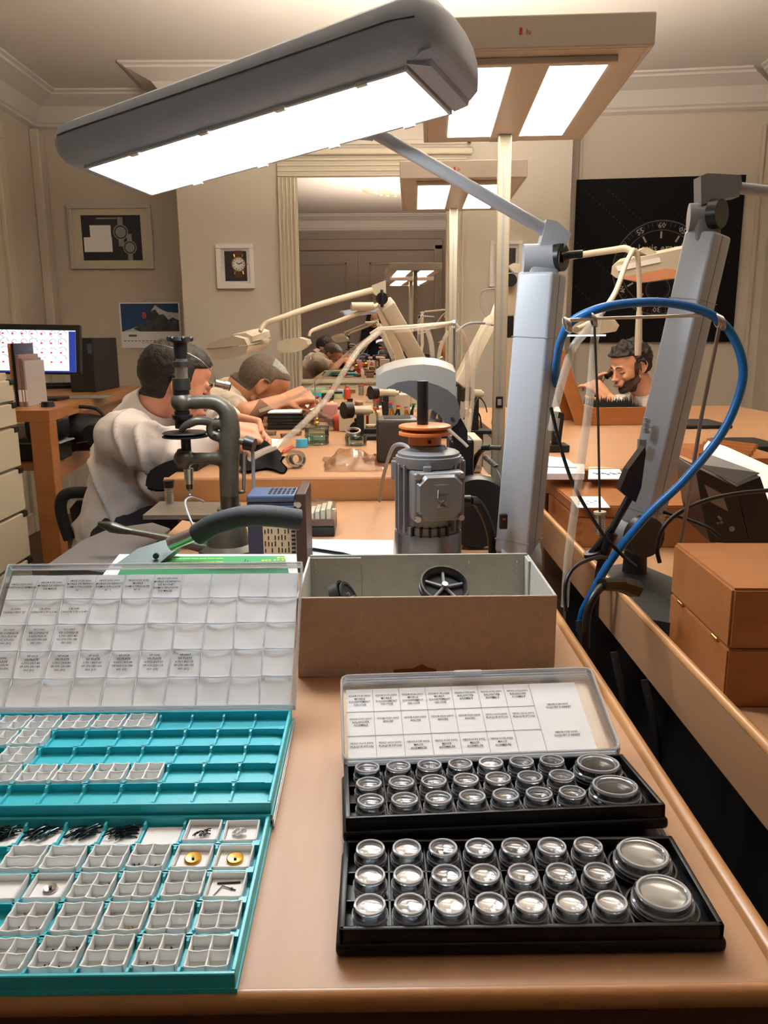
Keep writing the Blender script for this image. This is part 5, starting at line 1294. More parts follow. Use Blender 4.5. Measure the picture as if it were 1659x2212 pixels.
# ---------------------------------------------------------------- electric motor
YM = 1.27
mc_ = P(925, 1100, Y=YM); xm = mc_.x
def mz(y): return P(925, y, Y=YM-0.05).z
t = T('electric_motor', 'grey finned electric motor standing upright with an orange pulley', 'motor', (xm, YM, DZ))
zb_, zh = mz(1160), mz(985)
b = B(); b.lathe([(0.0001, DZ), (0.054, DZ), (0.054, zb_-0.002), (0.053, zb_), (0.050, zb_), (0.050, DZ+0.01), (0.0001, DZ+0.01)], (xm, YM, 0), 48); O('fan_cover', b, mat('galvanised_steel', (150, 156, 166), 0.28, 0.95), t, 40)
for a in (-90, 20, 160): 
    b = B(); d = Vector((math.cos(math.radians(a)), math.sin(math.radians(a)), 0)); p = Vector((xm, YM, (DZ+zb_)/2+0.002))+d*0.054; b.cyl(p-d*0.001, p+d*0.002, 0.0042, 0.003, 12); O('cover_screw', b, m_steel, t, 40)
b = B(); b.cyl((xm, YM, DZ+0.012), (xm, YM, zh-0.012), 0.044, n=48)
b.cyl((xm, YM, zb_-0.01), (xm, YM, zb_+0.012), 0.0495, 0.0475, 48)
O('body', b, m_alu, t, 40)
for k in range(22):
    a = math.radians(k*360/22+8)
    if abs(((math.degrees(a)+90+180) % 360)-180) < 34: 
        z0_, z1_ = zb_-0.008, zb_+0.014
    else: z0_, z1_ = zb_+0.004, zh-0.016
    b = B(); b.box(0.042, 0.0535, -0.0018, 0.0018, z0_, z1_, 0.0005, 1, M=Matrix.Translation((xm, YM, 0)) @ Matrix.Rotation(a, 4, 'Z')); O('cooling_fin', b, m_alu if z1_ > zb_+0.02 else m_blackm, t)
b = B(); b.lathe([(0.0001, zh-0.022), (0.050, zh-0.022), (0.052, zh-0.014), (0.052, zh-0.006), (0.049, zh-0.005), (0.049, zh-0.001), (0.044, zh+0.002), (0.030, zh+0.004), (0.026, zh+0.010), (0.0001, zh+0.010)], (xm, YM, 0), 48); O('end_flange', b, m_alu, t, 25)
for a in (-95, 10, 170, 85):
    a = math.radians(a); d = Vector((math.cos(a), math.sin(a), 0)); p = Vector((xm, YM, zh-0.03))+d*0.053
    b = B(); b.cbox(p, (0.013, 0.013, 0.03), Matrix.Rotation(a, 3, 'Z'), 0.002); ear = O('mounting_ear', b, m_alu, t)
    b = B(); b.cyl(p+Vector((0, 0, 0.015)), p+Vector((0, 0, 0.019)), 0.0045, n=6); O('bolt', b, m_steel, ear, 30)
# terminal box facing the camera, turned a little to the right
MB_ = Matrix.Translation((xm+0.012, YM-0.047, 0)) @ Matrix.Rotation(math.radians(10), 4, 'Z')
tz0, tz1 = mz(1122), mz(1018)
b = B(); b.box(-0.042, 0.038, -0.018, 0.02, tz0, tz1, 0.004, 3, M=MB_); O('terminal_box', b, m_alu, t, 40)
hw, hh = 0.036, (tz1-tz0)/2-0.003; zc_ = (tz0+tz1)/2; ch = 0.013
oct_ = [(-hw+ch, -hh), (hw-ch, -hh), (hw, -hh+ch), (hw, hh-ch), (hw-ch, hh), (-hw+ch, hh), (-hw, hh-ch), (-hw, -hh+ch)]
b = B(); b.sections([[MB_ @ Vector((u-0.002, -0.018, zc_+v)) for u, v in oct_], [MB_ @ Vector((u*0.9-0.002, -0.026, zc_+v*0.9)) for u, v in oct_]]); cv_ = O('terminal_cover', b, m_alu, t)
b = B(); b.box(-0.013, 0.009, -0.0272, -0.0262, zc_-0.021, zc_+0.021, 0.0004, 1, M=MB_); em = O('emblem_plate', b, m_alu, cv_)
for o_ in cv_.children: pass
b = B(); text_bm(b, [('MT', 0.021, MB_ @ Matrix.Translation((-0.0095, -0.0276, zc_-0.018)) @ Matrix.Rotation(PI/2, 4, 'X') @ Matrix.Rotation(PI/2, 4, 'Z') @ Matrix.Translation((0.002, -0.0165, 0)), 'LEFT')])
sd = b.bm; bmesh.ops.solidify(sd, geom=sd.faces[:], thickness=0.0006)
O('embossed_letters', b, m_alu, cv_, recalc=True)
for u, v in ((-0.036, hh-0.002), (0.032, hh-0.002), (-0.036, -hh+0.002), (0.032, -hh+0.002)):
    p = MB_ @ Vector((u, -0.018, zc_+v)); q = MB_ @ Vector((u, -0.0225, zc_+v)); b = B(); b.cyl(p, q, 0.0052, 0.0045, 14); O('cover_bolt', b, m_steel, t, 30)
# pulley and shaft
m_orange = mat('orange_brown_bakelite', (190, 104, 56), 0.35)
zp = zh+0.012
b = B(); b.lathe([(0.0001, zp), (0.026, zp), (0.026, zp+0.012), (0.041, zp+0.015), (0.041, zp+0.019), (0.033, zp+0.0225), (0.041, zp+0.026), (0.041, zp+0.029), (0.038, zp+0.0305), (0.0001, zp+0.0305)], (xm-0.006, YM, 0), 56); O('pulley', b, m_orange, t, 25)
b = B(); b.cyl((xm+0.0, YM-0.0245, zp+0.006), (xm+0.0, YM-0.0265, zp+0.006), 0.0028, n=12); O('grub_screw', b, m_black, t, 30)
b = B(); zt_ = P(912, 823, Y=YM).z; b.cyl((xm-0.0095, YM, zp+0.028), (xm-0.0095, YM, zt_), 0.0088, n=24); O('shaft_sleeve', b, m_black, t, 40)
# cable gland at the right with black cable
b = B(); c = P(1000, 1082, Y=YM-0.03); b.tube([c-Vector((0.012, 0, 0)), c+Vector((0.012, 0, 0))], 0.009, 14, smooth=0); O('cable_gland', b, m_black, t, 40)
b = B(); b.tube([c+Vector((0.01, 0, 0)), P(1030, 1085, Y=YM), P(1050, 1120, Y=YM+0.02), P(1062, 1165, Y=YM+0.04), P(1066, 1240, Y=YM+0.06)], 0.0075, 12); S('motor_cable', b, m_black, 'thick black cable bending down on the right side of the motor', 'cable', smooth=60)
b = B(); b.tube([P(1010, 1190, Y=YM+0.1), P(1030, 1120, Y=YM+0.1), P(1048, 1180, Y=YM+0.1)], 0.005, 8); 
cc = P(1028, 1165, Y=YM+0.16); b = B(); b.lathe([(0.0001, -0.02), (0.062, -0.02), (0.066, -0.01), (0.066, 0.01), (0.062, 0.02), (0.0001, 0.02)], (cc.x, cc.y, DZ+0.068), 40, Matrix.Rotation(PI/2, 3, 'X')); S('round_housing', b, m_black, 'large black round housing standing behind the motor to its right', 'housing', smooth=30)
# belt guard hood on a black arm behind the motor
YH = 1.52
def Hh(x, y, dy=0.0): return P(x, y, Y=YH+dy)
side = [(812, 812), (838, 800), (872, 790), (905, 786), (945, 789), (980, 800), (984, 845), (992, 870), (994, 900), (985, 918), (978, 922), (960, 912), (950, 895), (930, 885), (912, 890), (905, 865), (880, 852), (858, 842), (835, 838), (815, 830)]
t = T('machine_hood', 'curved silver-grey machine hood on a black arm behind the motor', 'machine guard', (Hh(990, 1000).x, YH+0.03, DZ))
m_silver = mat('silver_grey_plastic', (150, 148, 142), 0.45, 0.0); m_hooddk = mat('dark_grey_plastic', (84, 84, 84), 0.5)
arc_top = [(812, 815), (830, 803), (855, 795), (885, 789), (915, 787), (945, 790), (968, 797), (984, 805)]
arc_bot = [(812, 832), (832, 838), (855, 826), (885, 822), (915, 823), (945, 832), (968, 843), (986, 862)]
b = B(); N_ = len(arc_top)
fr_ = [Hh(x, y) for x, y in arc_top]; bk_ = [Hh(x, y, 0.10) for x, y in arc_top]
lo_ = [Hh(x, y) for x, y in arc_bot]
b.sections([[p+Vector((0, 0, -0.003)) for p in lo_] + [q for q in lo_[::-1]], [p+Vector((0, 0.003, -0.004)) for p in fr_]+[q for q in fr_[::-1]], [p+Vector((0, 0.05, 0.008)) for p in fr_]+[q+Vector((0, 0.05, 0.012)) for q in fr_[::-1]], [p+Vector((0, 0.095, -0.02)) for p in fr_]+[q+Vector((0, 0.1, -0.016)) for q in fr_[::-1]]])
O('hood_shell', b, m_silver, t, 60)
lowp = [(835, 838), (858, 826), (885, 822), (915, 823), (945, 832), (968, 843), (984, 857), (992, 875), (994, 900), (988, 915), (976, 923), (962, 914), (950, 897), (932, 884), (914, 888), (905, 868), (880, 852), (858, 842)]
b = B(); b.prism([Hh(x, y, -0.003) for x, y in lowp], (0, 0.004, 0)); O('side_plate', b, m_hooddk, t)
b = B(); b.prism([Hh(x, y, 0.09) for x, y in lowp], (0, 0.004, 0)); O('side_plate', b, m_hooddk, t)
b = B(); c = Hh(977, 905, -0.003); b.cyl(c, c-Vector((0, 0.003, 0)), 0.004, n=6); O('hood_screw', b, m_steeld, t, 30)
b = B(); b.sections([[Hh(x, y, dy) for x, y in ((975, 925), (995, 902), (1010, 930), (1010, 965), (985, 980))] for dy in (0.005, 0.08)]); b.box(Hh(985, 1000).x-0.012, Hh(985, 1000).x+0.035, YH+0.005, YH+0.08, DZ, Hh(985, 950).z, 0.006); O('arm', b, m_black, t)
b = B(); b.tube([Hh(962, 921, -0.01), Hh(1000, 955, -0.01), Hh(1010, 965, -0.01)], 0.003, 8, smooth=0); O('metal_strip', b, m_cream, t, 40)
b = B(); b.tube([Hh(970, 900, 0.03), Hh(945, 885, 0.03), Hh(935, 905, 0.03), Hh(948, 925, 0.03)], 0.006, 8); b.cyl(Hh(935, 905, 0.03), Hh(935, 960, 0.03), 0.012, n=12); O('inner_spindle', b, m_greyd, t, 50)
# grey cable loop left of the motor
b = B(); b.tube([P(820, 1082, Y=1.8), P(826, 1040, Y=1.72), P(836, 1000, Y=1.6), P(848, 968, Y=1.5), P(862, 960, Y=1.45), P(880, 966, Y=1.42), P(890, 990, Y=1.36)], 0.0038, 8); S('grey_cable', b, m_greyd, 'grey cable arching up left of the electric motor', 'cable', smooth=60)
# white sticky label post right of the motor
b = B(); x0, x1 = P(998, 1040, Y=1.46).x, P(1010, 1040, Y=1.46).x
b = B(); b.tube([P(1008, 1052, Y=1.62), P(1030, 985, Y=1.60), P(1044, 972, Y=1.58)], [0.004, 0.006, 0.004], 8, smooth=2); S('bench_lever', b, m_black, 'slanting black lever right of the motor hood', 'lever')
b = B(); b.tube([P(1042, 968, Y=1.56), P(1058, 967, Y=1.55)], 0.006, 10, smooth=0); b.tube([P(1058, 967, Y=1.55), P(1082, 968, Y=1.54)], 0.0045, 10, smooth=0); S('audio_plug', b, m_black, 'black plug pointing at the cream lamp pole', 'plug')

# ================================================================ TASK LAMPS
def column(t, p0, p1, w, rot, m, mside=None, groove=True):
    """square lamp column between two points, turned by rot about its own axis"""
    ax = (p1-p0); L_ = ax.length; ax.normalize()
    q = ax.rotation_difference(Vector((0, 0, 1))).inverted().to_matrix().to_4x4()
    M = Matrix.Translation(p0) @ q @ Matrix.Rotation(rot, 4, 'Z')
    b = B(); b.box(-w/2, w/2, -w/2, w/2, 0, L_, w*0.10, 3, M=M); c_ = O('column', b, m, t, 35)
    if groove:
        b = B(); b.box(w/2-0.0002, w/2+0.0006, -w*0.06, -w*0.03, 0.004, L_-0.004, M=M); O('groove', b, m_greyd, c_)
        for f in (0.05, 0.78):
            b = B(); b.box(-w/2-0.0006, w/2+0.0006, -w/2-0.0006, w/2+0.0006, L_*f, L_*f+0.0012, M=M); O('joint_line', b, m_greyd, c_)
    return M, L_
# near task lamp
YA = 1.30
t = T('task_lamp', 'large grey task lamp with its glowing head in the foreground', 'task lamp', (P(1115, 1200, Y=YA).x, YA, DZ))
pb, ptp = P(1118, 1192, Y=YA), P(1172, 590, Y=YA)
Mc, Lc = column(t, pb, ptp, 0.059, math.radians(-33), m_grey)
b = B(); c = P(1118, 1205, Y=YA); b.tube([c+Vector((-0.03, 0, 0)), c+Vector((0.035, 0, 0))], 0.026, 28, smooth=0); O('base_pivot', b, m_grey, t, 35)
b = B(); b.cyl((c.x-0.008, YA, DZ+0.0003), (c.x-0.008, YA, c.z-0.01), 0.026, 0.02, 24); b.cyl((c.x-0.008, YA, DZ+0.0003), (c.x-0.008, YA, DZ+0.012), 0.034, 0.032, 32); O('base', b, m_black, t, 35)
b = B(); c = P(1088, 1127, Y=YA-0.037); b.box(c.x-0.006, c.x+0.006, c.y-0.002, c.y+0.008, c.z-0.012, c.z+0.012, 0.001, M=Matrix.Identity(4)); sw = O('switch', b, m_black, t)
b = B(); b.box(c.x-0.002, c.x+0.003, c.y-0.003, c.y-0.0018, c.z+0.003, c.z+0.006); O('switch_light', b, mat('dull_red', (150, 50, 40), 0.4), sw)
jc = P(1172, 560, Y=YA)
b = B(); b.tube([jc+Vector((-0.030, 0.0, 0)), jc+Vector((0.022, -0.004, 0))], 0.0225, 28, smooth=0); b.box(jc.x-0.022, jc.x+0.022, YA-0.02, YA+0.02, jc.z-0.032, jc.z+0.004, 0.006); O('joint_barrel', b, m_grey, t, 40)
kc = P(1203, 557, Y=YA-0.006)
b = B(); b.cyl(kc+Vector((-0.004, 0.002, 0)), kc+Vector((0.008, -0.008, 0)), 0.0215, 0.0205, 28); kn = O('clamp_knob', b, m_black, t, 40)
b = B(); b.tube([kc+Vector((0.006, -0.008, 0)), P(1232, 551, Y=YA-0.016), P(1259, 549, Y=YA-0.02)], [0.0085, 0.006, 0.0065], 12, smooth=3); O('knob_lever', b, m_black, kn, 50)
b = B(); pts_ = [P(x, y, Y=YA) for x, y in ((1177, 476), (1199, 480), (1230, 508), (1216, 536), (1190, 560), (1158, 552), (1166, 520))]
b.prism([p+Vector((0, -0.014, 0)) for p in pts_], (0, 0.028, 0)); O('elbow_block', b, m_grey, t)
a0_, a1_ = P(1186, 502, Y=YA), P(808, 285, Y=1.22)
b = B(); b.tube([a0_, a0_.lerp(a1_, 0.06), a1_], [0.0115, 0.0095, 0.0092], 18, smooth=0); O('arm', b, m_grey, t, 40)
# lamp head: four corners of the light panel solved from the photograph
Q = [Vector((-0.4077, 1.2389, 1.5882)), Vector((0.0361, 1.0164, 1.6480)), Vector((0.1049, 1.1217, 1.6326)), Vector((-0.3388, 1.3443, 1.5727))]
MH = frame_M(Q[0], Q[1]-Q[0], Q[3]-Q[0])     # x along the head, y towards the far side, z up
LH, WH = (Q[1]-Q[0]).length, (Q[3]-Q[0]).length
prof = [(-0.004, 0.001), (-0.020, 0.002), (-0.034, 0.012), (-0.040, 0.026), (-0.0405, 0.034), (-0.037, 0.050), (-0.018, 0.064), (0.03, 0.071), (0.075, 0.069), (0.115, 0.056), (0.134, 0.036), (0.137, 0.018), (0.133, 0.002), (0.127, 0.001)]
def sec(x, s, dz=0.0, squash=1.0):
    cx = 0.05
    return [MH @ Vector((x, cx+(u-cx)*s, v*squash+dz)) for u, v in prof]
b = B(); b.sections([sec(-0.034, 0.80, 0.010, 0.55), sec(-0.03, 0.90, 0.006, 0.75), sec(-0.016, 0.98, 0.002, 0.92), sec(0.0, 1, 0, 0.95), sec(LH*0.5, 1.0, 0, 1.0), sec(LH, 1.02, 0, 1.08), sec(LH+0.012, 1.0, 0.002, 1.06), sec(LH+0.032, 0.93, 0.004, 0.98), sec(LH+0.046, 0.80, 0.008, 0.82), sec(LH+0.052, 0.62, 0.016, 0.58)])
O('head_shell', b, m_shell, t, 50)
b = B(); pr2 = [(-0.0408, 0.0335), (-0.0412, 0.0345), (-0.0408, 0.0355)]
b.tube([MH @ Vector((x, -0.0408*s+0.05*(1-s), 0.034)) for x, s in ((-0.016, 0.98), (0.0, 1), (LH*0.5, 1), (LH, 1.02), (LH+0.03, 0.94))], 0.0011, 6, smooth=0); O('seam', b, mat('seam_dark', (80, 80, 84), 0.6), t)
b = B()
fr4 = [(-0.005, LH+0.005, -0.005, 0.0), (-0.005, LH+0.005, WH, WH+0.005), (-0.005, 0.0, 0.0, WH), (LH, LH+0.005, 0.0, WH)]
for q in fr4: b.box(q[0], q[1], q[2], q[3], -0.0035, 0.003, 0.0008, 1, M=MH)
O('panel_frame', b, mat('clear_frame_grey', (190, 200, 206), 0.25), t)
m_led = mat('cool_light_panel', (240, 248, 255), 0.4, emit=((0.92, 0.97, 1.0), TASK_POWER))
b = B(); b.box(0, LH, 0, WH, -0.001, 0.002, M=MH); O('light_panel', b, m_led, t)
for x in (0.09, 0.21, 0.33, 0.445):
    for y in (-0.004, WH+0.002):
        b = B(); b.box(x-0.008, x+0.008, y-0.002, y+0.004, -0.006, -0.001, 0.0008, 1, M=MH); O('panel_clip', b, m_white, t)
b = B(); hp = MH @ Vector((LH*0.62, 0.125, 0.03)); b.tube([hp, a1_], [0.016, 0.012], 16, smooth=0); b.sph(hp, 0.018, 14); O('head_pivot', b, m_shell, t, 40)

for (o_, r_) in ((0.016, 0.0016),):
    b = B(); b.tube([MH @ Vector(p) for p in ((0.012, -o_, 0.0045+o_*0.2), (0.03, -o_, 0.002+o_*0.25), (LH, -o_, 0.002+o_*0.25), (LH+o_, -o_*0.6, 0.004), (LH+o_*1.1, WH*0.5, 0.003), (LH+o_, WH+0.002, 0.003))], r_, 8, smooth=3); O('housing_ridge', b, m_shell, t, 60)
b = B(); b.sections([[MH @ Vector(p) for p in ((LH+0.008, -0.012, -0.001), (LH+0.008, WH+0.004, -0.001), (LH+0.008, WH+0.004, 0.02), (LH+0.008, -0.012, 0.02))], [MH @ Vector(p) for p in ((LH+0.030, 0.006, -0.002), (LH+0.030, WH-0.004, -0.002), (LH+0.036, WH, 0.02), (LH+0.036, -0.004, 0.02))]]); O('end_block', b, m_shell, t)
# second tall task lamp, on the right bench
YB2 = 1.36
t = T('task_lamp', 'second grey task lamp column on the right bench, head out of frame', 'task lamp', (P(1400, 1250, Y=YB2).x, YB2, RZ))
pb, ptp = P(1386, 1132, Y=YB2), P(1530, 505, Y=YB2)
column(t, pb, ptp, 0.054, math.radians(-52), m_grey)
c = P(1375, 1158, Y=YB2)
b = B(); b.tube([c+Vector((-0.03, 0.02, 0.002)), c+Vector((0.02, -0.01, 0))], 0.03, 30, smooth=0); O('base_pivot', b, m_grey, t, 35)
b = B(); c2_ = P(1389, 1160, Y=YB2-0.04); b.tube([c2_+Vector((0, 0.012, 0)), c2_+Vector((0.006, -0.006, 0))], [0.0355, 0.034], 32, smooth=0); O('pivot_cap', b, m_black, t, 40)
b = B(); b.cyl((c.x, YB2, RZ+0.012), (c.x, YB2, c.z), 0.022, 0.018, 20)
f0 = [P(x, y, Z=RZ+0.014) for x, y in ((1296, 1290), (1335, 1345), (1450, 1330), (1452, 1265), (1370, 1230), (1305, 1240))]
b.prism([Vector((max(p.x, RX0+0.0145), p.y, RZ+0.0003)) for p in f0], (0, 0, 0.028)); O('clamp_base', b, mat('black_clamp', (30, 29, 32), 0.5), t, 30)
kc = P(1545, 462, Y=YB2-0.02); kj = P(1525, 470, Y=YB2)
b = B(); b.tube([kj+Vector((-0.026, 0.006, 0)), kj+Vector((0.02, -0.004, 0))], 0.0225, 28, smooth=0); b.box(kj.x-0.02, kj.x+0.02, YB2-0.02, YB2+0.02, kj.z-0.04, kj.z, 0.006); O('joint_barrel', b, m_greyd, t, 40)
b = B(); b.cyl(kc+Vector((-0.002, 0.006, 0)), kc+Vector((0.008, -0.006, 0)), 0.0235, 0.022, 28); O('clamp_knob', b, m_black, t, 40)
pts_ = [P(x, y, Y=YB2) for x, y in ((1506, 384), (1520, 378), (1592, 382), (1594, 400), (1588, 428), (1560, 432), (1530, 438), (1507, 446))]
b = B(); b.prism([p+Vector((0, -0.015, 0)) for p in pts_], (0, 0.03, 0)); O('elbow_block', b, m_greyd, t)
b = B(); b.tube([P(1585, 405, Y=YB2), P(1670, 415, Y=YB2+0.01), P(1760, 425, Y=YB2+0.02)], 0.0092, 16, smooth=0); O('arm', b, m_grey, t, 40)
b = B()
for (y0_, y1_) in ((866, 900), (905, 950)):
    pass
cpt = P(1402, 905, Y=YB2-0.034)
for k in range(9):
    q = cpt+Vector((-0.002+0.0012*(k % 3)-0.0045, 0, -0.003*k)); b.box(q.x, q.x+0.007+0.001*(k % 2), q.y, q.y+0.012, q.z, q.z+0.0015)
for k in range(8):
    q = cpt+Vector((-0.013, 0, -0.034)); b.box(q.x+k*0.0015, q.x+k*0.0015+0.0008, q.y, q.y+0.012, q.z-0.014, q.z)
O('column_marking', b, m_greyd, t)
# black hose handle leaning on the second column, with its strain relief and rod
YC2 = 1.24
t = T('black_holder', 'slanting black holder with a thin rod clamped before the second lamp column', 'holder', P(1290, 1300, Z=RZ))
b = B(); pts_ = [P(x, y, Y=YC2) for x, y in ((1388, 963), (1390, 975), (1380, 1050), (1368, 1082), (1352, 1072), (1334, 1056), (1352, 1012))]
b.prism([p+Vector((0, -0.012, 0)) for p in pts_], (0, 0.024, 0)); O('grip', b, m_black, t)
b = B(); b.tube([P(1362, 1070, Y=YC2), P(1310, 1170, Y=YC2), P(1290, 1260, Y=YC2-0.02), P(1284, 1330, Y=YC2-0.03)], [0.0065, 0.0055, 0.006, 0.0065], 12); O('rod', b, m_black, t, 50)
b = B(); b.tube([P(1318, 1150, Y=YC2-0.006), P(1296, 1212, Y=YC2-0.006)], [0.013, 0.0105], 14, smooth=0); b.tube([P(1276, 1196, Y=YC2-0.01), P(1322, 1140, Y=YC2-0.01)], 0.005, 8, smooth=0); O('clamp', b, m_black, t, 40)
b = B(); b.cyl(P(1281, 1200, Y=YC2-0.012), P(1279, 1192, Y=YC2-0.012), 0.014, n=16); O('clamp_nut', b, m_black, t, 40)
# ================================================================ BLUE HOSE ON ITS WIRE STAND
YQ = 1.16
def H_(x, y, dy=0.0): return P(x, y, Y=YQ+dy)
m_hose = mat('blue_hose', (22, 104, 178), 0.35)
b = B(); b.tube([H_(1252, 1362, 0.06), H_(1258, 1325, 0.05), H_(1275, 1290, 0.04), H_(1320, 1210, 0.03), H_(1395, 1117, 0.02), H_(1480, 1035, 0.01), H_(1560, 935), H_(1600, 840), H_(1602, 775), H_(1572, 710), H_(1520, 672), H_(1440, 654), H_(1360, 655), H_(1290, 668), H_(1235, 695, 0.02), H_(1212, 735, 0.05), H_(1203, 780, 0.09), H_(1200, 830, 0.14)], 0.0062, 14, smooth=8)
S('blue_hose', b, m_hose, 'bright blue air hose looping over the wire stand on the right', 'hose', smooth=60, loc=H_(1252, 1362, 0.06))
t = T('wire_stand', 'thin steel wire stand holding the blue hose with ring clips', 'stand', P(1480, 1180, Z=RZ+0.1))
t.location.z = RZ; WORLD[t.name].translation.z = RZ
b = B(); b.tube([H_(1225, 692), H_(1290, 688), H_(1515, 681)], [0.0028, 0.0022, 0.0024], 8, smooth=0); O('cross_rod', b, m_steel, t, 40)
b = B(); e0 = H_(1470, 1180, 0.03); b.tube([H_(1556, 695), H_(1515, 900, 0.015), e0, Vector((e0.x-0.01, e0.y, RZ))], 0.0030, 8, smooth=0); O('upright_rod', b, mat('bronze_wire', (150, 134, 118), 0.35, 0.7), t, 40)
b = B(); sp = P(1296, 1120, Y=1.19)
b.tube([H_(1284, 700), P(1292, 900, Y=1.17), sp, P(1298, 1150, Y=1.19)], 0.0018, 8, smooth=0); O('thin_rod', b, m_steeld, t, 40)
for (x, y, n_) in ((1226, 700, 3), (1552, 692, 4), (1284, 690, 2)):
    for k in range(n_):
        b = B(); c = H_(x+k*4-4, y+k*2); b.lathe([(0.0082, -0.0012), (0.0104, -0.0012), (0.0104, 0.0012), (0.0082, 0.0012)], c, 20, Euler((math.radians(10), math.radians(75), math.radians(10))).to_matrix(), closed=True); O('ring_clip', b, m_steel, t, 50)
b = B()
for k in range(14):
    c = P(1296, 1108+3.4*k, Y=1.19); b.lathe([(0.0062, -0.0007), (0.0077, -0.0007), (0.0077, 0.0007), (0.0062, 0.0007)], c, 16, closed=True)
O('coil_spring', b, m_steel, t, 50)
b = B(); b.cyl(P(1296, 1105, Y=1.19), P(1296, 1110, Y=1.19), 0.0095, n=16); O('spring_cap', b, m_cream, t, 40)
# clear hoses hanging from the cross rod
for i, (pts_, lab) in enumerate(((((1290, 690), (1284, 740), (1275, 850), (1258, 980), (1240, 1110), (1230, 1180), (1224, 1240), (1220, 1310)), 'clear plastic hose hanging from the stand, the one reaching lowest'),
                    (((1300, 680), (1262, 720), (1236, 755), (1215, 820), (1200, 880), (1192, 930)), 'clear plastic hose bending left behind the stand to the lamp column'))):
    b = B(); b.tube([H_(x, y, 0.03+0.03*i) for x, y in pts_], 0.0062, 12, smooth=6); S('clear_hose', b, m_tube, lab, 'hose', 'clear hoses on the wire stand', smooth=60, loc=H_(*pts_[-1], 0.03))
# thin black cables around the stand
cabs = [([(1190, 880, 1.2), (1215, 980, 1.2), (1245, 1060, 1.19), (1300, 1150, 1.17), (1345, 1200, 1.16), (1375, 1225, 1.15)], 0.0028, 'thin black cable crossing from the lamp column down to the clamp base'),
        ([(1222, 1320, 1.05), (1222, 1260, 1.06), (1245, 1222, 1.08), (1290, 1204, 1.12), (1310, 1205, 1.14)], 0.0028, 'black cable arching over the bench rim left of the rod'),
        ([(1425, 1215, 1.22), (1420, 1180, 1.22), (1440, 1130, 1.22), (1500, 1090, 1.23), (1580, 1068, 1.25), (1675, 1058, 1.27)], 0.0035, 'black cable running from the lamp base to the right edge below the black box'),
        ([(1430, 1105, 1.35), (1480, 1120, 1.33), (1530, 1140, 1.31), (1555, 1160, 1.3)], 0.0028, 'dark cable lying across the wooden case to the black box'),
        ([(1265, 1400, 0.98), (1268, 1330, 0.99), (1285, 1285, 1.0), (1310, 1262, 1.02), (1345, 1262, 1.05), (1365, 1268, 1.07)], 0.0055, 'thick black mains cable with a ribbed plug above the gap')]
for pts_, r, lab in cabs:
    b = B(); b.tube([P(x, y, Y=Y_) for x, y, Y_ in pts_], r, 10, smooth=6); S('power_cable', b, m_black, lab, 'cable', smooth=60, loc=P(pts_[0][0], pts_[0][1], Y=pts_[0][2]))
b = B(); b.tube([P(1300, 1262, Y=1.01), P(1340, 1262, Y=1.04)], [0.008, 0.010], 10, smooth=0); b.tube([P(1338, 1260, Y=1.04), P(1372, 1272, Y=1.07)], [0.011, 0.013], 6, smooth=0); S('mains_plug', b, m_black, 'black appliance plug on the thick mains cable', 'plug')
# loose dark cables hanging in the gap between benches
for i, (x_, y0_) in enumerate(((0.30, 1.15), (0.325, 1.05), (0.345, 0.98))):
    b = B(); b.tube([(x_, y0_, 0.93-0.01*i), (x_+0.012, y0_-0.04, 0.80), (x_-0.015, y0_-0.06, 0.6), (x_, y0_-0.08, 0.3), (x_+0.01, y0_-0.02, 0.02)], 0.005, 8); S('hanging_cable', b, m_blackm, 'dark cable hanging down in the gap between the near benches, %s from the back' % ORD[i], 'cable', 'cables in the bench gap', smooth=60)
# black power supply block left of the big wooden box
c = P(1400, 1300, Z=RZ); pz = [P(1352, 1300, Z=RZ+0.03), P(1362, 1340, Z=RZ+0.02), P(1446, 1352, Z=RZ+0.02), P(1452, 1290, Z=RZ+0.03), P(1370, 1262, Z=RZ+0.03)]
b = B(); b.prism([Vector((max(p.x, RX0+0.016), p.y-0.02, RZ+0.0005)) for p in pz], (0, 0, 0.03)); S('power_supply', b, m_blackm, 'black power supply block left of the big wooden box', 'power supply')

# ================================================================ WOODEN BOXES AND THINGS ON THE RIGHT BENCH
def wbox(name, label, corners, z0, z1, cat='box', lidh=None, hinges=True, fingers=False, m=None, lab_paper=False):
    """corners: near-left, near-right, far-right, far-left at base"""
    m = m or m_boxwood
    c = sum((Vector((p[0], p[1], 0)) for p in corners), Vector())/4
    t = T(name, label, cat, (c.x, c.y, z0))
    zl = z0+(z1-z0)*(lidh or 0.62)
    def ring(z, off=0.0): return [Vector((c.x+(p[0]-c.x)*(1+off), c.y+(p[1]-c.y)*(1+off), z)) for p in corners]
    b = B(); b.prism(ring(z0), (0, 0, zl-0.001-z0)); bmesh.ops.bevel(b.bm, geom=b.bm.edges[:], offset=0.002, segments=2, affect='EDGES'); O('box_body', b, m, t)
    b = B(); b.prism(ring(zl), (0, 0, z1-zl)); bmesh.ops.bevel(b.bm, geom=b.bm.edges[:], offset=0.003, segments=2, affect='EDGES'); l = O('box_lid', b, m, t)
    return t, l, zl, c
# big box at the right edge
bl, br_, = P(1437, 1390, Z=RZ), None
k0 = P(1561, 1528, Z=RZ); k1 = P(1441, 1385, Z=RZ)   # left side: near corner and far corner of the base
zt_ = None
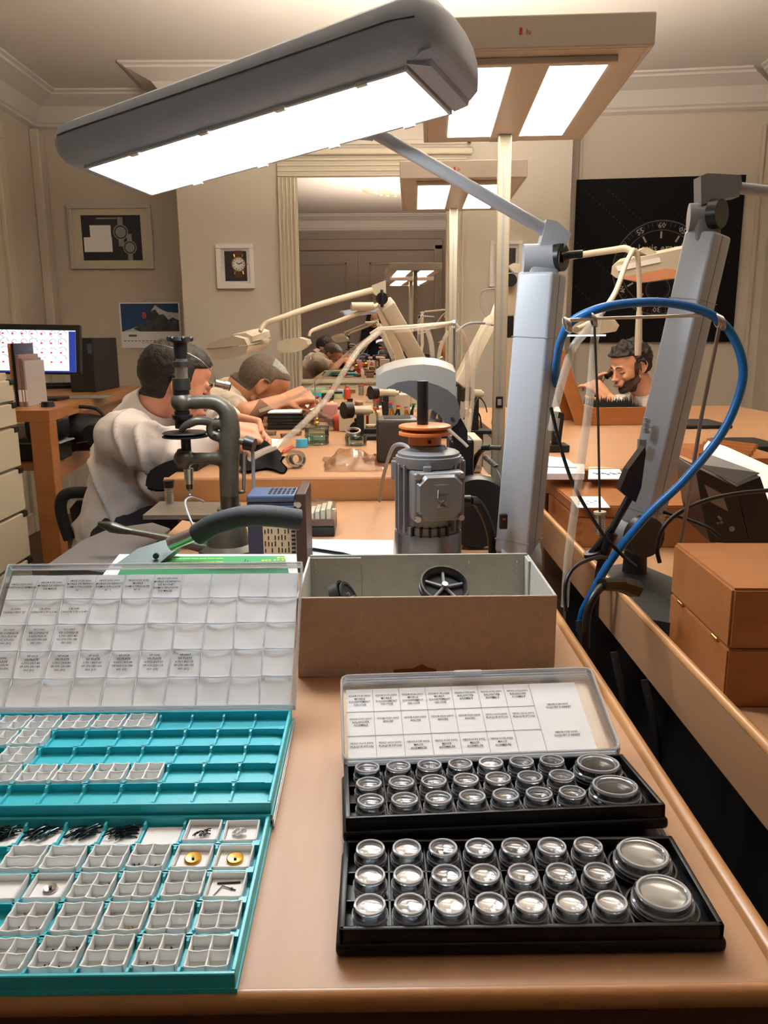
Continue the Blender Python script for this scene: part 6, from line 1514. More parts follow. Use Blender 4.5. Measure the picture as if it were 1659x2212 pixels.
# height from the near corner top
def z_at(x, y, p):   # height of a point above ground position p seen at pixel y
    d = ROT @ Vector(((x-829.5)/FPX, (1106-y)/FPX, -1)); s_ = p.y/d.y; return CAMLOC.z+s_*d.z
ztop_ = z_at(1577, 1272, k0)
dv = (k1-k0); dv.z = 0; pv = Vector((-dv.y, dv.x, 0)).normalized()
if pv.x < 0: pv = -pv
W3 = 0.16
cor = [k0, k0+pv*W3, k1+pv*W3, k1]
t, l, zl, c = wbox('wooden_box', 'big hinged wooden box at the right edge of the picture', cor, RZ, ztop_, lidh=0.50)
for f in (0.18, 0.78):
    p = k0.lerp(k1, f); b = B(); dd = dv.normalized(); b.tube([Vector((p.x, p.y, zl))-pv*0.0016-dd*0.008, Vector((p.x, p.y, zl))-pv*0.0016+dd*0.008], 0.0018, 8, smooth=0); O('hinge', b, m_brass, t, 40)
# flat wooden case with finger joints behind
c1 = P(1243, 1183, Z=RZ); zt1 = z_at(1243, 1092, c1)
e0_, e1_, e2_ = P(1243, 1183, Z=RZ), P(1545, 1183, Z=RZ), P(1185, 1098, Z=RZ)
zt1 = z_at(1243, 1093, e0_)
far_ = P(1186, 1042, Z=zt1)
e0_.x = max(e0_.x, RX0+0.014)
cor = [e0_, e1_, Vector((e1_.x-0.01, min(far_.y+0.01, RY1-0.01), 0)), Vector((max(far_.x, RX0+0.014), min(far_.y, RY1-0.02), 0))]
t, l, zl, c = wbox('wooden_case', 'flat finger-jointed wooden case with a paper label on its lid', cor, RZ, zt1, lidh=0.72)
b = B(); q = [P(x, y, Z=zt1+0.0003) for x, y in ((1247, 1097), (1318, 1097), (1299, 1073), (1232, 1073))]; b.prism(q, (0, 0, 0.0006)); lbp = O('paper_label', b, m_paper, t)
b = B()
for k in range(9):
    p = q[0].lerp(q[1], 0.15+0.08*k).lerp(q[3].lerp(q[2], 0.15+0.08*k), 0.3+0.4*((k*5) % 3)/3); b.box(p.x-0.004, p.x+0.003, p.y-0.0015*(1+k % 2), p.y+0.002, zt1+0.0009, zt1+0.0011)
O('label_print', b, mat('blue_ink', (70, 74, 110), 0.7), lbp)
m_joint = mat('end_grain', (150, 92, 48), 0.5)
for k in range(3):
    z_ = RZ+0.006+k*(zl-RZ)/3.2; b = B(); b.box(e0_.x+0.0005, e0_.x+0.011, e0_.y-0.0006, e0_.y+0.0002, z_, z_+(zl-RZ)/7); O('finger_joint', b, m_joint, t)
# black transformer box with label, tilted papers
YT = 1.42
t = T('black_device', 'tilted black metal device box with a grey label at the right edge', 'device', (P(1580, 1180, Y=YT).x, YT+0.05, RZ))
m_dev = mat('dark_brown_black_metal', (40, 34, 32), 0.45)
fpts = [P(x, y, Y=YT) for x, y in ((1502, 1010), (1590, 1052), (1620, 1176), (1534, 1172), (1520, 1120))]
b = B(); b.prism(fpts, (0.02, 0.16, 0.0)); bmesh.ops.bevel(b.bm, geom=b.bm.edges[:], offset=0.002, segments=1, affect='EDGES'); O('front_cover', b, m_dev, t)
spts = [P(x, y, Y=YT) for x, y in ((1591, 1052), (1642, 1030), (1690, 1175), (1621, 1178))]
b = B(); b.prism([p+Vector((0.001, 0.002, 0)) for p in spts], (0.02, 0.14, 0)); O('side_cover', b, m_black, t)
tpts = [P(1500, 1006, Y=YT), P(1590, 1048, Y=YT), P(1640, 1026, Y=YT+0.02), P(1530, 985, Y=YT+0.08)]
b = B(); b.prism([p+Vector((0, 0, 0.002)) for p in tpts], (0, 0, 0.002)); O('top_plate', b, m_greyd, t)
b = B(); b.prism([P(x, y, Y=YT-0.0005) for x, y in ((1521, 1046), (1560, 1067), (1573, 1105), (1535, 1085))], (0, -0.001, 0)); O('type_label', b, mat('grey_label', (140, 126, 120), 0.5), t)
for (x, y, r) in ((1580, 1142, 0.005), (1555, 1120, 0.0025), (1558, 1128, 0.0025), (1550, 1130, 0.002), (1552, 1116, 0.002)):
    b = B(); p = P(x, y, Y=YT-0.001); b.cyl(p, p-Vector((0, 0.003, 0)), r, n=14); O('socket', b, m_greyd, t, 40)
b = B(); p = P(1552, 1168, Y=YT+0.03); b.cyl((p.x, p.y, RZ), (p.x, p.y, RZ+0.014), 0.03, 0.026, 24); O('foot', b, m_black, t, 40)
t = T('paper_stack', 'thick stack of white papers leaning behind the black device', 'paper stack', P(1620, 1030, Y=YT+0.2))
for k in range(4):
    b = B(); dy_ = 0.20+0.008*k; b.prism([P(x, y, Y=YT+dy_+0.22*(1060-y)/100) for x, y in ((1522, 962), (1530, 952), (1570, 965), (1670, 1010), (1675, 1110), (1640, 1100), (1600, 1040), (1520, 985))], (0, 0.004, -0.004)); O('paper_bundle', b, m_paper, t)
# small black rubber piece beside the big box
c = P(1436, 1354, Z=RZ); b = B(); b.lathe([(0.0001, 0), (0.014, 0), (0.0145, 0.004), (0.009, 0.008), (0.008, 0.015), (0.0001, 0.016)], (c.x, c.y, RZ), 24); S('rubber_stopper', b, m_black, 'small black stopper left of the big wooden box on the right bench', 'stopper', smooth=40)
# ================================================================ ON THE FAR LEFT BENCH
def F(x, y, dz=0.0): return P(x, y, Z=FZ+dz)
# black drawer trays stacked (five flat cases)
p = F(617, 928); w5 = (P(658, 928, Y=p.y).x-P(578, 928, Y=p.y).x)
t0_ = P(600, 893, Y=p.y).z
hgt = (t0_-FZ)/5
for k in range(5):
    t = T('flat_case', 'black flat case in the stack beside the watchmakers, %s from the bottom' % ORD[k], 'case', (p.x, p.y+0.06, FZ+k*hgt), group='stacked black cases')
    x0, x1 = p.x-w5/2+0.002*(k % 2), p.x+w5/2-0.002*(k % 3)
    b = B(); b.box(x0, x1, p.y, p.y+0.12, FZ+k*hgt+0.0004, FZ+(k+0.55)*hgt, 0.001, 1); O('case_base', b, m_black, t)
    b = B(); b.box(x0+0.001, x1-0.001, p.y-0.0005, p.y+0.12, FZ+(k+0.58)*hgt, FZ+(k+1)*hgt-0.0006, 0.001, 1); O('case_lid', b, mat('glossy_black', (10, 10, 12), 0.12), t)
b = B(); zt_ = FZ+5*hgt; b.box(p.x-w5/2+0.004, p.x+w5/2-0.015, p.y+0.004, p.y+0.115, zt_, zt_+0.004); S('paper_pad', b, m_paper, 'white paper pad on top of the stack of black cases', 'paper')
# clear packets by the stack
for i, (x, y, dy, rz, lab) in enumerate(((672, 900, 0.05, 0.6, 'crumpled clear packet leaning on the stack of black cases'), (705, 905, 0.02, -0.7, 'clear plastic box lid standing between the stack and the pink box'))):
    q = F(x, 930); b = B(); c = Vector((q.x, q.y+dy, FZ+0.035)); R_ = Euler((0.5, 0.3, rz)).to_matrix(); b.cbox(c, (0.07, 0.014, 0.045), R_, 0.002); b.cbox(c+R_ @ Vector((0.0, -0.01, 0.0)), (0.05, 0.004, 0.03), R_)
    S('clear_packet', b, m_cup, lab, 'packet')
# pink box
q = F(712, 938); zt_ = P(712, 872, Y=q.y+0.25).z
x0, x1 = P(694, 900, Y=q.y+0.25).x, P(728, 900, Y=q.y+0.25).x
b = B(); b.box(x0, x1, q.y+0.25, q.y+0.32, FZ, zt_, 0.008, 3); S('pink_box', b, mat('dusty_pink', (196, 140, 134), 0.5), 'dusty pink rounded box standing behind the glass jar', 'box', smooth=40)
# white boxes behind
for (xa, xb, yt, yb_, lab, m_) in ((732, 790, 888, 932, 'small white box right of the pink box', m_cream), (796, 822, 890, 925, 'small cream box next to the brown black speaker box', m_cream), (832, 886, 852, 905, 'cream angular box behind the screwdriver rack', m_cream)):
    q = F((xa+xb)/2, yb_); y_ = q.y; b = B(); b.box(P(xa, yb_, Y=y_).x, P(xb, yb_, Y=y_).x, y_, y_+0.08, FZ, P(xa, yt, Y=y_).z, 0.004, 2); S('white_box', b, m_, lab, 'box')
# glass jar with brass knob and rod
q = F(683, 962); jr = (P(710, 962, Y=q.y).x-P(657, 962, Y=q.y).x)/2; q.y += jr
t = T('glass_jar', 'round glass jar with blue liquid and a brass knob on its flat lid', 'jar', (q.x, q.y, FZ))
hj = P(683, 925, Y=q.y).z-FZ
b = B(); b.lathe([(0.0001, 0), (jr*0.95, 0), (jr, 0.004), (jr, hj), (jr-0.002, hj), (jr-0.002, 0.006), (0.0001, 0.006)], (q.x, q.y, FZ), 36); O('jar_body', b, m_glass, t, 35)
b = B(); b.lathe([(0.0001, 0.007), (jr-0.003, 0.007), (jr-0.003, hj*0.55), (0.0001, hj*0.55)], (q.x, q.y, FZ), 36); O('liquid', b, clear('blue_liquid', (170, 220, 226), 0.05, 0.1, 0.6), t, 35)
b = B(); b.lathe([(0.0001, hj+0.0005), (jr*1.03, hj+0.0005), (jr*1.03, hj+0.005), (0.0001, hj+0.007)], (q.x, q.y, FZ), 36); O('jar_lid', b, clear('lid_glass', (214, 226, 214), 0.1, 0.25, 0.8), t, 35)
b = B()
for k in range(3): b.lathe([(jr+0.0003, 0.002+hj*0.5*k), (jr+0.0012, 0.004+hj*0.5*k-0.001), (jr+0.0003, 0.006+hj*0.5*k-0.002)], (q.x, q.y, FZ), 36, closed=True)
O('jar_rings', b, clear('ring_teal_glass', (120, 190, 190), 0.1, 0.4, 0.8), t, 40)
b = B(); b.sph((q.x, q.y, FZ+hj+0.015), (0.009, 0.009, 0.008), 16); b.cyl((q.x, q.y, FZ+hj+0.006), (q.x, q.y, FZ+hj+0.03), 0.005, 0.004, 12); b.sph((q.x+0.001, q.y, FZ+hj+0.027), 0.006, 12); O('brass_knob', b, m_brass, t, 60)
b = B(); b.tube([(q.x, q.y, FZ+hj+0.03), (q.x-0.003, q.y, P(677, 822, Y=q.y).z)], [0.0022, 0.0016], 8, smooth=0); O('rod', b, m_steel, t, 40)
# blue plastic cap
q = F(652, 965); b = B(); b.lathe([(0.0001, 0.026), (0.017, 0.024), (0.019, 0.0), (0.0001, 0.0)][::-1], (q.x, q.y, FZ), 20); S('plastic_dome', b, mat('sky_blue_plastic', (80, 180, 220), 0.4), 'sky-blue plastic cap left of the glass jar', 'cap', smooth=40)
# white paper under tweezers
b = B(); b.prism([F(535, 965, 0.001), F(600, 968, 0.001), F(612, 950, 0.001), F(545, 945, 0.001)], (0, 0, 0.001)); S('work_sheet', b, m_paper, 'white work sheet lying before the left watchmaker', 'paper')
# tape roll
q = F(640, 1010); t = T('tape_roll', 'roll of clear tape lying on its side near the bench edge', 'tape roll', (q.x, q.y, FZ))
c = Vector((q.x, q.y, FZ+0.022)); R_ = Euler((math.radians(84), 0, math.radians(25))).to_matrix()
b = B(); b.lathe([(0.014, -0.014), (0.022, -0.014), (0.022, 0.014), (0.014, 0.014)], c, 32, R_, closed=True); O('tape', b, m_cup, t, 40)
b = B(); b.lathe([(0.012, -0.0135), (0.0145, -0.0135), (0.0145, 0.0135), (0.012, 0.0135)], c, 32, R_, closed=True); O('core', b, m_cream, t, 40)
# red and yellow tools
for i, (a_, c_, m_, lab) in enumerate((((610, 978), (635, 965), mat('red_handle', (190, 52, 40), 0.4), 'red-handled tweezers lying by the tape roll, the nearer one'), ((613, 974), (632, 962), _m['red_handle'], 'red-handled tweezers lying by the tape roll, the farther one'),
        ((566, 972), (580, 962), mat('yellow_handle', (220, 190, 60), 0.4), 'yellow and black tool lying on the work sheet'), ((560, 978), (572, 966), m_black, 'black thin tool left of the yellow one'),
        ((596, 966), (592, 972), mat('magenta_cap', (190, 60, 80), 0.4), 'small crimson cap left of the red tweezers'), ((601, 974), (603, 982), m_steeld, 'short steel pin beside the crimson cap'))):
    b = B(); b.tube([F(*a_, 0.004), F((a_[0]+c_[0])/2, (a_[1]+c_[1])/2-1, 0.008), F(*c_, 0.004)], [0.0035, 0.003, 0.0015], 8, smooth=3); S('bench_tool', b, m_, lab, 'tool', smooth=60)
b = B(); q = F(607, 988); b.box(q.x-0.02, q.x+0.02, q.y-0.006, q.y+0.006, FZ, FZ+0.006); S('yellow_block', b, mat('pale_yellow', (230, 200, 110), 0.6), 'pale yellow strip behind the black cloth', 'strip')
# clear dishes near the stack
for i, (x, y, lab) in enumerate(((585, 940, 'clear watch glass dish left of the black cases front'), (618, 945, 'clear watch glass dish in front of the black cases'), (640, 940, 'clear dish right of the others before the black cases'))):
    q = F(x, y); b = B(); b.lathe([(0.0001, 0), (0.018, 0), (0.02, 0.012), (0.0185, 0.012), (0.0165, 0.002), (0.0001, 0.002)], (q.x, q.y, FZ), 24); S('glass_dish', b, m_cup, lab, 'dish', 'clear dishes on the far left bench', smooth=40)
# black cloth
q0_ = F(570, 1008)
def cloth(u, v):
    x = 515+100*u; y = 1020-38*v
    hgt = 0.035*math.sin(PI*min(1, max(0, u*1.05)))*math.sin(PI*min(1, v*0.95+0.05))*(1+0.6*math.sin(u*9+v*4))+0.02*max(0, 1-abs(u-0.75)*5)*v
    p = F(x+6*math.sin(v*7), y+4*math.sin(u*8)); p.z = FZ+0.003+max(0, hgt); return p
b = B(); b.grid(cloth, 28, 16); bmesh.ops.solidify(b.bm, geom=b.bm.faces[:], thickness=0.002); S('black_cloth', b, mat('black_cloth', (22, 20, 20), 0.9), 'crumpled black cloth at the front of the far left bench', 'cloth', smooth=50)
# crumpled clear plastic bag
def bag(u, v):
    x = 700+135*u; y = 1018-30*v; n_ = noise.noise(Vector((u*6, v*5, 1)))
    p = F(x+10*noise.noise(Vector((v*3, u*2, 5))), y-3*n_); e_ = min(u, 1-u, v, 1-v)*5; e_ = min(1, e_)
    p.z = FZ+0.002+e_*(0.012+0.016*n_+0.022*max(0, 1-abs(u-0.45)*3)*max(0, 1-abs(v-0.7)*2)); p.z = max(p.z, FZ+0.001); return p
b = B(); b.grid(bag, 30, 14); S('plastic_bag', b, clear('bag_film', (236, 226, 214), 0.2, 0.16, 0.8), 'crumpled clear plastic bag lying near the front edge of the far bench', 'bag', smooth=None)
# glass bell/wire ring right of the jar
q = F(762, 962)
b = B(); b.lathe([(0.030, 0.0), (0.033, 0.002), (0.034, 0.024), (0.03, 0.030), (0.0001, 0.032), (0.0001, 0.030), (0.028, 0.028), (0.031, 0.022), (0.029, 0.001)], (q.x+0.01, q.y+0.01, FZ), 32); S('glass_cover', b, m_glass, 'low glass cover with metal bits on it, right of the jar', 'glass cover', smooth=40)
b = B(); b.lathe([(0.02, 0), (0.024, 0), (0.024, 0.006), (0.02, 0.006)], (q.x, q.y+0.06, FZ+0.034), 24, Euler((0.3, 0, 0)).to_matrix(), closed=True); S('metal_ring', b, m_steel, 'bright metal ring lying on the low glass cover', 'ring', smooth=40)
# black vice-like knob holder
q = F(772, 945)
t = T('knob_holder', 'black bench vice with a round knob beside the brown black box', 'holder', (q.x, q.y, FZ))
kc = P(770, 925, Y=q.y)
b = B(); b.cyl(kc+Vector((0, -0.02, 0)), kc+Vector((0, 0.006, 0)), 0.0225, n=28); O('round_knob', b, m_black, t, 35)
b = B(); b.box(kc.x-0.007, kc.x+0.012, kc.y-0.004, kc.y+0.02, kc.z+0.015, P(770, 903, Y=q.y).z, 0.004); O('upright_clip', b, m_black, t)
b = B(); b.box(kc.x, P(815, 930, Y=q.y).x, kc.y+0.002, kc.y+0.03, FZ, FZ+0.028, 0.003); O('rail', b, m_blackm, t)
# horizontal micromanipulators: white tube with black knob
for i, (x, y, L_, lab) in enumerate(((749, 886, 42, 'cream cylinder with a black disc knob before the screwdrivers'), (804, 848, 42, 'cream cylinder with a black disc knob farther back near the hood'), (1005, 850, 26, 'short cream cylinder right of the machine hood'))):
    dY = (2.62, 3.2, 2.75)[i]
    t = T('measuring_cylinder', lab, 'instrument', (P(x, y, Y=dY).x, dY, FZ), group='cream cylinders on the far left bench')
    a_, c_ = P(x+8, y, Y=dY), P(x+8+L_, y+1, Y=dY+0.01)
    b = B(); b.tube([a_, c_], (0.0145, 0.0145), 20, smooth=0); b.tube([c_, c_+(c_-a_)*0.18], 0.009, 14, smooth=0); O('barrel', b, m_cream, t, 35)
    b = B(); b.cyl(a_+Vector((-0.022, -0.01, 0)), a_+Vector((0.002, 0.004, 0)), 0.027, 0.026, 26); O('disc_knob', b, m_black, t, 35)
    b = B(); m_ = (a_+c_)/2; b.box(m_.x-0.012, m_.x+0.012, dY-0.012, dY+0.012, FZ, m_.z-0.012, 0.002); b.box(m_.x-0.05, m_.x+0.06, dY-0.03, dY+0.04, FZ, FZ+0.012, 0.002); O('stand', b, m_blackm, t)
# red flask
q = F(722, 880); b = B(); c = P(733, 868, Y=2.9); b.lathe([(0.0001, 0), (0.03, 0.0), (0.034, 0.02), (0.03, 0.045), (0.01, 0.055), (0.0001, 0.055)], (c.x, 2.9, FZ), 20); S('red_bulb', b, mat('brick_red', (192, 70, 50), 0.4), 'brick-red rubber blower behind the pink box', 'blower', smooth=60)
# brown-black speaker like box
YX = P(855, 1000, Z=FZ).y
t = T('brown_box', 'brown-black rounded metal box left of the electric motor', 'box', (P(860, 1000, Y=YX).x, YX+0.05, FZ))
x0, x1 = P(813, 950, Y=YX).x, P(905, 950, Y=YX).x; zt_ = P(850, 906, Y=YX).z
b = B(); b.box(x0, x1, YX, YX+0.12, FZ, zt_, 0.008, 3); O('case', b, mat('brown_black_metal', (66, 56, 50), 0.4), t, 40)
b = B(); b.box(x0+0.02, x1-0.02, YX+0.02, YX+0.1, zt_, zt_+0.0015, 0.0006, 1); O('top_plate', b, m_blackm, t)
# screwdriver rack with coloured screwdrivers
YV = 2.55
t = T('screwdriver_rack', 'rack holding the coloured screwdrivers behind the brown-black box', 'rack', (P(862, 905, Y=YV).x, YV, FZ))
b = B(); xx = P(862, 905, Y=YV).x; b.box(xx-0.06, xx+0.06, YV-0.02, YV+0.03, FZ, FZ+0.055, 0.003); O('block', b, mat('rack_wood', (150, 110, 76), 0.5), t)
cols = [('orange', (220, 90, 40)), ('black', (24, 24, 26)), ('blue', (30, 110, 190)), ('yellow', (226, 190, 50)), ('magenta', (200, 40, 140)), ('red', (200, 50, 44)), ('grey', (120, 120, 124)), ('green', (60, 140, 90)), ('pink', (220, 130, 150))]
for i, (cn, rgb) in enumerate(cols):
    x_px = 822+8.5*i; lean = 0.006*((i*5) % 4-1.5)
    a_ = P(x_px, 905, Y=YV+0.012*(i % 2)); a_.z = FZ+0.056; top = Vector((a_.x+lean*2, a_.y, P(x_px, (884, 872, 881, 884, 873, 880, 882, 876, 885)[i], Y=YV).z))
    t = T('screwdriver', '%s-topped small screwdriver standing in the rack' % cn, 'screwdriver', a_, group='screwdrivers in the rack')
    b = B(); b.tube([a_-Vector((0, 0, 0.0)), a_.lerp(top, 0.35), top], [0.0022, 0.0036, 0.0036], 8, smooth=2); O('shaft', b, m_black if i % 2 else m_brass, t, 50)
    b = B(); b.cyl(top, top+Vector((0, 0, 0.006)), 0.0062, 0.0066, 14); O('swivel_cap', b, mat(cn+'_cap', rgb, 0.4), t, 40)
# turquoise trays under the mirror
for i, (x0p, x1p, y_, h_, lab) in enumerate(((636, 750, 856, 0.02, 'flat turquoise tray before the mirror, lower of two'), (640, 700, 856, 0.018, 'flat pale green tray before the mirror, upper of two'))):
    q = F(690, 858); y0_ = min(5.0, q.y); z0_ = FZ+(0.022 if i else 0)
    b = B(); b.box(P(x0p, 850, Y=y0_).x, P(x1p, 850, Y=y0_).x, y0_, y0_+0.2, z0_, z0_+h_*1.1, 0.003); S('flat_tray', b, m_teal if not i else mat('pale_green', (150, 176, 150), 0.6), lab, 'tray')
# red tray near the far watchmaker's hands
b = B(); q = F(672, 864); b.box(q.x-0.1, q.x+0.03, 4.3, 4.42, FZ, FZ+0.012, 0.002); S('red_tray', b, mat('dark_red', (140, 44, 50), 0.5), 'dark red flat box behind the hands of the grey-haired watchmaker', 'tray')
b = B(); q = F(640, 885); b.prism([F(600, 893, 0.001), F(665, 893, 0.001), F(690, 872, 0.001), F(630, 872, 0.001)], (0, 0, 0.002)); S('work_mat', b, mat('light_mat', (214, 220, 222), 0.7), 'light work mat under the hands of the grey-haired watchmaker', 'mat')
# green glassy items, small bottles and tools: each its own thing
rnd = random.Random(11)
kinds = [('small_bottle', 'bottle'), ('small_box', 'box'), ('tool_handle', 'tool'), ('round_tin', 'tin'), ('small_vial', 'vial')]  # the tools are a handle with a thin blade
pal = [('pale green', mat('pale_green_glass', (176, 200, 150), 0.3)), ('black', m_black), ('cream', m_cream), ('brick red', mat('brick_red', (192, 70, 50), 0.4)), ('steel', m_steel), ('brown', mat('brown_wood', (130, 84, 50), 0.5)), ('white', m_white), ('dark grey', m_blackm), ('brass', m_brass), ('dark steel', m_steeld)]
used_l = set()
spots = [(700, 880, 2.9), (745, 872, 3.05), (770, 868, 3.15), (788, 872, 3.0), (760, 856, 3.5), (790, 858, 3.45), (812, 862, 3.3), (735, 856, 3.7), (715, 862, 3.5), (775, 846, 3.9), (800, 840, 4.1), (822, 846, 3.9), (838, 850, 3.7), (750, 842, 4.3), (728, 846, 4.4), (708, 850, 4.3), (780, 836, 4.6), (815, 836, 4.5), (850, 842, 4.1), (760, 836, 4.8), (795, 832, 4.9), (835, 834, 4.7), (742, 838, 4.9), (720, 842, 4.8), (870, 846, 3.6), (880, 850, 3.3), (860, 838, 4.4), (700, 846, 4.75),
         (756, 862, 3.25), (804, 872, 2.85), (826, 872, 2.8), (695, 866, 3.2), (680, 856, 3.9), (940, 850, 3.4), (960, 846, 3.8), (930, 838, 4.4), (905, 842, 4.2), (890, 836, 4.6), (975, 860, 3.1)]
ORDX = ORD + ['eleventh', 'twelfth', 'thirteenth', 'fourteenth', 'fifteenth', 'sixteenth', 'seventeenth', 'eighteenth', 'nineteenth', 'twentieth']
hn = ['near the far side', 'behind the pink box', 'before the mirror', 'left of the hood', 'among the clutter']
for i, (x, y, Y_) in enumerate(spots):
    kn, cat_ = kinds[(i*3+1) % 5]; cn, m_ = pal[(i*7+2) % 10]
    x3 = P(x, y, Y=Y_).x
    if x3 > FX1-0.04: x3 = FX1-0.04-0.02*(i % 3)
    h_ = rnd.uniform(0.04, 0.085); r = rnd.uniform(0.012, 0.024)
    dist = 'about two thirds back' if Y_ < 3.4 else ('toward the mirror' if Y_ < 4.3 else 'right before the mirror')
    same = sorted(s_[0] for s_ in spots if (s_[2] < 3.4, s_[2] < 4.3) == (Y_ < 3.4, Y_ < 4.3))
    lab = '%s %s %s on the left bench, %s' % (cn, kn.replace('_', ' '), dist, ('%s from the left' % ORDX[same.index(x)]))
    b = B(); b2 = None; z_ = FZ
    if kn == 'small_bottle':
        b.lathe([(0.0001, 0), (r, 0), (r, h_*0.65), (r*0.45, h_*0.8), (r*0.45, h_*0.86), (0.0001, h_*0.86)], (x3, Y_, z_), 16); b2 = B(); b2.cyl((x3, Y_, z_+h_*0.86), (x3, Y_, z_+h_), r*0.55, n=14); nm2 = 'cap'; nm1 = 'bottle_body'
    elif kn == 'small_vial':
        b.cyl((x3, Y_, z_), (x3, Y_, z_+h_*0.9), r*0.6, n=14); b2 = B(); b2.cyl((x3, Y_, z_+h_*0.9), (x3, Y_, z_+h_*1.05), r*0.66, n=14); nm2 = 'stopper'; nm1 = 'vial_body'
    elif kn == 'small_box':
        b.box(x3-r*1.8, x3+r*1.8, Y_-0.03, Y_+0.03, z_, z_+h_*0.5, 0.002); b2 = B(); b2.box(x3-r*1.85, x3+r*1.85, Y_-0.031, Y_+0.031, z_+h_*0.5, z_+h_*0.68, 0.002); nm2 = 'box_lid'; nm1 = 'box_body'
    elif kn == 'round_tin':
        b.cyl((x3, Y_, z_), (x3, Y_, z_+h_*0.35), r*1.6, n=24); b2 = B(); b2.cyl((x3, Y_, z_+h_*0.35), (x3, Y_, z_+h_*0.48), r*1.66, n=24); nm2 = 'tin_lid'; nm1 = 'tin_body'
    else:
        a = rnd.uniform(-0.5, 0.5); d = Vector((math.cos(a), math.sin(a), 0))*0.06; c = Vector((x3, Y_, z_+0.008)); b.tube([c-d, c-d*0.3, c+d*0.2], [0.006, 0.008, 0.006], 10, smooth=2); b2 = B(); b2.tube([c+d*0.2, c+d*1.0], [0.0025, 0.0015], 6, smooth=0); nm2 = 'blade'; nm1 = 'handle'
    t = T(kn, lab, cat_, (x3, Y_, z_), group='clutter on the far left bench')
    O(nm1, b, m_, t, 40); O(nm2, b2, pal[(i*3+5) % 10][1], t, 40)
# monitor-like dark boxes at the right end of the far left bench
for (xa, xb, yt, yb_, Y_, lab) in ((1040, 1062, 828, 925, 2.62, 'dark grey equipment box with a pale front, right end of the left bench'), (1018, 1036, 850, 905, 3.05, 'small black equipment box behind the dark grey one')):
    x1_ = min(P(xb, 850, Y=Y_).x, FX1+0.10); x0_ = P(xa, 850, Y=Y_).x
    x0_, x1_ = min(x0_, FX1-0.06), min(x1_, FX1-0.005)
    t = T('equipment_box', lab, 'device', ((x0_+x1_)/2, Y_+0.06, FZ))
    b = B(); b.box(x0_, x1_, Y_, Y_+0.12, FZ, P(xa, yt, Y=Y_).z, 0.004); O('case', b, m_blackm, t)
    b = B(); b.box(x0_+0.004, x1_-0.004, Y_-0.003, Y_, FZ+0.01, P(xa, yt, Y=Y_).z-0.01, 0.001, 1); O('front_panel', b, m_greyd, t)
# white box by the motor's right
q = P(1020, 1022, Z=FZ); x0, x1 = P(998, 1000, Y=q.y).x, min(P(1042, 1000, Y=q.y).x, FX1-0.004)
t = T('white_device', 'cream device box at the front right corner of the far left bench', 'device', ((x0+x1)/2, q.y+0.06, FZ))
b = B(); b.box(x0, x1, q.y, q.y+0.14, FZ, P(1020, 948, Y=q.y).z, 0.008, 3); O('case', b, m_cream, t, 40)
b = B(); b.box(x0+0.01, x1-0.006, q.y-0.0015, q.y, FZ+0.01, FZ+0.02); O('front_slot', b, m_greyd, t)
# grey coiled cable and black plug right of it
b = B()
pts_ = []
a_, c_ = P(1045, 985, Y=2.02), P(1072, 1008, Y=2.0)
for k in range(73):
    f_ = k/72; p = a_.lerp(c_, f_); pts_.append(p+Vector((0.004*math.cos(k*0.9), 0.004*math.sin(k*0.9), 0.004*math.cos(k*0.9+1))))
pts_ += [P(1082, 1035, Y=1.98), P(1080, 1080, Y=1.97), P(1076, 1130, Y=1.96)]
b.tube(pts_, 0.0022, 6, smooth=2); S('coiled_cable', b, m_greyd, 'grey coiled cable hanging over the end of the far left bench', 'cable', smooth=60, loc=pts_[-1])
for i, (pp, r, m_, lab) in enumerate(((((1010, 1030, 1.83), (1040, 1062, 1.85), (1056, 1085, 1.86)), 0.003, m_hose, 'thin blue cable behind the motor cable'), (((1048, 1062, 1.8), (1060, 1100, 1.8), (1064, 1150, 1.8)), 0.003, m_cream, 'pale cable dropping beside the lamp pole'),
        (((1002, 905, 2.5), (1015, 880, 2.55), (1035, 895, 2.6), (1040, 925, 2.6)), 0.0025, m_black, 'black wire loop behind the hood on the far left bench'), (((1020, 895, 2.5), (1032, 860, 2.52), (1046, 870, 2.55), (1052, 890, 2.6)), 0.002, m_black, 'thin black wire by the dark grey equipment box'))):
    b = B(); b.tube([P(x, y, Y=Y_) for x, y, Y_ in pp], r, 8); S('thin_cable', b, m_, lab, 'cable', smooth=60)

# ---------------------------------------------------------------- armrest pad of the left bench
t = T('armrest_pad', 'thick black padded armrest under the sleeves of the left watchmaker', 'armrest', P(370, 1060, Y=2.05))
pp = [P(x, y, Y=2.0) for x, y in ((312, 1045), (318, 1020), (345, 1003), (400, 985), (420, 985), (430, 1000), (420, 1035), (380, 1062), (330, 1063), (312, 1055))]
b = B(); b.prism(pp, (0.02, 0.30, 0.0)); bmesh.ops.bevel(b.bm, geom=b.bm.edges[:], offset=0.006, segments=2, affect='EDGES'); O('pad', b, m_blackm, t, 50)
b = B(); a_ = P(370, 1050, Y=2.1); b.tube([a_, a_+Vector((0.03, 0.05, -0.06)), (-0.48, 2.3, FZ-0.06)], 0.012, 10, smooth=0); O('support_bar', b, m_steeld, t, 40)

# ================================================================ CREAM TASK LAMPS OF THE FAR BENCHES
def fluoro_head(t, Y_, pts_top, pts_bot, dY, lit=None):
    """lamp head: side outline given in the photograph, with real depth"""
    pts = [P(x, y, Y=Y_) for x, y in pts_top+pts_bot[::-1]]
    b = B(); b.prism(pts, (0.0, dY, 0.0)); bmesh.ops.bevel(b.bm, geom=b.bm.edges[:], offset=0.004, segments=2, affect='EDGES'); O('lamp_head', b, m_cream, t, 50)
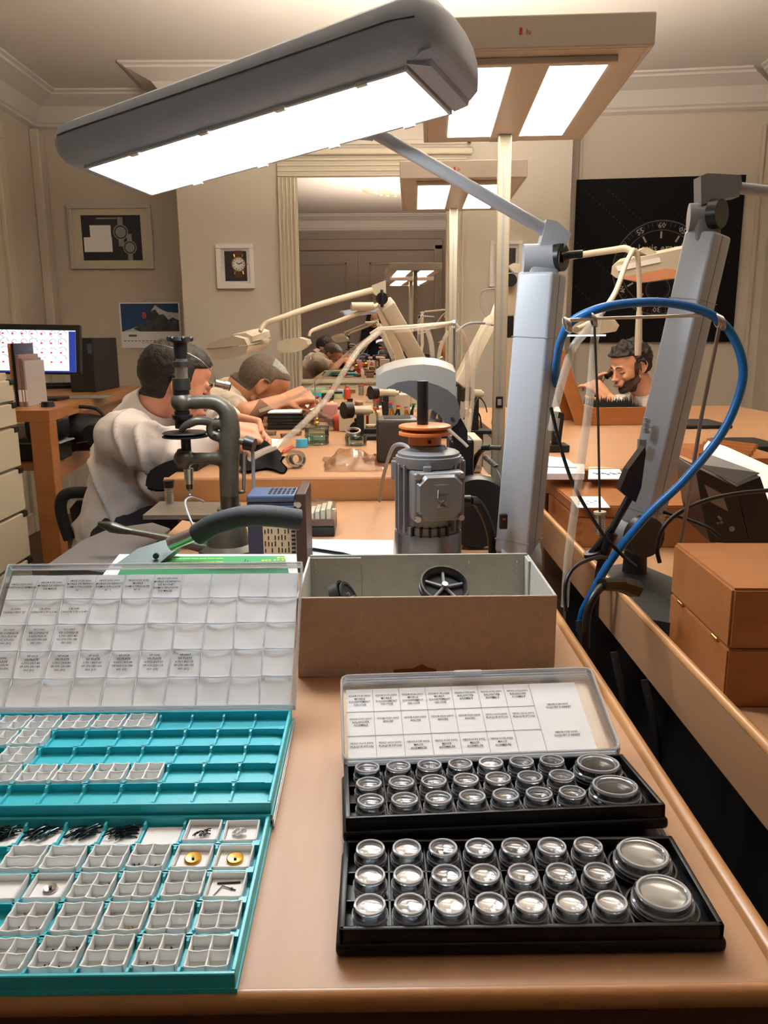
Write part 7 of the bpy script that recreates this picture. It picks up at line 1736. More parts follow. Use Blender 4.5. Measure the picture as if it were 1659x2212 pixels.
# lamp A (long arm to the left)
YL1 = 2.75
t = T('task_lamp', 'cream task lamp whose head hangs above the dark-haired left watchmaker', 'task lamp', P(905, 900, Y=3.0), group='cream task lamps of the far benches')
M_, L_ = column(t, P(945, 850, Y=2.95), P(833, 655, Y=2.75), 0.052, math.radians(10), m_cream)
b = B(); q = P(945, 850, Y=2.95); q.x = min(q.x, FX1-0.08); b.tube([q, (q.x+0.02, q.y+0.02, FZ)], 0.02, 14, smooth=0); b.cyl((q.x+0.02, q.y+0.02, FZ), (q.x+0.02, q.y+0.02, FZ+0.015), 0.05, n=24); O('base', b, m_cream, t, 40)
b = B(); kk = P(825, 645, Y=YL1-0.03); b.cyl(kk+Vector((0, -0.012, 0)), kk+Vector((0, 0.01, 0)), 0.0195, n=24); b.box(kk.x-0.005, kk.x+0.005, kk.y-0.018, kk.y-0.008, kk.z-0.028, kk.z+0.028, 0.003); O('clamp_knob', b, m_black, t, 40)
pts_ = [P(x, y, Y=YL1) for x, y in ((803, 617), (833, 606), (834, 634), (822, 645), (806, 634))]
b = B(); b.prism([p+Vector((0, -0.014, 0)) for p in pts_], (0, 0.03, 0)); O('elbow_block', b, m_cream, t)
b = B(); b.tube([P(808, 626, Y=YL1), P(700, 655, Y=2.62), P(598, 690, Y=2.52), P(572, 700, Y=2.50), P(562, 716, Y=2.48)], [0.0105, 0.0095, 0.009, 0.008, 0.006], 14, smooth=4); O('arm', b, m_cream, t, 50)
YHd = 2.42
def head3(t, Y_, S0, S1, thick_px, name='lamp_head', m=m_cream, seams=True):
    """head lofted between end outlines in the photograph plane Y_, receding"""
    secs = []
    for (pl, dy) in S0: secs.append([P(x, y, Y=Y_+dy) for x, y in pl])
    b = B(); b.sections(secs); o = O(name, b, m, t, 45); return o
endA = [(446, 752), (452, 742), (475, 732), (505, 726), (528, 732), (536, 748), (532, 762), (515, 772), (480, 777), (460, 778), (457, 770)]
endB = [(x*0.55+585*0.45-0, y*0.75+742*0.25-8) for x, y in endA]
endB = [(500+(x-446)*0.92, 716+(y-726)*0.86) for x, y in endA]
head3(t, YHd, [(endA, 0.0), (endB, 0.30)], None, 0)
b = B(); b.tube([P(x, y, Y=YHd-0.001) for x, y in ((446, 753), (470, 751), (500, 748), (535, 746))]+[P(586, 733, Y=YHd+0.28)], 0.0012, 6, smooth=2); O('head_seam', b, mat('dark_cream_seam', (150, 140, 120), 0.6), t)  # seam line in a darker cream
b = B(); b.sections([[P(x, y, Y=YHd+0.05) for x, y in ((492, 730), (500, 723), (530, 719), (545, 727), (546, 738), (500, 742))], [P(x, y, Y=YHd+0.20) for x, y in ((538, 722), (544, 712), (566, 708), (582, 714), (584, 728), (550, 734))]]); O('head_ridge', b, m_cream, t, 50)
# lamp B
t = T('task_lamp', 'cream task lamp with its small head above the grey-haired watchmaker', 'task lamp', P(915, 880, Y=3.6), group='cream task lamps of the far benches')
b = B(); q = P(892, 835, Y=3.6); b.tube([P(820, 665, Y=3.5), q], 0.024, 4, smooth=0); b.tube([q, (q.x, q.y, FZ)], 0.02, 12, smooth=0); b.cyl((q.x, q.y, FZ), (q.x, q.y, FZ+0.015), 0.05, n=24); O('column', b, m_cream, t, 40)
b = B(); b.tube([P(822, 657, Y=3.5), P(740, 690, Y=3.42), P(690, 708, Y=3.38), P(672, 716, Y=3.35), P(668, 726, Y=3.34)], [0.0105, 0.0095, 0.009, 0.007, 0.006], 12, smooth=4); O('arm', b, m_cream, t, 50)
endA2 = [(598, 745), (602, 738), (620, 732), (645, 729), (662, 735), (665, 745), (655, 756), (630, 762), (606, 763), (600, 756)]
endB2 = [(610+(x-598)*0.95, 728+(y-729)*0.85) for x, y in endA2]
head3(t, 3.25, [(endA2, 0.0), (endB2, 0.32)], None, 0)
b = B(); b.cyl(P(806, 662, Y=3.45)+Vector((-0.09, -.02, 0)), P(806, 662, Y=3.45), 0.017, n=16); O('elbow_tube', b, m_cream, t, 40)
# lamp C: cream fixture at the right before the poster
t = T('task_lamp', 'big cream task lamp head before the black poster on the right', 'task lamp', P(1100, 900, Y=2.9), group='cream task lamps of the far benches')
YC_ = 2.6
b = B(); b.tube([P(1252, 551, Y=2.75), P(1320, 541, Y=2.68), P(1352, 537, Y=2.64), P(1368, 548, Y=2.62)], 0.0105, 12, smooth=5); b.tube([P(1128, 572, Y=2.88), P(1252, 551, Y=2.75)], 0.0105, 12, smooth=0); O('arm', b, m_cream, t, 50)
s0 = [(1322, 575), (1332, 567), (1420, 548), (1478, 536), (1480, 570), (1478, 600), (1385, 612), (1330, 600), (1320, 592)]
b = B(); b.sections([[P(x, y, Y=YC_) for x, y in s0], [P(x+8, y-8, Y=YC_+0.14) for x, y in s0]]); O('lamp_head', b, m_cream, t, 40)
b = B(); b.prism([P(x, y, Y=YC_-0.004) for x, y in ((1330, 575), (1425, 556), (1427, 566), (1335, 586))], (0, 0.004, 0)); O('tube_cover', b, m_white, t)
b = B(); b.prism([P(x, y, Y=YC_+0.03) for x, y in ((1380, 542), (1392, 534), (1402, 535), (1420, 546), (1400, 552))], (0, 0.05, 0)); O('head_bracket', b, m_cream, t)
b = B(); b.prism([P(x, y, Y=YC_-0.003) for x, y in ((1336, 600), (1376, 592), (1440, 580), (1476, 585), (1474, 598), (1386, 610))], (0, 0.003, 0)); O('louvre_panel', b, mat('salmon_reflector', (206, 140, 104), 0.5), t)
b = B(); b.cyl(P(1103, 605, Y=2.86), P(1103, 605, Y=2.90), 0.022, n=22); O('clamp_knob', b, m_black, t, 40)
b = B(); b.prism([P(x, y, Y=2.88) for x, y in ((1098, 575), (1110, 568), (1128, 570), (1126, 582), (1112, 590))], (0, 0.03, 0)); O('elbow_block', b, m_cream, t)
qb = P(1090, 900, Y=3.0)
b = B(); b.tube([P(1108, 590, Y=2.9), P(1100, 780, Y=2.95), (0.44, 3.0, FZ)], 0.022, 4, smooth=0); O('column', b, m_cream, t)
b = B(); b.tube([P(1092, 622, Y=2.9), P(1045, 628, Y=3.0), P(1038, 660, Y=3.0), P(1055, 690, Y=2.98)], 0.0018, 6); O('thin_wire', b, m_greyd, t, 60)
# lamp D: flat disc-like lit head above the bearded watchmaker
t = T('task_lamp', 'cream task lamp with a lit flat head over the bearded watchmaker', 'task lamp', P(1200, 880, Y=3.6), group='cream task lamps of the far benches')
YD_ = 3.3
hd = [(1228, 708), (1235, 698), (1260, 690), (1300, 688), (1325, 693), (1335, 706), (1330, 716), (1300, 721), (1250, 722), (1234, 717)]
b = B(); b.sections([[P(x, y, Y=YD_) for x, y in hd], [P(x+3, y-3, Y=YD_+0.30) for x, y in hd]]); O('lamp_head', b, m_cream, t, 45)
m_lit2 = mat('cool_small_panel', (230, 245, 240), 0.4, emit=((0.85, 1.0, 0.92), 2.2))
pa_, pb_ = P(1242, 723, Y=YD_), P(1312, 721, Y=YD_)
b = B(); b.box(pa_.x, pb_.x, YD_+0.02, YD_+0.28, pa_.z-0.006, pa_.z-0.0005); O('light_panel', b, m_lit2, t)
b = B(); b.tube([P(1232, 704, Y=YD_+0.1), P(1205, 690, Y=3.45), P(1160, 680, Y=3.6)], 0.010, 10); b.tube([P(1160, 680, Y=3.6), P(1155, 800, Y=3.6), (P(1155, 880, Y=3.6).x, 3.6, FZ)], 0.02, 12, smooth=0); O('arm', b, m_cream, t, 50)
# slanting cream column right of the hood (lamp E)
t = T('task_lamp', 'slanting cream lamp column between the two lamp poles', 'task lamp', P(985, 850, Y=2.9), group='cream task lamps of the far benches')
b = B(); p0_, p1_ = P(988, 835, Y=2.7), P(1062, 690, Y=2.85)
column(t, p0_, p1_, 0.04, math.radians(20), m_cream, groove=False)
b = B(); b.tube([p0_, (p0_.x-0.01, 2.7, FZ)], 0.014, 12, smooth=0); b.cyl((p0_.x-0.01, 2.7, FZ), (p0_.x-0.01, 2.7, FZ+0.012), 0.045, n=24); O('base', b, m_blackm, t, 40)
b = B(); b.tube([p1_, P(1080, 640, Y=2.95), P(1100, 600, Y=3.0)], 0.010, 10); O('arm', b, m_cream, t, 50)

# ---------------------------------------------------------------- air hoses over the far left bench
hoses = [([(540, 990, 1.95), (570, 975, 2.0), (610, 955, 2.05), (670, 900, 2.12), (710, 855, 2.18), (745, 800, 2.22), (775, 755, 2.28), (805, 728, 2.32), (820, 716, 2.35)], 0.0085, 'thick clear hose sweeping up from the bench front past the glass jar'),
         ([(560, 888, 2.6), (610, 870, 2.6), (660, 845, 2.55), (715, 800, 2.5), (750, 765, 2.45), (790, 735, 2.4), (818, 716, 2.36)], 0.0055, 'thin clear hose joining the thick one at the rod end'),
         ([(820, 714, 2.36), (880, 712, 2.38), (940, 705, 2.4), (978, 698, 2.42)], 0.007, 'clear hose running along the white rod above the far bench'),
         ([(978, 698, 2.42), (998, 720, 2.45), (1008, 760, 2.5), (1010, 830, 2.52), (1008, 900, 2.5), (1012, 935, 2.5)], 0.0075, 'clear hose bending down at the end of the white rod'),
         ([(1012, 935, 2.48), (1020, 870, 2.5), (1022, 800, 2.5), (1032, 740, 2.5), (1050, 705, 2.5), (1062, 695, 2.5)], 0.0075, 'clear hose rising to the right toward the cream lamp pole'),
         ([(982, 720, 2.6), (1010, 700, 2.62), (1040, 698, 2.64), (1065, 702, 2.66)], 0.004, 'dark thin hose arching before the mirror edge'),
         ([(922, 710, 2.8), (932, 745, 2.8), (935, 790, 2.8)], 0.009, 'pinkish clear hose hanging before the mirror, left one'),
         ([(968, 715, 2.8), (952, 750, 2.8), (944, 800, 2.8)], 0.007, 'clear hose hanging before the mirror, right one'),
         ([(1368, 540, 2.5), (1352, 570, 2.4), (1330, 630, 2.3), (1300, 675, 2.2), (1270, 700, 2.1), (1245, 712, 2.0)], 0.0075, 'pale hose drooping from the lamp arm before the poster'),
         ([(1371, 538, 2.5), (1378, 560, 2.5), (1381, 620, 2.5), (1381, 680, 2.5)], 0.0075, 'pale hose hanging straight down before the poster')]
for pts_, r, lab in hoses:
    b = B(); b.tube([P(x, y, Y=Y_) for x, y, Y_ in pts_], r, 10, smooth=5); S('air_hose', b, m_tube if r > 0.0045 and 'pale' not in lab else (m_cream if 'pale' in lab else m_greyd), lab, 'hose', 'hoses over the far benches', smooth=60, loc=P(pts_[0][0], pts_[0][1], Y=pts_[0][2]))
t = T('hose_rail', 'white rod carrying the hoses above the far left bench', 'rail', (P(980, 880, Y=2.42).x, 2.42, FZ))
b = B(); b.tube([P(800, 722, Y=2.36), P(818, 710, Y=2.36), P(900, 704, Y=2.4), P(982, 697, Y=2.42)], 0.005, 8, smooth=0); O('rod', b, m_cream, t, 40)
b = B(); e_ = P(982, 697, Y=2.42); ex0 = min(e_.x, FX1-0.02); b.tube([e_, (ex0, 2.42, FZ)], 0.004, 8, smooth=0); O('upright', b, m_steel, t, 40)
b = B()
for x, y in ((822, 712), (978, 698)):
    for k in range(3): c = P(x+k*2, y+3, Y=2.4); b.lathe([(0.011, -0.001), (0.013, -0.001), (0.013, 0.001), (0.011, 0.001)], c, 14, Matrix.Rotation(PI/2, 3, 'Y'), closed=True)
O('ring_clips', b, m_steel, t, 50)
b = B(); c = P(1381, 710, Y=2.5); b.tube([P(1381, 672, Y=2.5), P(1380, 700, Y=2.5), P(1379, 738, Y=2.5), P(1378, 768, Y=2.5)], [0.0085, 0.010, 0.011, 0.0095], 12, smooth=2); b.tube([P(1372, 738, Y=2.5), P(1388, 737, Y=2.5)], 0.003, 6, smooth=0); S('air_nozzle', b, m_cream, 'cream air nozzle hanging above the bearded watchmaker', 'nozzle', smooth=50)

# ================================================================ ON THE FAR RIGHT BENCH
def wbox2():
    YO = P(1330, 918, Z=FZ).y
    x0, x1 = P(1277, 918, Z=FZ).x, P(1400, 918, Z=FZ).x; zt = P(1330, 880, Y=YO).z
    t = T('drill_box', 'open wooden box bristling with dark drill bits before the bearded watchmaker', 'box', ((x0+x1)/2, YO+0.08, FZ))
    D_ = 0.20
    b = B(); b.box(x0, x1, YO, YO+0.01, FZ, zt, 0.001, 1); O('front_wall', b, m_boxwood, t)
    b = B(); b.box(x0, x1, YO+D_, YO+D_+0.01, FZ, zt, 0.001, 1); O('back_wall', b, m_boxwood, t)
    b = B(); b.box(x0, x0+0.01, YO+0.01, YO+D_, FZ, zt, 0.001, 1); O('side_wall', b, m_boxwood, t)
    b = B(); b.box(x1-0.01, x1, YO+0.01, YO+D_, FZ, zt, 0.001, 1); O('side_wall', b, m_boxwood, t)
    b = B(); b.box(x0+0.01, x1-0.01, YO+0.01, YO+D_, FZ, zt-0.03); O('drill_block', b, m_joint, t)
    for k in range(4):
        b = B(); z_ = FZ+0.008+k*(zt-FZ)/4.3; b.box(x0+0.0005, x0+0.009, YO-0.0008, YO, z_, z_+(zt-FZ)/9); O('finger_joint', b, m_joint, t)
    # lid open, leaning back to the left
    e_ = [P(1277, 925, Y=YO), P(1243, 905, Y=YO+0.02), P(1200, 770, Y=YO+0.05), P(1222, 756, Y=YO+0.05)]
    Lz = P(1215, 757, Y=YO).z
    p0 = Vector((x0-0.004, YO, FZ+0.002)); up_ = Vector((P(1222, 760, Y=YO).x-x0, 0, Lz-FZ)); L_ = up_.length
    ML = frame_M(p0, up_, (0, 1, 0))
    b = B(); b.box(0, L_, 0, 0.21, 0.0, 0.006, 0.001, 1, M=ML); O('lid_panel', b, m_boxwood, t)
    s = 1
    for q in ((0, L_, 0, 0.01), (0, L_, 0.2, 0.21), (0, 0.01, 0.01, 0.2), (L_-0.01, L_, 0.01, 0.2)):
        b = B(); b.box(q[0], q[1], q[2], q[3], 0.0061, 0.05, 0.001, 1, M=ML); O('lid_wall', b, m_boxwood, t)
    # drill bits: countable rows of pieces
    me = None
    nx_, ny_ = 19, 9
    for i in range(nx_):
        for j in range(ny_):
            x = x0+0.018+(x1-x0-0.036)*i/(nx_-1)+0.002*(j % 2); y = YO+0.022+(D_-0.03)*j/(ny_-1)
            if me is None:
                b = B(); b.cyl((0, 0, 0), (0, 0, 0.022), 0.0024, 0.0022, 6, True); b.cyl((0, 0, 0.022), (0, 0, 0.042), 0.0018, 0.0004, 6, True)
                o = O('drill_bit', b, m_blackm, t, None, local=True); me = o.data
            else:
                o = bpy.data.objects.new('drill_bit', me); COL.objects.link(o); o.parent = t
            o.location = WORLD[t.name].inverted() @ Vector((x, y, zt-0.03)); o.scale = (1, 1, 1.0+0.45*random.random())
wbox2()
# black phone-like stand
YO = P(1205, 975, Z=FZ).y
t = T('instrument_stand', 'black instrument standing on its foot left of the drill box', 'instrument', (P(1205, 975, Y=YO).x, YO, FZ))
b = B(); b.prism([P(x, y, Y=YO) for x, y in ((1192, 950), (1197, 895), (1203, 890), (1217, 892), (1219, 898), (1212, 955), (1196, 958))], (0, 0.03, 0)); O('body', b, m_black, t)
b = B(); b.prism([P(x, y, Y=YO-0.002) for x, y in ((1199, 940), (1203, 903), (1210, 904), (1205, 942))], (0, 0.002, 0)); O('display', b, m_greyd, t)
b = B(); p = P(1205, 965, Y=YO); b.box(max(p.x-0.04, 0.41), p.x+0.03, YO-0.02, YO+0.05, FZ, FZ+0.02, 0.003); O('foot', b, m_black, t)
b = B(); b.cyl((p.x-0.005, YO+0.01, FZ+0.02), (p.x-0.005, YO+0.01, P(1205, 950, Y=YO).z), 0.012, n=12); O('neck', b, m_black, t)
# papers
def fpap(name, pts, z, th, lab, m=m_paper):
    b = B(); b.prism([P(x, y, Z=FZ+z) for x, y in pts], (0, 0, th)); return S(name, b, m, lab, 'paper', 'papers on the far right bench')
fpap('paper_ream', [(1172, 1036), (1262, 1036), (1262, 1015), (1180, 1010)], 0.001, 0.014, 'thick ream of paper behind the near lamp column')
fpap('paper_sheet', [(1176, 1008), (1246, 1010), (1222, 992), (1186, 988)], 0.0165, 0.003, 'loose white sheet on top of the ream')
o = fpap('paper_sheet', [(1270, 1036), (1352, 1036), (1336, 1012), (1272, 1010)], 0.001, 0.002, 'handwritten white sheet right of the ream')
b = B()
for k in range(10):
    p = P(1283+6*k, 1022+(k % 3), Z=FZ+0.0032); b.box(p.x-0.004, p.x+0.003, p.y-0.006*(k % 2+1), p.y+0.004, FZ+0.0031, FZ+0.0034)
S('handwriting', b, mat('blue_ink', (70, 74, 110), 0.7), 'blue handwriting on the white sheet right of the ream', 'writing')
fpap('paper_pad', [(1190, 905), (1245, 905), (1240, 893), (1200, 888)], 0.001, 0.02, 'white paper pad by the open drill box lid')
# wooden slat tray and dark lamp foot at the far right
YW = 2.35
b = B(); t = T('slatted_tray', 'small wooden slatted tray at the right end of the far right bench', 'tray', P(1560, 985, Z=FZ))
e0_, e1_ = P(1510, 975, Z=FZ), P(1635, 985, Z=FZ)
for k in range(4):
    b = B(); q = P(1505+8*k, 972-7*k, Z=FZ+0.03); r_ = P(1620+5*k, 985-7*k, Z=FZ+0.03); b.tube([q, r_], 0.008, 4, smooth=0); O('slat', b, m_boxwood, t)
for f in (0.05, 0.9):
    b = B(); q = P(1505, 972, Z=FZ+0.03).lerp(P(1620, 985, Z=FZ+0.03), f); r_ = P(1529, 951, Z=FZ+0.03).lerp(P(1635, 964, Z=FZ+0.03), f); b.box(min(q.x, r_.x), max(q.x, r_.x)+0.01, min(q.y, r_.y), max(q.y, r_.y), FZ, FZ+0.022); O('cross_bar', b, m_boxwood, t)
b = B(); q = P(1625, 985, Z=FZ); b.box(q.x-0.02, q.x+0.12, q.y+0.05, q.y+0.25, FZ, FZ+0.02, 0.005); S('black_case', b, m_black, 'flat black case at the right edge behind the paper stack', 'case')
q = P(1480, 925, Z=FZ); b = B(); b.box(q.x-0.03, q.x+0.16, q.y-0.02, q.y+0.2, FZ, FZ+0.012, 0.003); S('dark_folder', b, m_blackm, 'dark folder behind the second lamp column on the far right bench', 'folder')
# power supply box seen above the far-left bench right end: red status box on the pole
b = B(); q = P(1100, 705, Y=2.6); b.box(q.x-0.014, q.x+0.014, 2.6, 2.63, q.z-0.035, q.z+0.035, 0.004)
S('black_handset', b, m_black, 'small black handset hanging just right of the cream lamp pole', 'handset')
# ================================================================ PEOPLE
def cap(b, p0, p1, r0, r1, n=14):
    p0, p1 = Vector(p0), Vector(p1)
    b.tube([p0, p1], [r0, r1], n, smooth=0); b.sph(p0, r0, n); b.sph(p1, r1, n)
def head_frame(c, fwd, up=(0, 0, 1), s=1.0):
    f = Vector(fwd).normalized(); u = Vector(up); u = (u-f*u.dot(f)).normalized(); l = u.cross(f)
    M = Matrix((f, l, u)).transposed().to_4x4(); M.translation = Vector(c); return M @ Matrix.Scale(s, 4)
def ell(b, M, c, r, rot=None, n=18):
    R3 = M.to_3x3(); rr = bmesh.ops.create_uvsphere(b.bm, u_segments=n, v_segments=n//2+2, radius=1.0)
    for v in rr['verts']:
        q = Vector((v.co.x*r[0], v.co.y*r[1], v.co.z*r[2]))
        if rot is not None: q = rot @ q
        v.co = M @ (Vector(c)+q)
def lcap(b, M, p0, p1, r0, r1, s=1.0, n=10): cap(b, M @ Vector(p0), M @ Vector(p1), r0*s, r1*s, n)
def build_head(b, M, s=1.0, nose=1.0):
    E_ = lambda c, r, rot=None, n=18: ell(b, M, c, r, rot, n)
    E_((-0.014, 0, 0.030), (0.097, 0.076, 0.087), None, 28)
    E_((0.006, 0, 0.052), (0.080, 0.068, 0.062), None, 24)
    E_((0.030, 0, -0.008), (0.058, 0.061, 0.074), None, 24)
    E_((0.030, 0, -0.062), (0.050, 0.048, 0.040), Matrix.Rotation(0.25, 3, 'Y'), 20)
    E_((0.066, 0, -0.098), (0.019, 0.021, 0.016))
    for k in (-1, 1):
        lcap(b, M, (0.005, 0.054*k, -0.055), (0.058, 0.018*k, -0.095), 0.016, 0.014, s)
        lcap(b, M, (0.079, 0.034*k, 0.020), (0.086, 0.010*k, 0.017), 0.0085, 0.0095, s)
        E_((0.060, 0.037*k, -0.026), (0.024, 0.020, 0.020))
        E_((0.098, 0.010*k, -0.034), (0.010, 0.0085, 0.008))
        R_ = Matrix.Rotation(0.25*k, 3, 'Z') @ Matrix.Rotation(-0.2, 3, 'Y')
        E_((-0.008, 0.079*k, 0.000), (0.018, 0.005, 0.030), R_)
        # ear helix rim and lobe
        pts = [(0.006, 0.078, -0.008), (0.009, 0.080, 0.010), (0.004, 0.084, 0.026), (-0.012, 0.089, 0.030), (-0.026, 0.091, 0.018), (-0.027, 0.089, -0.002), (-0.016, 0.084, -0.020), (-0.004, 0.079, -0.030), (0.003, 0.077, -0.026)]
        b.tube([M @ Vector((p[0], p[1]*k, p[2])) for p in pts], 0.0042*s, 8, smooth=3)
        E_((-0.002, 0.079*k, -0.026), (0.007, 0.004, 0.008))
    lcap(b, M, (0.086, 0, 0.012), (0.104*nose+0.004*(1-nose), 0, -0.026), 0.0075, 0.0095, s)
    E_((0.110*nose, 0, -0.031), (0.010, 0.0095, 0.009))
    E_((0.076, 0, -0.058), (0.020, 0.028, 0.020))
    E_((0.0945, 0, -0.0575), (0.0065, 0.021, 0.0045)); E_((0.092, 0, -0.067), (0.0065, 0.018, 0.0055))
def patch(name, body_me, M, pred, off, m, parent, jit=0.0, jscale=60, label=None):
    """a piece of the head surface lifted off by off metres (hair, beard)"""
    Mi = M.inverted(); bm = bmesh.new(); bm.from_mesh(body_me)
    MW = WORLD[parent.name]
    kill = []
    for f in bm.faces:
        c = Mi @ (MW @ f.calc_center_median())
        if not pred(c.x, c.y, c.z): kill.append(f)
    bmesh.ops.delete(bm, geom=kill, context='FACES')
    bm.verts.ensure_lookup_table(); bm.normal_update()
    for _ in range(14):
        be = [e for e in bm.edges if len(e.link_faces) == 1]; nb = {}
        for e in be:
            a_, c_ = e.verts; nb.setdefault(a_, []).append(c_.co.copy()); nb.setdefault(c_, []).append(a_.co.copy())
        for v, l_ in nb.items(): v.co = v.co*0.4+sum(l_, Vector())/len(l_)*0.6
    bnd = {v for e in bm.edges if len(e.link_faces) == 1 for v in e.verts}
    nrm = {v: v.normal.copy() for v in bm.verts}
    for v in bm.verts:
        q = Mi @ (MW @ v.co); k = off*(0.15 if v in bnd else 1.0)
        if jit: k += jit*noise.noise(q*jscale)*(0.2 if v in bnd else 1.0)
        v.co += nrm[v]*max(k, 0.0006)
    bmesh.ops.transform(bm, matrix=MW, verts=bm.verts)
    b = B(); b.bm.free(); b.bm = bm
    return O(name, b, m, parent, 180, label, recalc=False)
def hand(b, wrist, d, palm_n, L=0.185, curl=0.6, side=1, pinch=False):
    """wrist point, direction of the fingers, palm normal; side gives the thumb's side"""
    d = Vector(d).normalized(); n = Vector(palm_n); n = (n-d*n.dot(d)).normalized(); s = d.cross(n)*side
    pl = L*0.5
    for k, w_ in ((-0.36, 1), (-0.12, 1), (0.12, 1), (0.36, 1)):
        cap(b, Vector(wrist)+s*(k*0.045), Vector(wrist)+d*pl+s*(k*0.085), 0.013, 0.0115, 10)
    cap(b, Vector(wrist)+d*pl*0.3, Vector(wrist)+d*pl*0.8, 0.02, 0.018, 10)
    for i, (k, ln) in enumerate(((0.36, 0.92), (0.12, 1.0), (-0.12, 0.94), (-0.36, 0.76))):
        base = Vector(wrist)+d*pl+s*(k*0.085); a = 0; p = base; dd = d.copy()
        segs = (0.042*ln, 0.027*ln, 0.021*ln)
        rr = (0.0098, 0.0088, 0.0078, 0.0068)
        cv = curl*(1.0+0.18*i) if not (pinch and i == 0) else curl*0.8
        for j in range(3):
            a += cv*(0.75 if j == 0 else 0.95); dd = d*math.cos(a)+n*math.sin(a)
            q = p+dd*segs[j]; cap(b, p, q, rr[j], rr[j+1], 9); p = q
    tb = Vector(wrist)+d*pl*0.28+s*0.024; t1 = tb+(d*0.55+s*0.6+n*0.45).normalized()*0.036; t2 = t1+(d*0.8+s*0.1+n*0.55).normalized()*0.03; t3 = t2+(d*0.8-s*0.2+n*0.5).normalized()*0.022
    cap(b, tb, t1, 0.014, 0.0115, 9); cap(b, t1, t2, 0.0115, 0.0095, 9); cap(b, t2, t3, 0.0095, 0.008, 9)
def wrinkle(bm, amp, sc, seed=0.0, dirv=(1, 0, 0)):
    d = Vector(dirv); bm.normal_update()
    nr = {v: v.normal.copy() for v in bm.verts}
    for v in bm.verts:
        q = v.co*sc; w_ = noise.noise(Vector((q.x*1.0+seed, q.y*0.6, q.z*0.45)) + d*0.3*noise.noise(q*0.7))
        r = max(0.0, 1-abs(w_)*4.5)**2*1.6-0.35
        v.co += nr[v]*amp*(r*0.8+0.4*noise.noise(q*2.3+Vector((seed, 3, 1))))

def person(label, Mh, s, joints, rads, skin_m, hands, extra_skin=(), voxel=0.0042, loc=None, slim=False):
    """joints: dict of world points; one continuous body surface"""
    b = B(); build_head(b, Mh, s)
    J = joints
    def c(a, e, r0, r1): cap(b, J[a], J[e], r0, r1, 14)
    nk0 = Mh @ Vector((-0.028, 0, -0.045)); c0 = Vector(nk0)
    kb = 0.78 if slim else 1.0
    cap(b, c0, J['neck'], 0.053*s, 0.058, 18)
    cap(b, Mh @ Vector((0.012, 0, -0.055)), J['neck'], 0.04*s, 0.05, 14)
    sh = (J['sh_r']+J['sh_l'])/2
    cap(b, J['neck'], sh-Vector((0, 0, 0.02)), 0.058, 0.085)
    cap(b, sh, J['chest'], 0.085, 0.12*kb, 18); cap(b, J['chest'], J['pelvis'], 0.125*kb, 0.135*kb, 18)
    for k in ('r', 'l'):
        cap(b, sh, J['sh_'+k], 0.075, 0.052); cap(b, J['sh_'+k], J['chest'], 0.055, 0.10)
        cap(b, J['sh_'+k], J['el_'+k], 0.050, 0.040); cap(b, J['el_'+k], J['wr_'+k], 0.039, 0.026)
        cap(b, J['pelvis'], J['hip_'+k], 0.12*kb, 0.095); cap(b, J['hip_'+k], J['kn_'+k], 0.088, 0.058); cap(b, J['kn_'+k], J['an_'+k], 0.055, 0.038)
        f_ = J['an_'+k]; cap(b, f_, f_+J['foot_dir']*0.16-Vector((0, 0, f_.z-0.035)), 0.035, 0.03)
    for h in hands: hand(b, **h)
    for e in extra_skin: cap(b, *e)
    r = remesh(b, voxel, 3)
    t = T('person', label, 'person', loc or (J['pelvis'].x, J['pelvis'].y, 0))
    body = O('body', r, skin_m, t, 180, recalc=False)
    return t, body
def garment(name, t, m, caps, voxel=0.007, smooth=5, amp=0.004, sc=16, seed=0.0, cuts=()):
    b = B()
    for c_ in caps: cap(b, *c_, 16)
    r = remesh(b, voxel, smooth)
    wrinkle(r.bm, amp, sc, seed)
    for co, no in cuts: bmesh.ops.bisect_plane(r.bm, geom=r.bm.verts[:]+r.bm.edges[:]+r.bm.faces[:], plane_co=co, plane_no=no, clear_outer=True)
    return O(name, r, m, t, 180, recalc=False)
def eyes(t, M, m_eye, lids=True):
    for k in (-1, 1):
        b = B(); ell(b, M, (0.0735, 0.030*k, -0.001), (0.0115, 0.0125, 0.0105)); e_ = O('eye', b, m_eye, t, 60)
        b = B(); ell(b, M, (0.0755, 0.030*k, -0.001), (0.0112, 0.0135, 0.0105)) if False else b.tube([M @ Vector(p) for p in ((0.076, 0.016*k, -0.004), (0.0865, 0.026*k, -0.006), (0.083, 0.036*k, -0.006), (0.072, 0.044*k, -0.004))], 0.0016, 6, smooth=4)
        O('eyelashes', b, m_hair, e_, 60)
def brows(t, M, m, r=0.0035):
    for k in (-1, 1):
        b = B(); b.tube([M @ Vector(p) for p in ((0.0925, 0.010*k, 0.020), (0.0915, 0.024*k, 0.0265), (0.082, 0.040*k, 0.022))], [r, r*1.1, r*0.5], 8, smooth=4); O('eyebrow', b, m, t, 60)
V = Vector

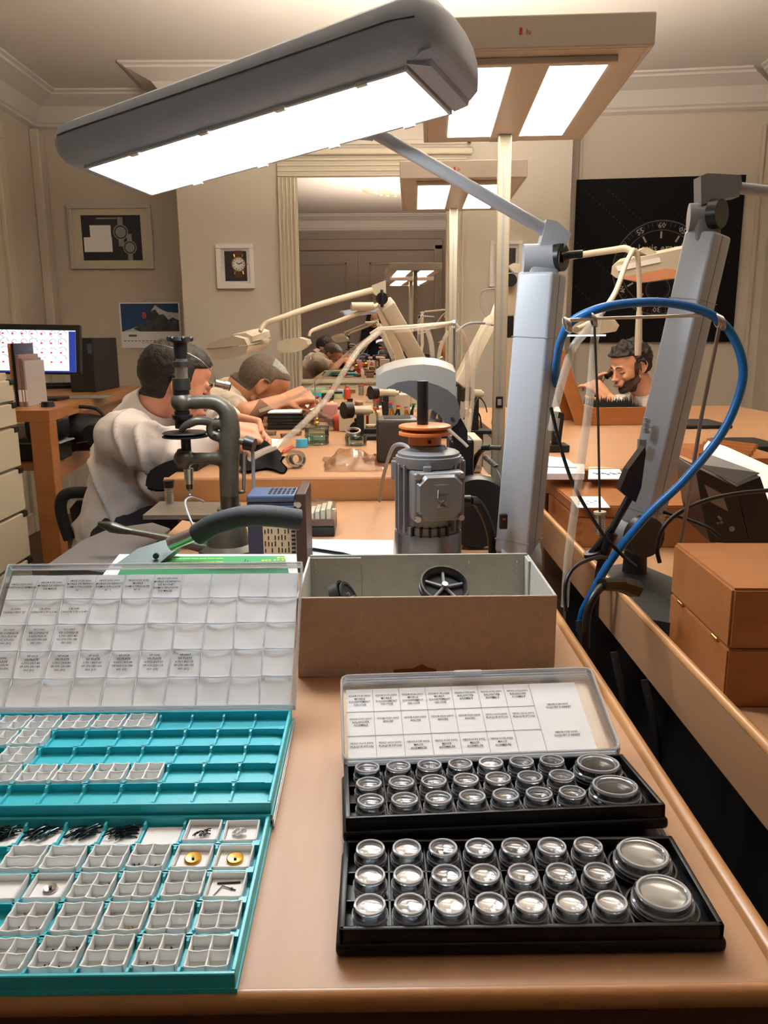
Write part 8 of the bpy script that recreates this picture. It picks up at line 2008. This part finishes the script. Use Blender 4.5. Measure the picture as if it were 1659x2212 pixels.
# ---------------- left watchmaker (white shirt, dark hair, loupe)
Mh = head_frame(P(381, 829, Y=2.32), (0.86, 0.34, -0.32), s=1.0)
J = dict(neck=P(322, 898, Y=2.34), sh_r=P(262, 945, Y=2.20), sh_l=P(335, 925, Y=2.52), chest=P(292, 1000, Y=2.36), pelvis=P(262, 1130, Y=2.34))
J.update(el_r=P(392, 985, Y=2.08), el_l=P(455, 930, Y=2.58), wr_r=P(482, 925, Y=2.14), wr_l=P(498, 903, Y=2.36))
pv_ = J['pelvis']
J.update(hip_r=pv_+V((0.03, -0.09, -0.02)), hip_l=pv_+V((0.03, 0.09, -0.02)), kn_r=pv_+V((0.42, -0.12, -0.02)), kn_l=pv_+V((0.42, 0.12, -0.02)), an_r=V((pv_.x+0.40, pv_.y-0.12, 0.09)), an_l=V((pv_.x+0.40, pv_.y+0.12, 0.09)), foot_dir=V((1, 0, 0)))
hnds = [dict(wrist=J['wr_r'], d=(0.85, 0.42, -0.22), palm_n=(-0.15, 0.5, -0.85), curl=0.85, side=-1, pinch=True), dict(wrist=J['wr_l'], d=(0.9, -0.2, -0.25), palm_n=(0.1, -0.6, -0.8), curl=0.9, side=1, pinch=True)]
m_skin1 = mat('fair_skin', (222, 158, 130), 0.55, bump=0.06, bscale=400, var=0.06, vscale=14)
t, body = person('seated man with short dark hair, white shirt and a loupe at his brow', Mh, 1.0, J, None, m_skin1, hnds, slim=True)
m_eyelid = mat('eyelid_skin', (196, 132, 108), 0.5)
def hair1(x, y, z):
    if x > 0.072 and z < 0.075: return False
    front = 0.062 - 0.010*abs(y)*10
    if z > 0.055+max(0, (x-0.02))*0.25: return True
    if x < 0.018 and z > 0.022: return True
    if x < -0.028 and z > -0.058+0.1*(x+0.09): return True
    if x < 0.026 and abs(y) > 0.05 and z > 0.012 and x > -0.03: return True
    return False
patch('hair', body.data, Mh, hair1, 0.0055, m_hair, t, 0.0025, 80)
eyes(t, Mh, m_eyelid); brows(t, Mh, m_hair)
b = B(); b.tube([Mh @ V(p) for p in ((0.099, -0.02, -0.062), (0.1015, 0, -0.0625), (0.099, 0.02, -0.062))], 0.0022, 6); O('lips', b, m_lip, t, 60)
# loupe on a thin head wire
b = B(); p0_ = Mh @ V((0.098, -0.028, 0.035)); p1_ = Mh @ V((0.140, -0.030, 0.038)); b.tube([p0_, p0_.lerp(p1_, 0.6), p0_.lerp(p1_, 0.61), p1_], [0.011, 0.011, 0.0135, 0.0135], 18, smooth=0); lo = O('loupe', b, m_steel, t, 40, 'silver and black loupe')
b = B(); b.lathe([(0.0105, -0.0012), (0.0138, -0.0012), (0.0138, 0.0012), (0.0105, 0.0012)], p1_, 20, (p1_-p0_).to_track_quat('Z', 'Y').to_matrix(), closed=True); O('loupe_rim', b, m_black, lo, 40)
b = B(); b.tube([Mh @ V(p) for p in ((0.098, -0.03, 0.036), (0.075, -0.065, 0.06), (0.02, -0.083, 0.085), (-0.05, -0.08, 0.09), (-0.10, -0.045, 0.085), (-0.118, 0, 0.08))], 0.0011, 6); O('head_wire', b, m_steel, lo, 60)
sh_ = (J['sh_r']+J['sh_l'])/2
caps = [(J['neck']-V((0.0, 0, 0.03)), sh_-V((0, 0, 0.03)), 0.070, 0.105), (sh_, J['chest'], 0.100, 0.118), (J['chest'], J['pelvis'], 0.120, 0.122), (J['pelvis'], J['pelvis']-V((0.03, 0, 0.06)), 0.122, 0.118)]+[(J['chest']+V((0, k_, 0)), J['pelvis']+V((0, k_, 0)), 0.10, 0.10) for k_ in (-0.07, 0.07)]
for k in ('r', 'l'): caps += [(sh_, J['sh_'+k], 0.088, 0.070), (J['sh_'+k], J['chest'], 0.078, 0.115), (J['sh_'+k], J['el_'+k], 0.072, 0.062), (J['el_'+k], J['el_'+k].lerp(J['wr_'+k], 0.9), 0.062, 0.040)]
garment('shirt', t, m_shirt, caps, amp=0.013, sc=9, seed=2.0)
def collar(t, J, m, r0, tilt, hgt=0.04, nm='collar'):
    ax = tilt.normalized(); R_ = ax.to_track_quat('Z', 'X').to_matrix()
    b = B(); b.lathe([(r0, 0), (r0+0.004, 0), (r0-0.002, hgt), (r0-0.006, hgt)], J, 28, R_, closed=True); b.lathe([(r0+0.018, -0.006), (r0+0.021, -0.006), (r0+0.000, hgt+0.002), (r0-0.003, hgt+0.002)], J, 28, R_, closed=True)
    return O(nm, b, m, t, 60)
nd = ((Mh @ V((-0.028, 0, -0.045)))-J['neck']).normalized()
collar(t, J['neck']+nd*0.012, m_shirt, 0.064, nd, 0.045)
for k in ('r', 'l'):
    a_, c_ = J['el_'+k].lerp(J['wr_'+k], 0.80), J['el_'+k].lerp(J['wr_'+k], 0.97)
    b = B(); b.tube([a_, c_, c_+(a_-c_)*0.01], [0.044, 0.041, 0.036], 22, smooth=0); O('cuff', b, m_shirt, t, 60)
mt = mat('dark_trousers', (40, 40, 48), 0.8)
caps = [(J['pelvis']-V((0, 0, 0.03)), J['hip_'+k], 0.108, 0.102) for k in 'rl']+[(J['hip_'+k], J['kn_'+k], 0.100, 0.072) for k in 'rl']+[(J['kn_'+k], J['an_'+k], 0.070, 0.052) for k in 'rl']
garment('trousers', t, mt, caps, 0.012, 3, 0.003, 10)
for k in 'rl':
    f_ = J['an_'+k]; b = B(); cap(b, V((f_.x-0.03, f_.y, 0.05)), V((f_.x+0.17, f_.y, 0.04)), 0.048, 0.038); O('shoe', b, m_black, t, 60)

# ---------------- second watchmaker (greying short hair, head bowed over his hands)
Mh = head_frame(P(565, 836, Y=3.18), (0.74, 0.18, -0.66), s=1.0)
J = dict(neck=P(520, 836, Y=3.2), sh_r=P(478, 882, Y=3.04), sh_l=P(520, 868, Y=3.40), chest=P(462, 930, Y=3.22), pelvis=P(430, 1060, Y=3.22))
J.update(el_r=P(530, 893, Y=2.96), el_l=P(610, 880, Y=3.50), wr_r=P(608, 866, Y=3.06), wr_l=P(626, 862, Y=3.26))
pv_ = J['pelvis']
J.update(hip_r=pv_+V((0.03, -0.09, -0.02)), hip_l=pv_+V((0.03, 0.09, -0.02)), kn_r=pv_+V((0.40, -0.12, -0.02)), kn_l=pv_+V((0.40, 0.12, -0.02)), an_r=V((pv_.x+0.38, pv_.y-0.12, 0.09)), an_l=V((pv_.x+0.38, pv_.y+0.12, 0.09)), foot_dir=V((1, 0, 0)))
hnds = [dict(wrist=J['wr_r'], d=(0.86, 0.35, 0.22), palm_n=(0.1, 0.75, -0.65), curl=0.75, side=-1, pinch=True), dict(wrist=J['wr_l'], d=(0.9, -0.3, 0.1), palm_n=(0.1, -0.7, -0.7), curl=0.75, side=1, pinch=True)]
t, body = person('seated man with greying short hair bowing low over his hands, bare forearms', Mh, 1.0, J, None, m_skin2, hnds)
patch('hair', body.data, Mh, lambda x, y, z: (z > 0.055+max(0, x-0.01)*0.55) or (x < 0.012 and z > 0.024) or (x < -0.03 and z > -0.045), 0.0028, m_hairg, t, 0.001, 80)
patch('crown_hair', body.data, Mh, lambda x, y, z: z > 0.085+max(0, x-0.02)*0.5 and x > -0.03, 0.0042, mat('grey_crown_hair', (142, 146, 138), 0.7, bump=0.8, bscale=300, var=0.25, vscale=100), t, 0.002, 90, 'grey-green tinted crown hair')
patch('stubble', body.data, Mh, lambda x, y, z: z < -0.040 and x > 0.0 and z > -0.13 and not (x > 0.088 and z > -0.05), 0.0012, mat('stubble', (128, 92, 74), 0.8, bump=0.8, bscale=500), t)
eyes(t, Mh, m_eyelid); brows(t, Mh, m_hairg)
sh_ = (J['sh_r']+J['sh_l'])/2
caps = [(J['neck']-V((0.03, 0, 0.04)), sh_-V((0, 0, 0.03)), 0.072, 0.105), (sh_, J['chest'], 0.112, 0.150), (J['chest'], J['pelvis'], 0.152, 0.155)]
for k in ('r', 'l'): caps += [(sh_, J['sh_'+k], 0.092, 0.072), (J['sh_'+k], J['chest'], 0.078, 0.115), (J['sh_'+k], J['sh_'+k].lerp(J['el_'+k], 0.55), 0.074, 0.064)]
garment('shirt', t, m_shirtg, caps, amp=0.006, sc=14, seed=5.0)
caps = [(J['pelvis']-V((0, 0, 0.05)), J['hip_'+k], 0.13, 0.105) for k in 'rl']+[(J['hip_'+k], J['kn_'+k], 0.100, 0.072) for k in 'rl']+[(J['kn_'+k], J['an_'+k], 0.070, 0.052) for k in 'rl']
garment('trousers', t, mt, caps, 0.012, 3, 0.003, 10)
for k in 'rl':
    f_ = J['an_'+k]; b = B(); cap(b, V((f_.x-0.03, f_.y, 0.05)), V((f_.x+0.17, f_.y, 0.04)), 0.048, 0.038); O('shoe', b, m_black, t, 60)

# ---------------- third watchmaker on the right (dark hair, beard, facing left)
Mh = head_frame(P(1360, 792, Y=3.95), (-0.86, -0.42, -0.30), s=1.0)
J = dict(neck=P(1392, 850, Y=4.02), sh_r=P(1410, 895, Y=4.22), sh_l=P(1368, 893, Y=3.84), chest=P(1418, 935, Y=4.08), pelvis=P(1440, 1020, Y=4.15))
J['sh_r'], J['sh_l'] = P(1340, 885, Y=4.20), P(1425, 900, Y=3.92)
J.update(el_r=P(1290, 905, Y=4.28), el_l=P(1380, 915, Y=3.72), wr_r=P(1296, 858, Y=4.05), wr_l=P(1318, 862, Y=3.80))
pv_ = J['pelvis']
J.update(hip_r=pv_+V((-0.03, 0.09, -0.02)), hip_l=pv_+V((-0.03, -0.09, -0.02)), kn_r=pv_+V((-0.3, 0.14, -0.02)), kn_l=pv_+V((-0.3, -0.1, -0.02)), an_r=V((pv_.x-0.28, pv_.y+0.14, 0.09)), an_l=V((pv_.x-0.28, pv_.y-0.1, 0.09)), foot_dir=V((-1, 0, 0)))
hnds = [dict(wrist=J['wr_r'], d=(-0.25, -0.35, 0.85), palm_n=(0.7, -0.6, 0.1), curl=0.6, side=-1, pinch=True), dict(wrist=J['wr_l'], d=(-0.7, 0.2, 0.65), palm_n=(-0.2, 0.6, -0.4), curl=0.7, side=1, pinch=True)]
t, body = person('seated bearded man with thick dark hair in white, behind the drill box', Mh, 1.0, J, None, m_skin, hnds)
patch('hair', body.data, Mh, lambda x, y, z: (z > 0.062+max(0, x)*0.1 and x < 0.09) or (x < 0.02 and z > 0.026) or (x < -0.03 and z > -0.045), 0.013, m_hair, t, 0.012, 55)
patch('beard', body.data, Mh, lambda x, y, z: z < -0.040-0.45*max(0, x-0.045) and x > 0.004 and z > -0.125 and not (x > 0.082 and z > -0.076 and abs(y) < 0.024), 0.0013, mat('beard_hair', (86, 60, 48), 0.7, bump=1.0, bscale=400), t, 0.0008, 120)
patch('sideburn', body.data, Mh, lambda x, y, z: abs(y) > 0.05 and 0.004 < x < 0.03 and -0.045 < z < 0.035, 0.002, _m['beard_hair'], t)
eyes(t, Mh, m_eyelid); brows(t, Mh, m_hair, 0.003)
b = B(); b.tube([Mh @ V(p) for p in ((0.099, -0.018, -0.062), (0.103, 0, -0.0625), (0.099, 0.018, -0.062))], 0.003, 6); O('lips', b, m_lip, t, 60)
sh_ = (J['sh_r']+J['sh_l'])/2
caps = [(J['neck']-V((0, 0, 0.04)), sh_-V((0, 0, 0.03)), 0.074, 0.105), (sh_, J['chest'], 0.115, 0.150), (J['chest'], J['pelvis'], 0.152, 0.155)]
for k in ('r', 'l'): caps += [(sh_, J['sh_'+k], 0.092, 0.074), (J['sh_'+k], J['chest'], 0.078, 0.115), (J['sh_'+k], J['el_'+k], 0.074, 0.062), (J['el_'+k], J['el_'+k].lerp(J['wr_'+k], 0.75), 0.060, 0.042)]
garment('coat', t, m_shirt, caps, amp=0.006, sc=14, seed=8.0)
nd = ((Mh @ V((-0.028, 0, -0.045)))-J['neck']).normalized(); collar(t, J['neck']-nd*0.015, m_shirt, 0.064, nd)
caps = [(J['pelvis']-V((0, 0, 0.05)), J['hip_'+k], 0.13, 0.105) for k in 'rl']+[(J['hip_'+k], J['kn_'+k], 0.100, 0.072) for k in 'rl']+[(J['kn_'+k], J['an_'+k], 0.070, 0.052) for k in 'rl']
garment('trousers', t, mt, caps, 0.012, 3, 0.003, 10)
# his loupe (held to the eye) and tweezers
p0_ = Mh @ V((0.086, -0.030, -0.002)); p1_ = Mh @ V((0.122, -0.032, -0.010))
b = B(); b.tube([p0_, p1_], [0.010, 0.0145], 16, smooth=0); O('loupe', b, m_black, t, 40, 'black loupe at the eye')
q = P(1298, 832, Y=4.0); r_ = P(1318, 797, Y=3.98)
b = B(); b.tube([q, r_], [0.0025, 0.0045], 8, smooth=0); S('tweezers', b, m_brass, 'brass tweezers in the hand of the bearded watchmaker', 'tweezers')
# stools for the two others
for (pv, lab) in ((P(430, 1060, Y=3.22), 'black stool under the grey-haired watchmaker'), (P(1440, 1020, Y=4.15), 'black stool under the bearded watchmaker')):
    t2 = T('work_stool', lab, 'stool', (pv.x, pv.y, 0)); zs2 = pv.z-0.165
    b = B(); b.lathe([(0.0001, zs2-0.05), (0.18, zs2-0.05), (0.19, zs2-0.02), (0.17, zs2), (0.0001, zs2)], (pv.x, pv.y, 0), 28); O('seat', b, m_black, t2, 40)
    b = B(); b.cyl((pv.x, pv.y, 0.05), (pv.x, pv.y, zs2-0.05), 0.03, n=14); O('column', b, m_steeld, t2, 40)
    b = B(); b.lathe([(0.0001, 0), (0.22, 0), (0.2, 0.03), (0.0001, 0.05)], (pv.x, pv.y, 0), 28); O('base', b, m_black, t2, 40)

# ---------------- the photographer, seen in the mirror
YP = -0.36
Mh = head_frame((-0.02, YP+0.06, 1.575), (0.0, 1.0, -0.25), s=0.95)
J = dict(neck=V((-0.01, YP-0.02, 1.46)), sh_r=V((0.19, YP-0.02, 1.40)), sh_l=V((-0.15, YP-0.02, 1.40)), chest=V((0.02, YP-0.03, 1.22)), pelvis=V((0.02, YP-0.06, 0.95)),
         el_r=V((0.24, YP+0.02, 1.12)), el_l=V((-0.20, YP+0.02, 1.12)), wr_r=V((0.10, -0.17, 1.30)), wr_l=V((-0.07, -0.17, 1.29)),
         hip_r=V((0.11, YP-0.06, 0.9)), hip_l=V((-0.07, YP-0.06, 0.9)), kn_r=V((0.11, YP-0.02, 0.5)), kn_l=V((-0.07, YP-0.02, 0.5)), an_r=V((0.11, YP-0.06, 0.09)), an_l=V((-0.07, YP-0.06, 0.09)), foot_dir=V((0, 1, 0)))
hnds = [dict(wrist=J['wr_r'], d=(-0.2, 0.75, 0.55), palm_n=(-0.9, 0.2, 0.1), curl=0.55, side=1), dict(wrist=J['wr_l'], d=(0.2, 0.75, 0.55), palm_n=(0.9, 0.2, 0.1), curl=0.55, side=-1)]
t, body = person('standing woman with long dark hair in black, holding up a phone', Mh, 0.95, J, None, m_skin, hnds, voxel=0.006)
b = B()
for k in (-1, 1):
    for j in range(3):
        b.tube([Mh @ V(p) for p in ((0.03-0.04*j, 0.05*k, 0.10), (0.03-0.045*j, 0.088*k, 0.03), (0.02-0.045*j, 0.098*k, -0.07), (0.0-0.04*j, 0.10*k, -0.2), (0.0-0.03*j, 0.09*k, -0.30))], [0.03, 0.03, 0.032, 0.03, 0.012], 10)
ell(b, Mh, (-0.024, 0, 0.042), (0.098, 0.088, 0.092)); ell(b, Mh, (-0.08, 0, -0.08), (0.05, 0.085, 0.16))
r = remesh(b, 0.007, 4); O('hair', r, m_hair, t, 180, recalc=False)
eyes(t, Mh, m_white); brows(t, Mh, m_hair)
b = B(); b.tube([Mh @ V(p) for p in ((0.099, -0.02, -0.062), (0.103, 0, -0.0625), (0.099, 0.02, -0.062))], 0.003, 6); O('lips', b, m_lip, t, 60)
sh_ = (J['sh_r']+J['sh_l'])/2
caps = [(J['neck']-V((0, 0, 0.05)), sh_, 0.07, 0.09), (sh_, J['chest'], 0.10, 0.135), (J['chest'], J['pelvis'], 0.135, 0.15)]
for k in ('r', 'l'): caps += [(sh_, J['sh_'+k], 0.08, 0.062), (J['sh_'+k], J['chest'], 0.066, 0.105), (J['sh_'+k], J['el_'+k], 0.062, 0.05), (J['el_'+k], J['el_'+k].lerp(J['wr_'+k], 0.9), 0.05, 0.036)]
mb_ = mat('black_knit', (20, 20, 24), 0.9)
garment('black_top', t, mb_, caps, 0.01, 4, 0.003, 12)
caps = [(J['pelvis'], J['hip_'+k], 0.145, 0.11) for k in 'rl']+[(J['hip_'+k], J['kn_'+k], 0.105, 0.07) for k in 'rl']+[(J['kn_'+k], J['an_'+k], 0.068, 0.05) for k in 'rl']
garment('trousers', t, mt, caps, 0.012, 3, 0.003, 10)
t = T('phone', 'dark phone held up by the woman in the mirror', 'phone', (0.015, -0.02, 1.28))
b = B(); b.box(-0.022, 0.052, -0.024, -0.015, 1.275, 1.362, 0.003, 2); O('body', b, m_black, t)
b = B(); b.box(-0.018, 0.048, -0.0245, -0.0241, 1.282, 1.356); O('display', b, m_greyd, t)
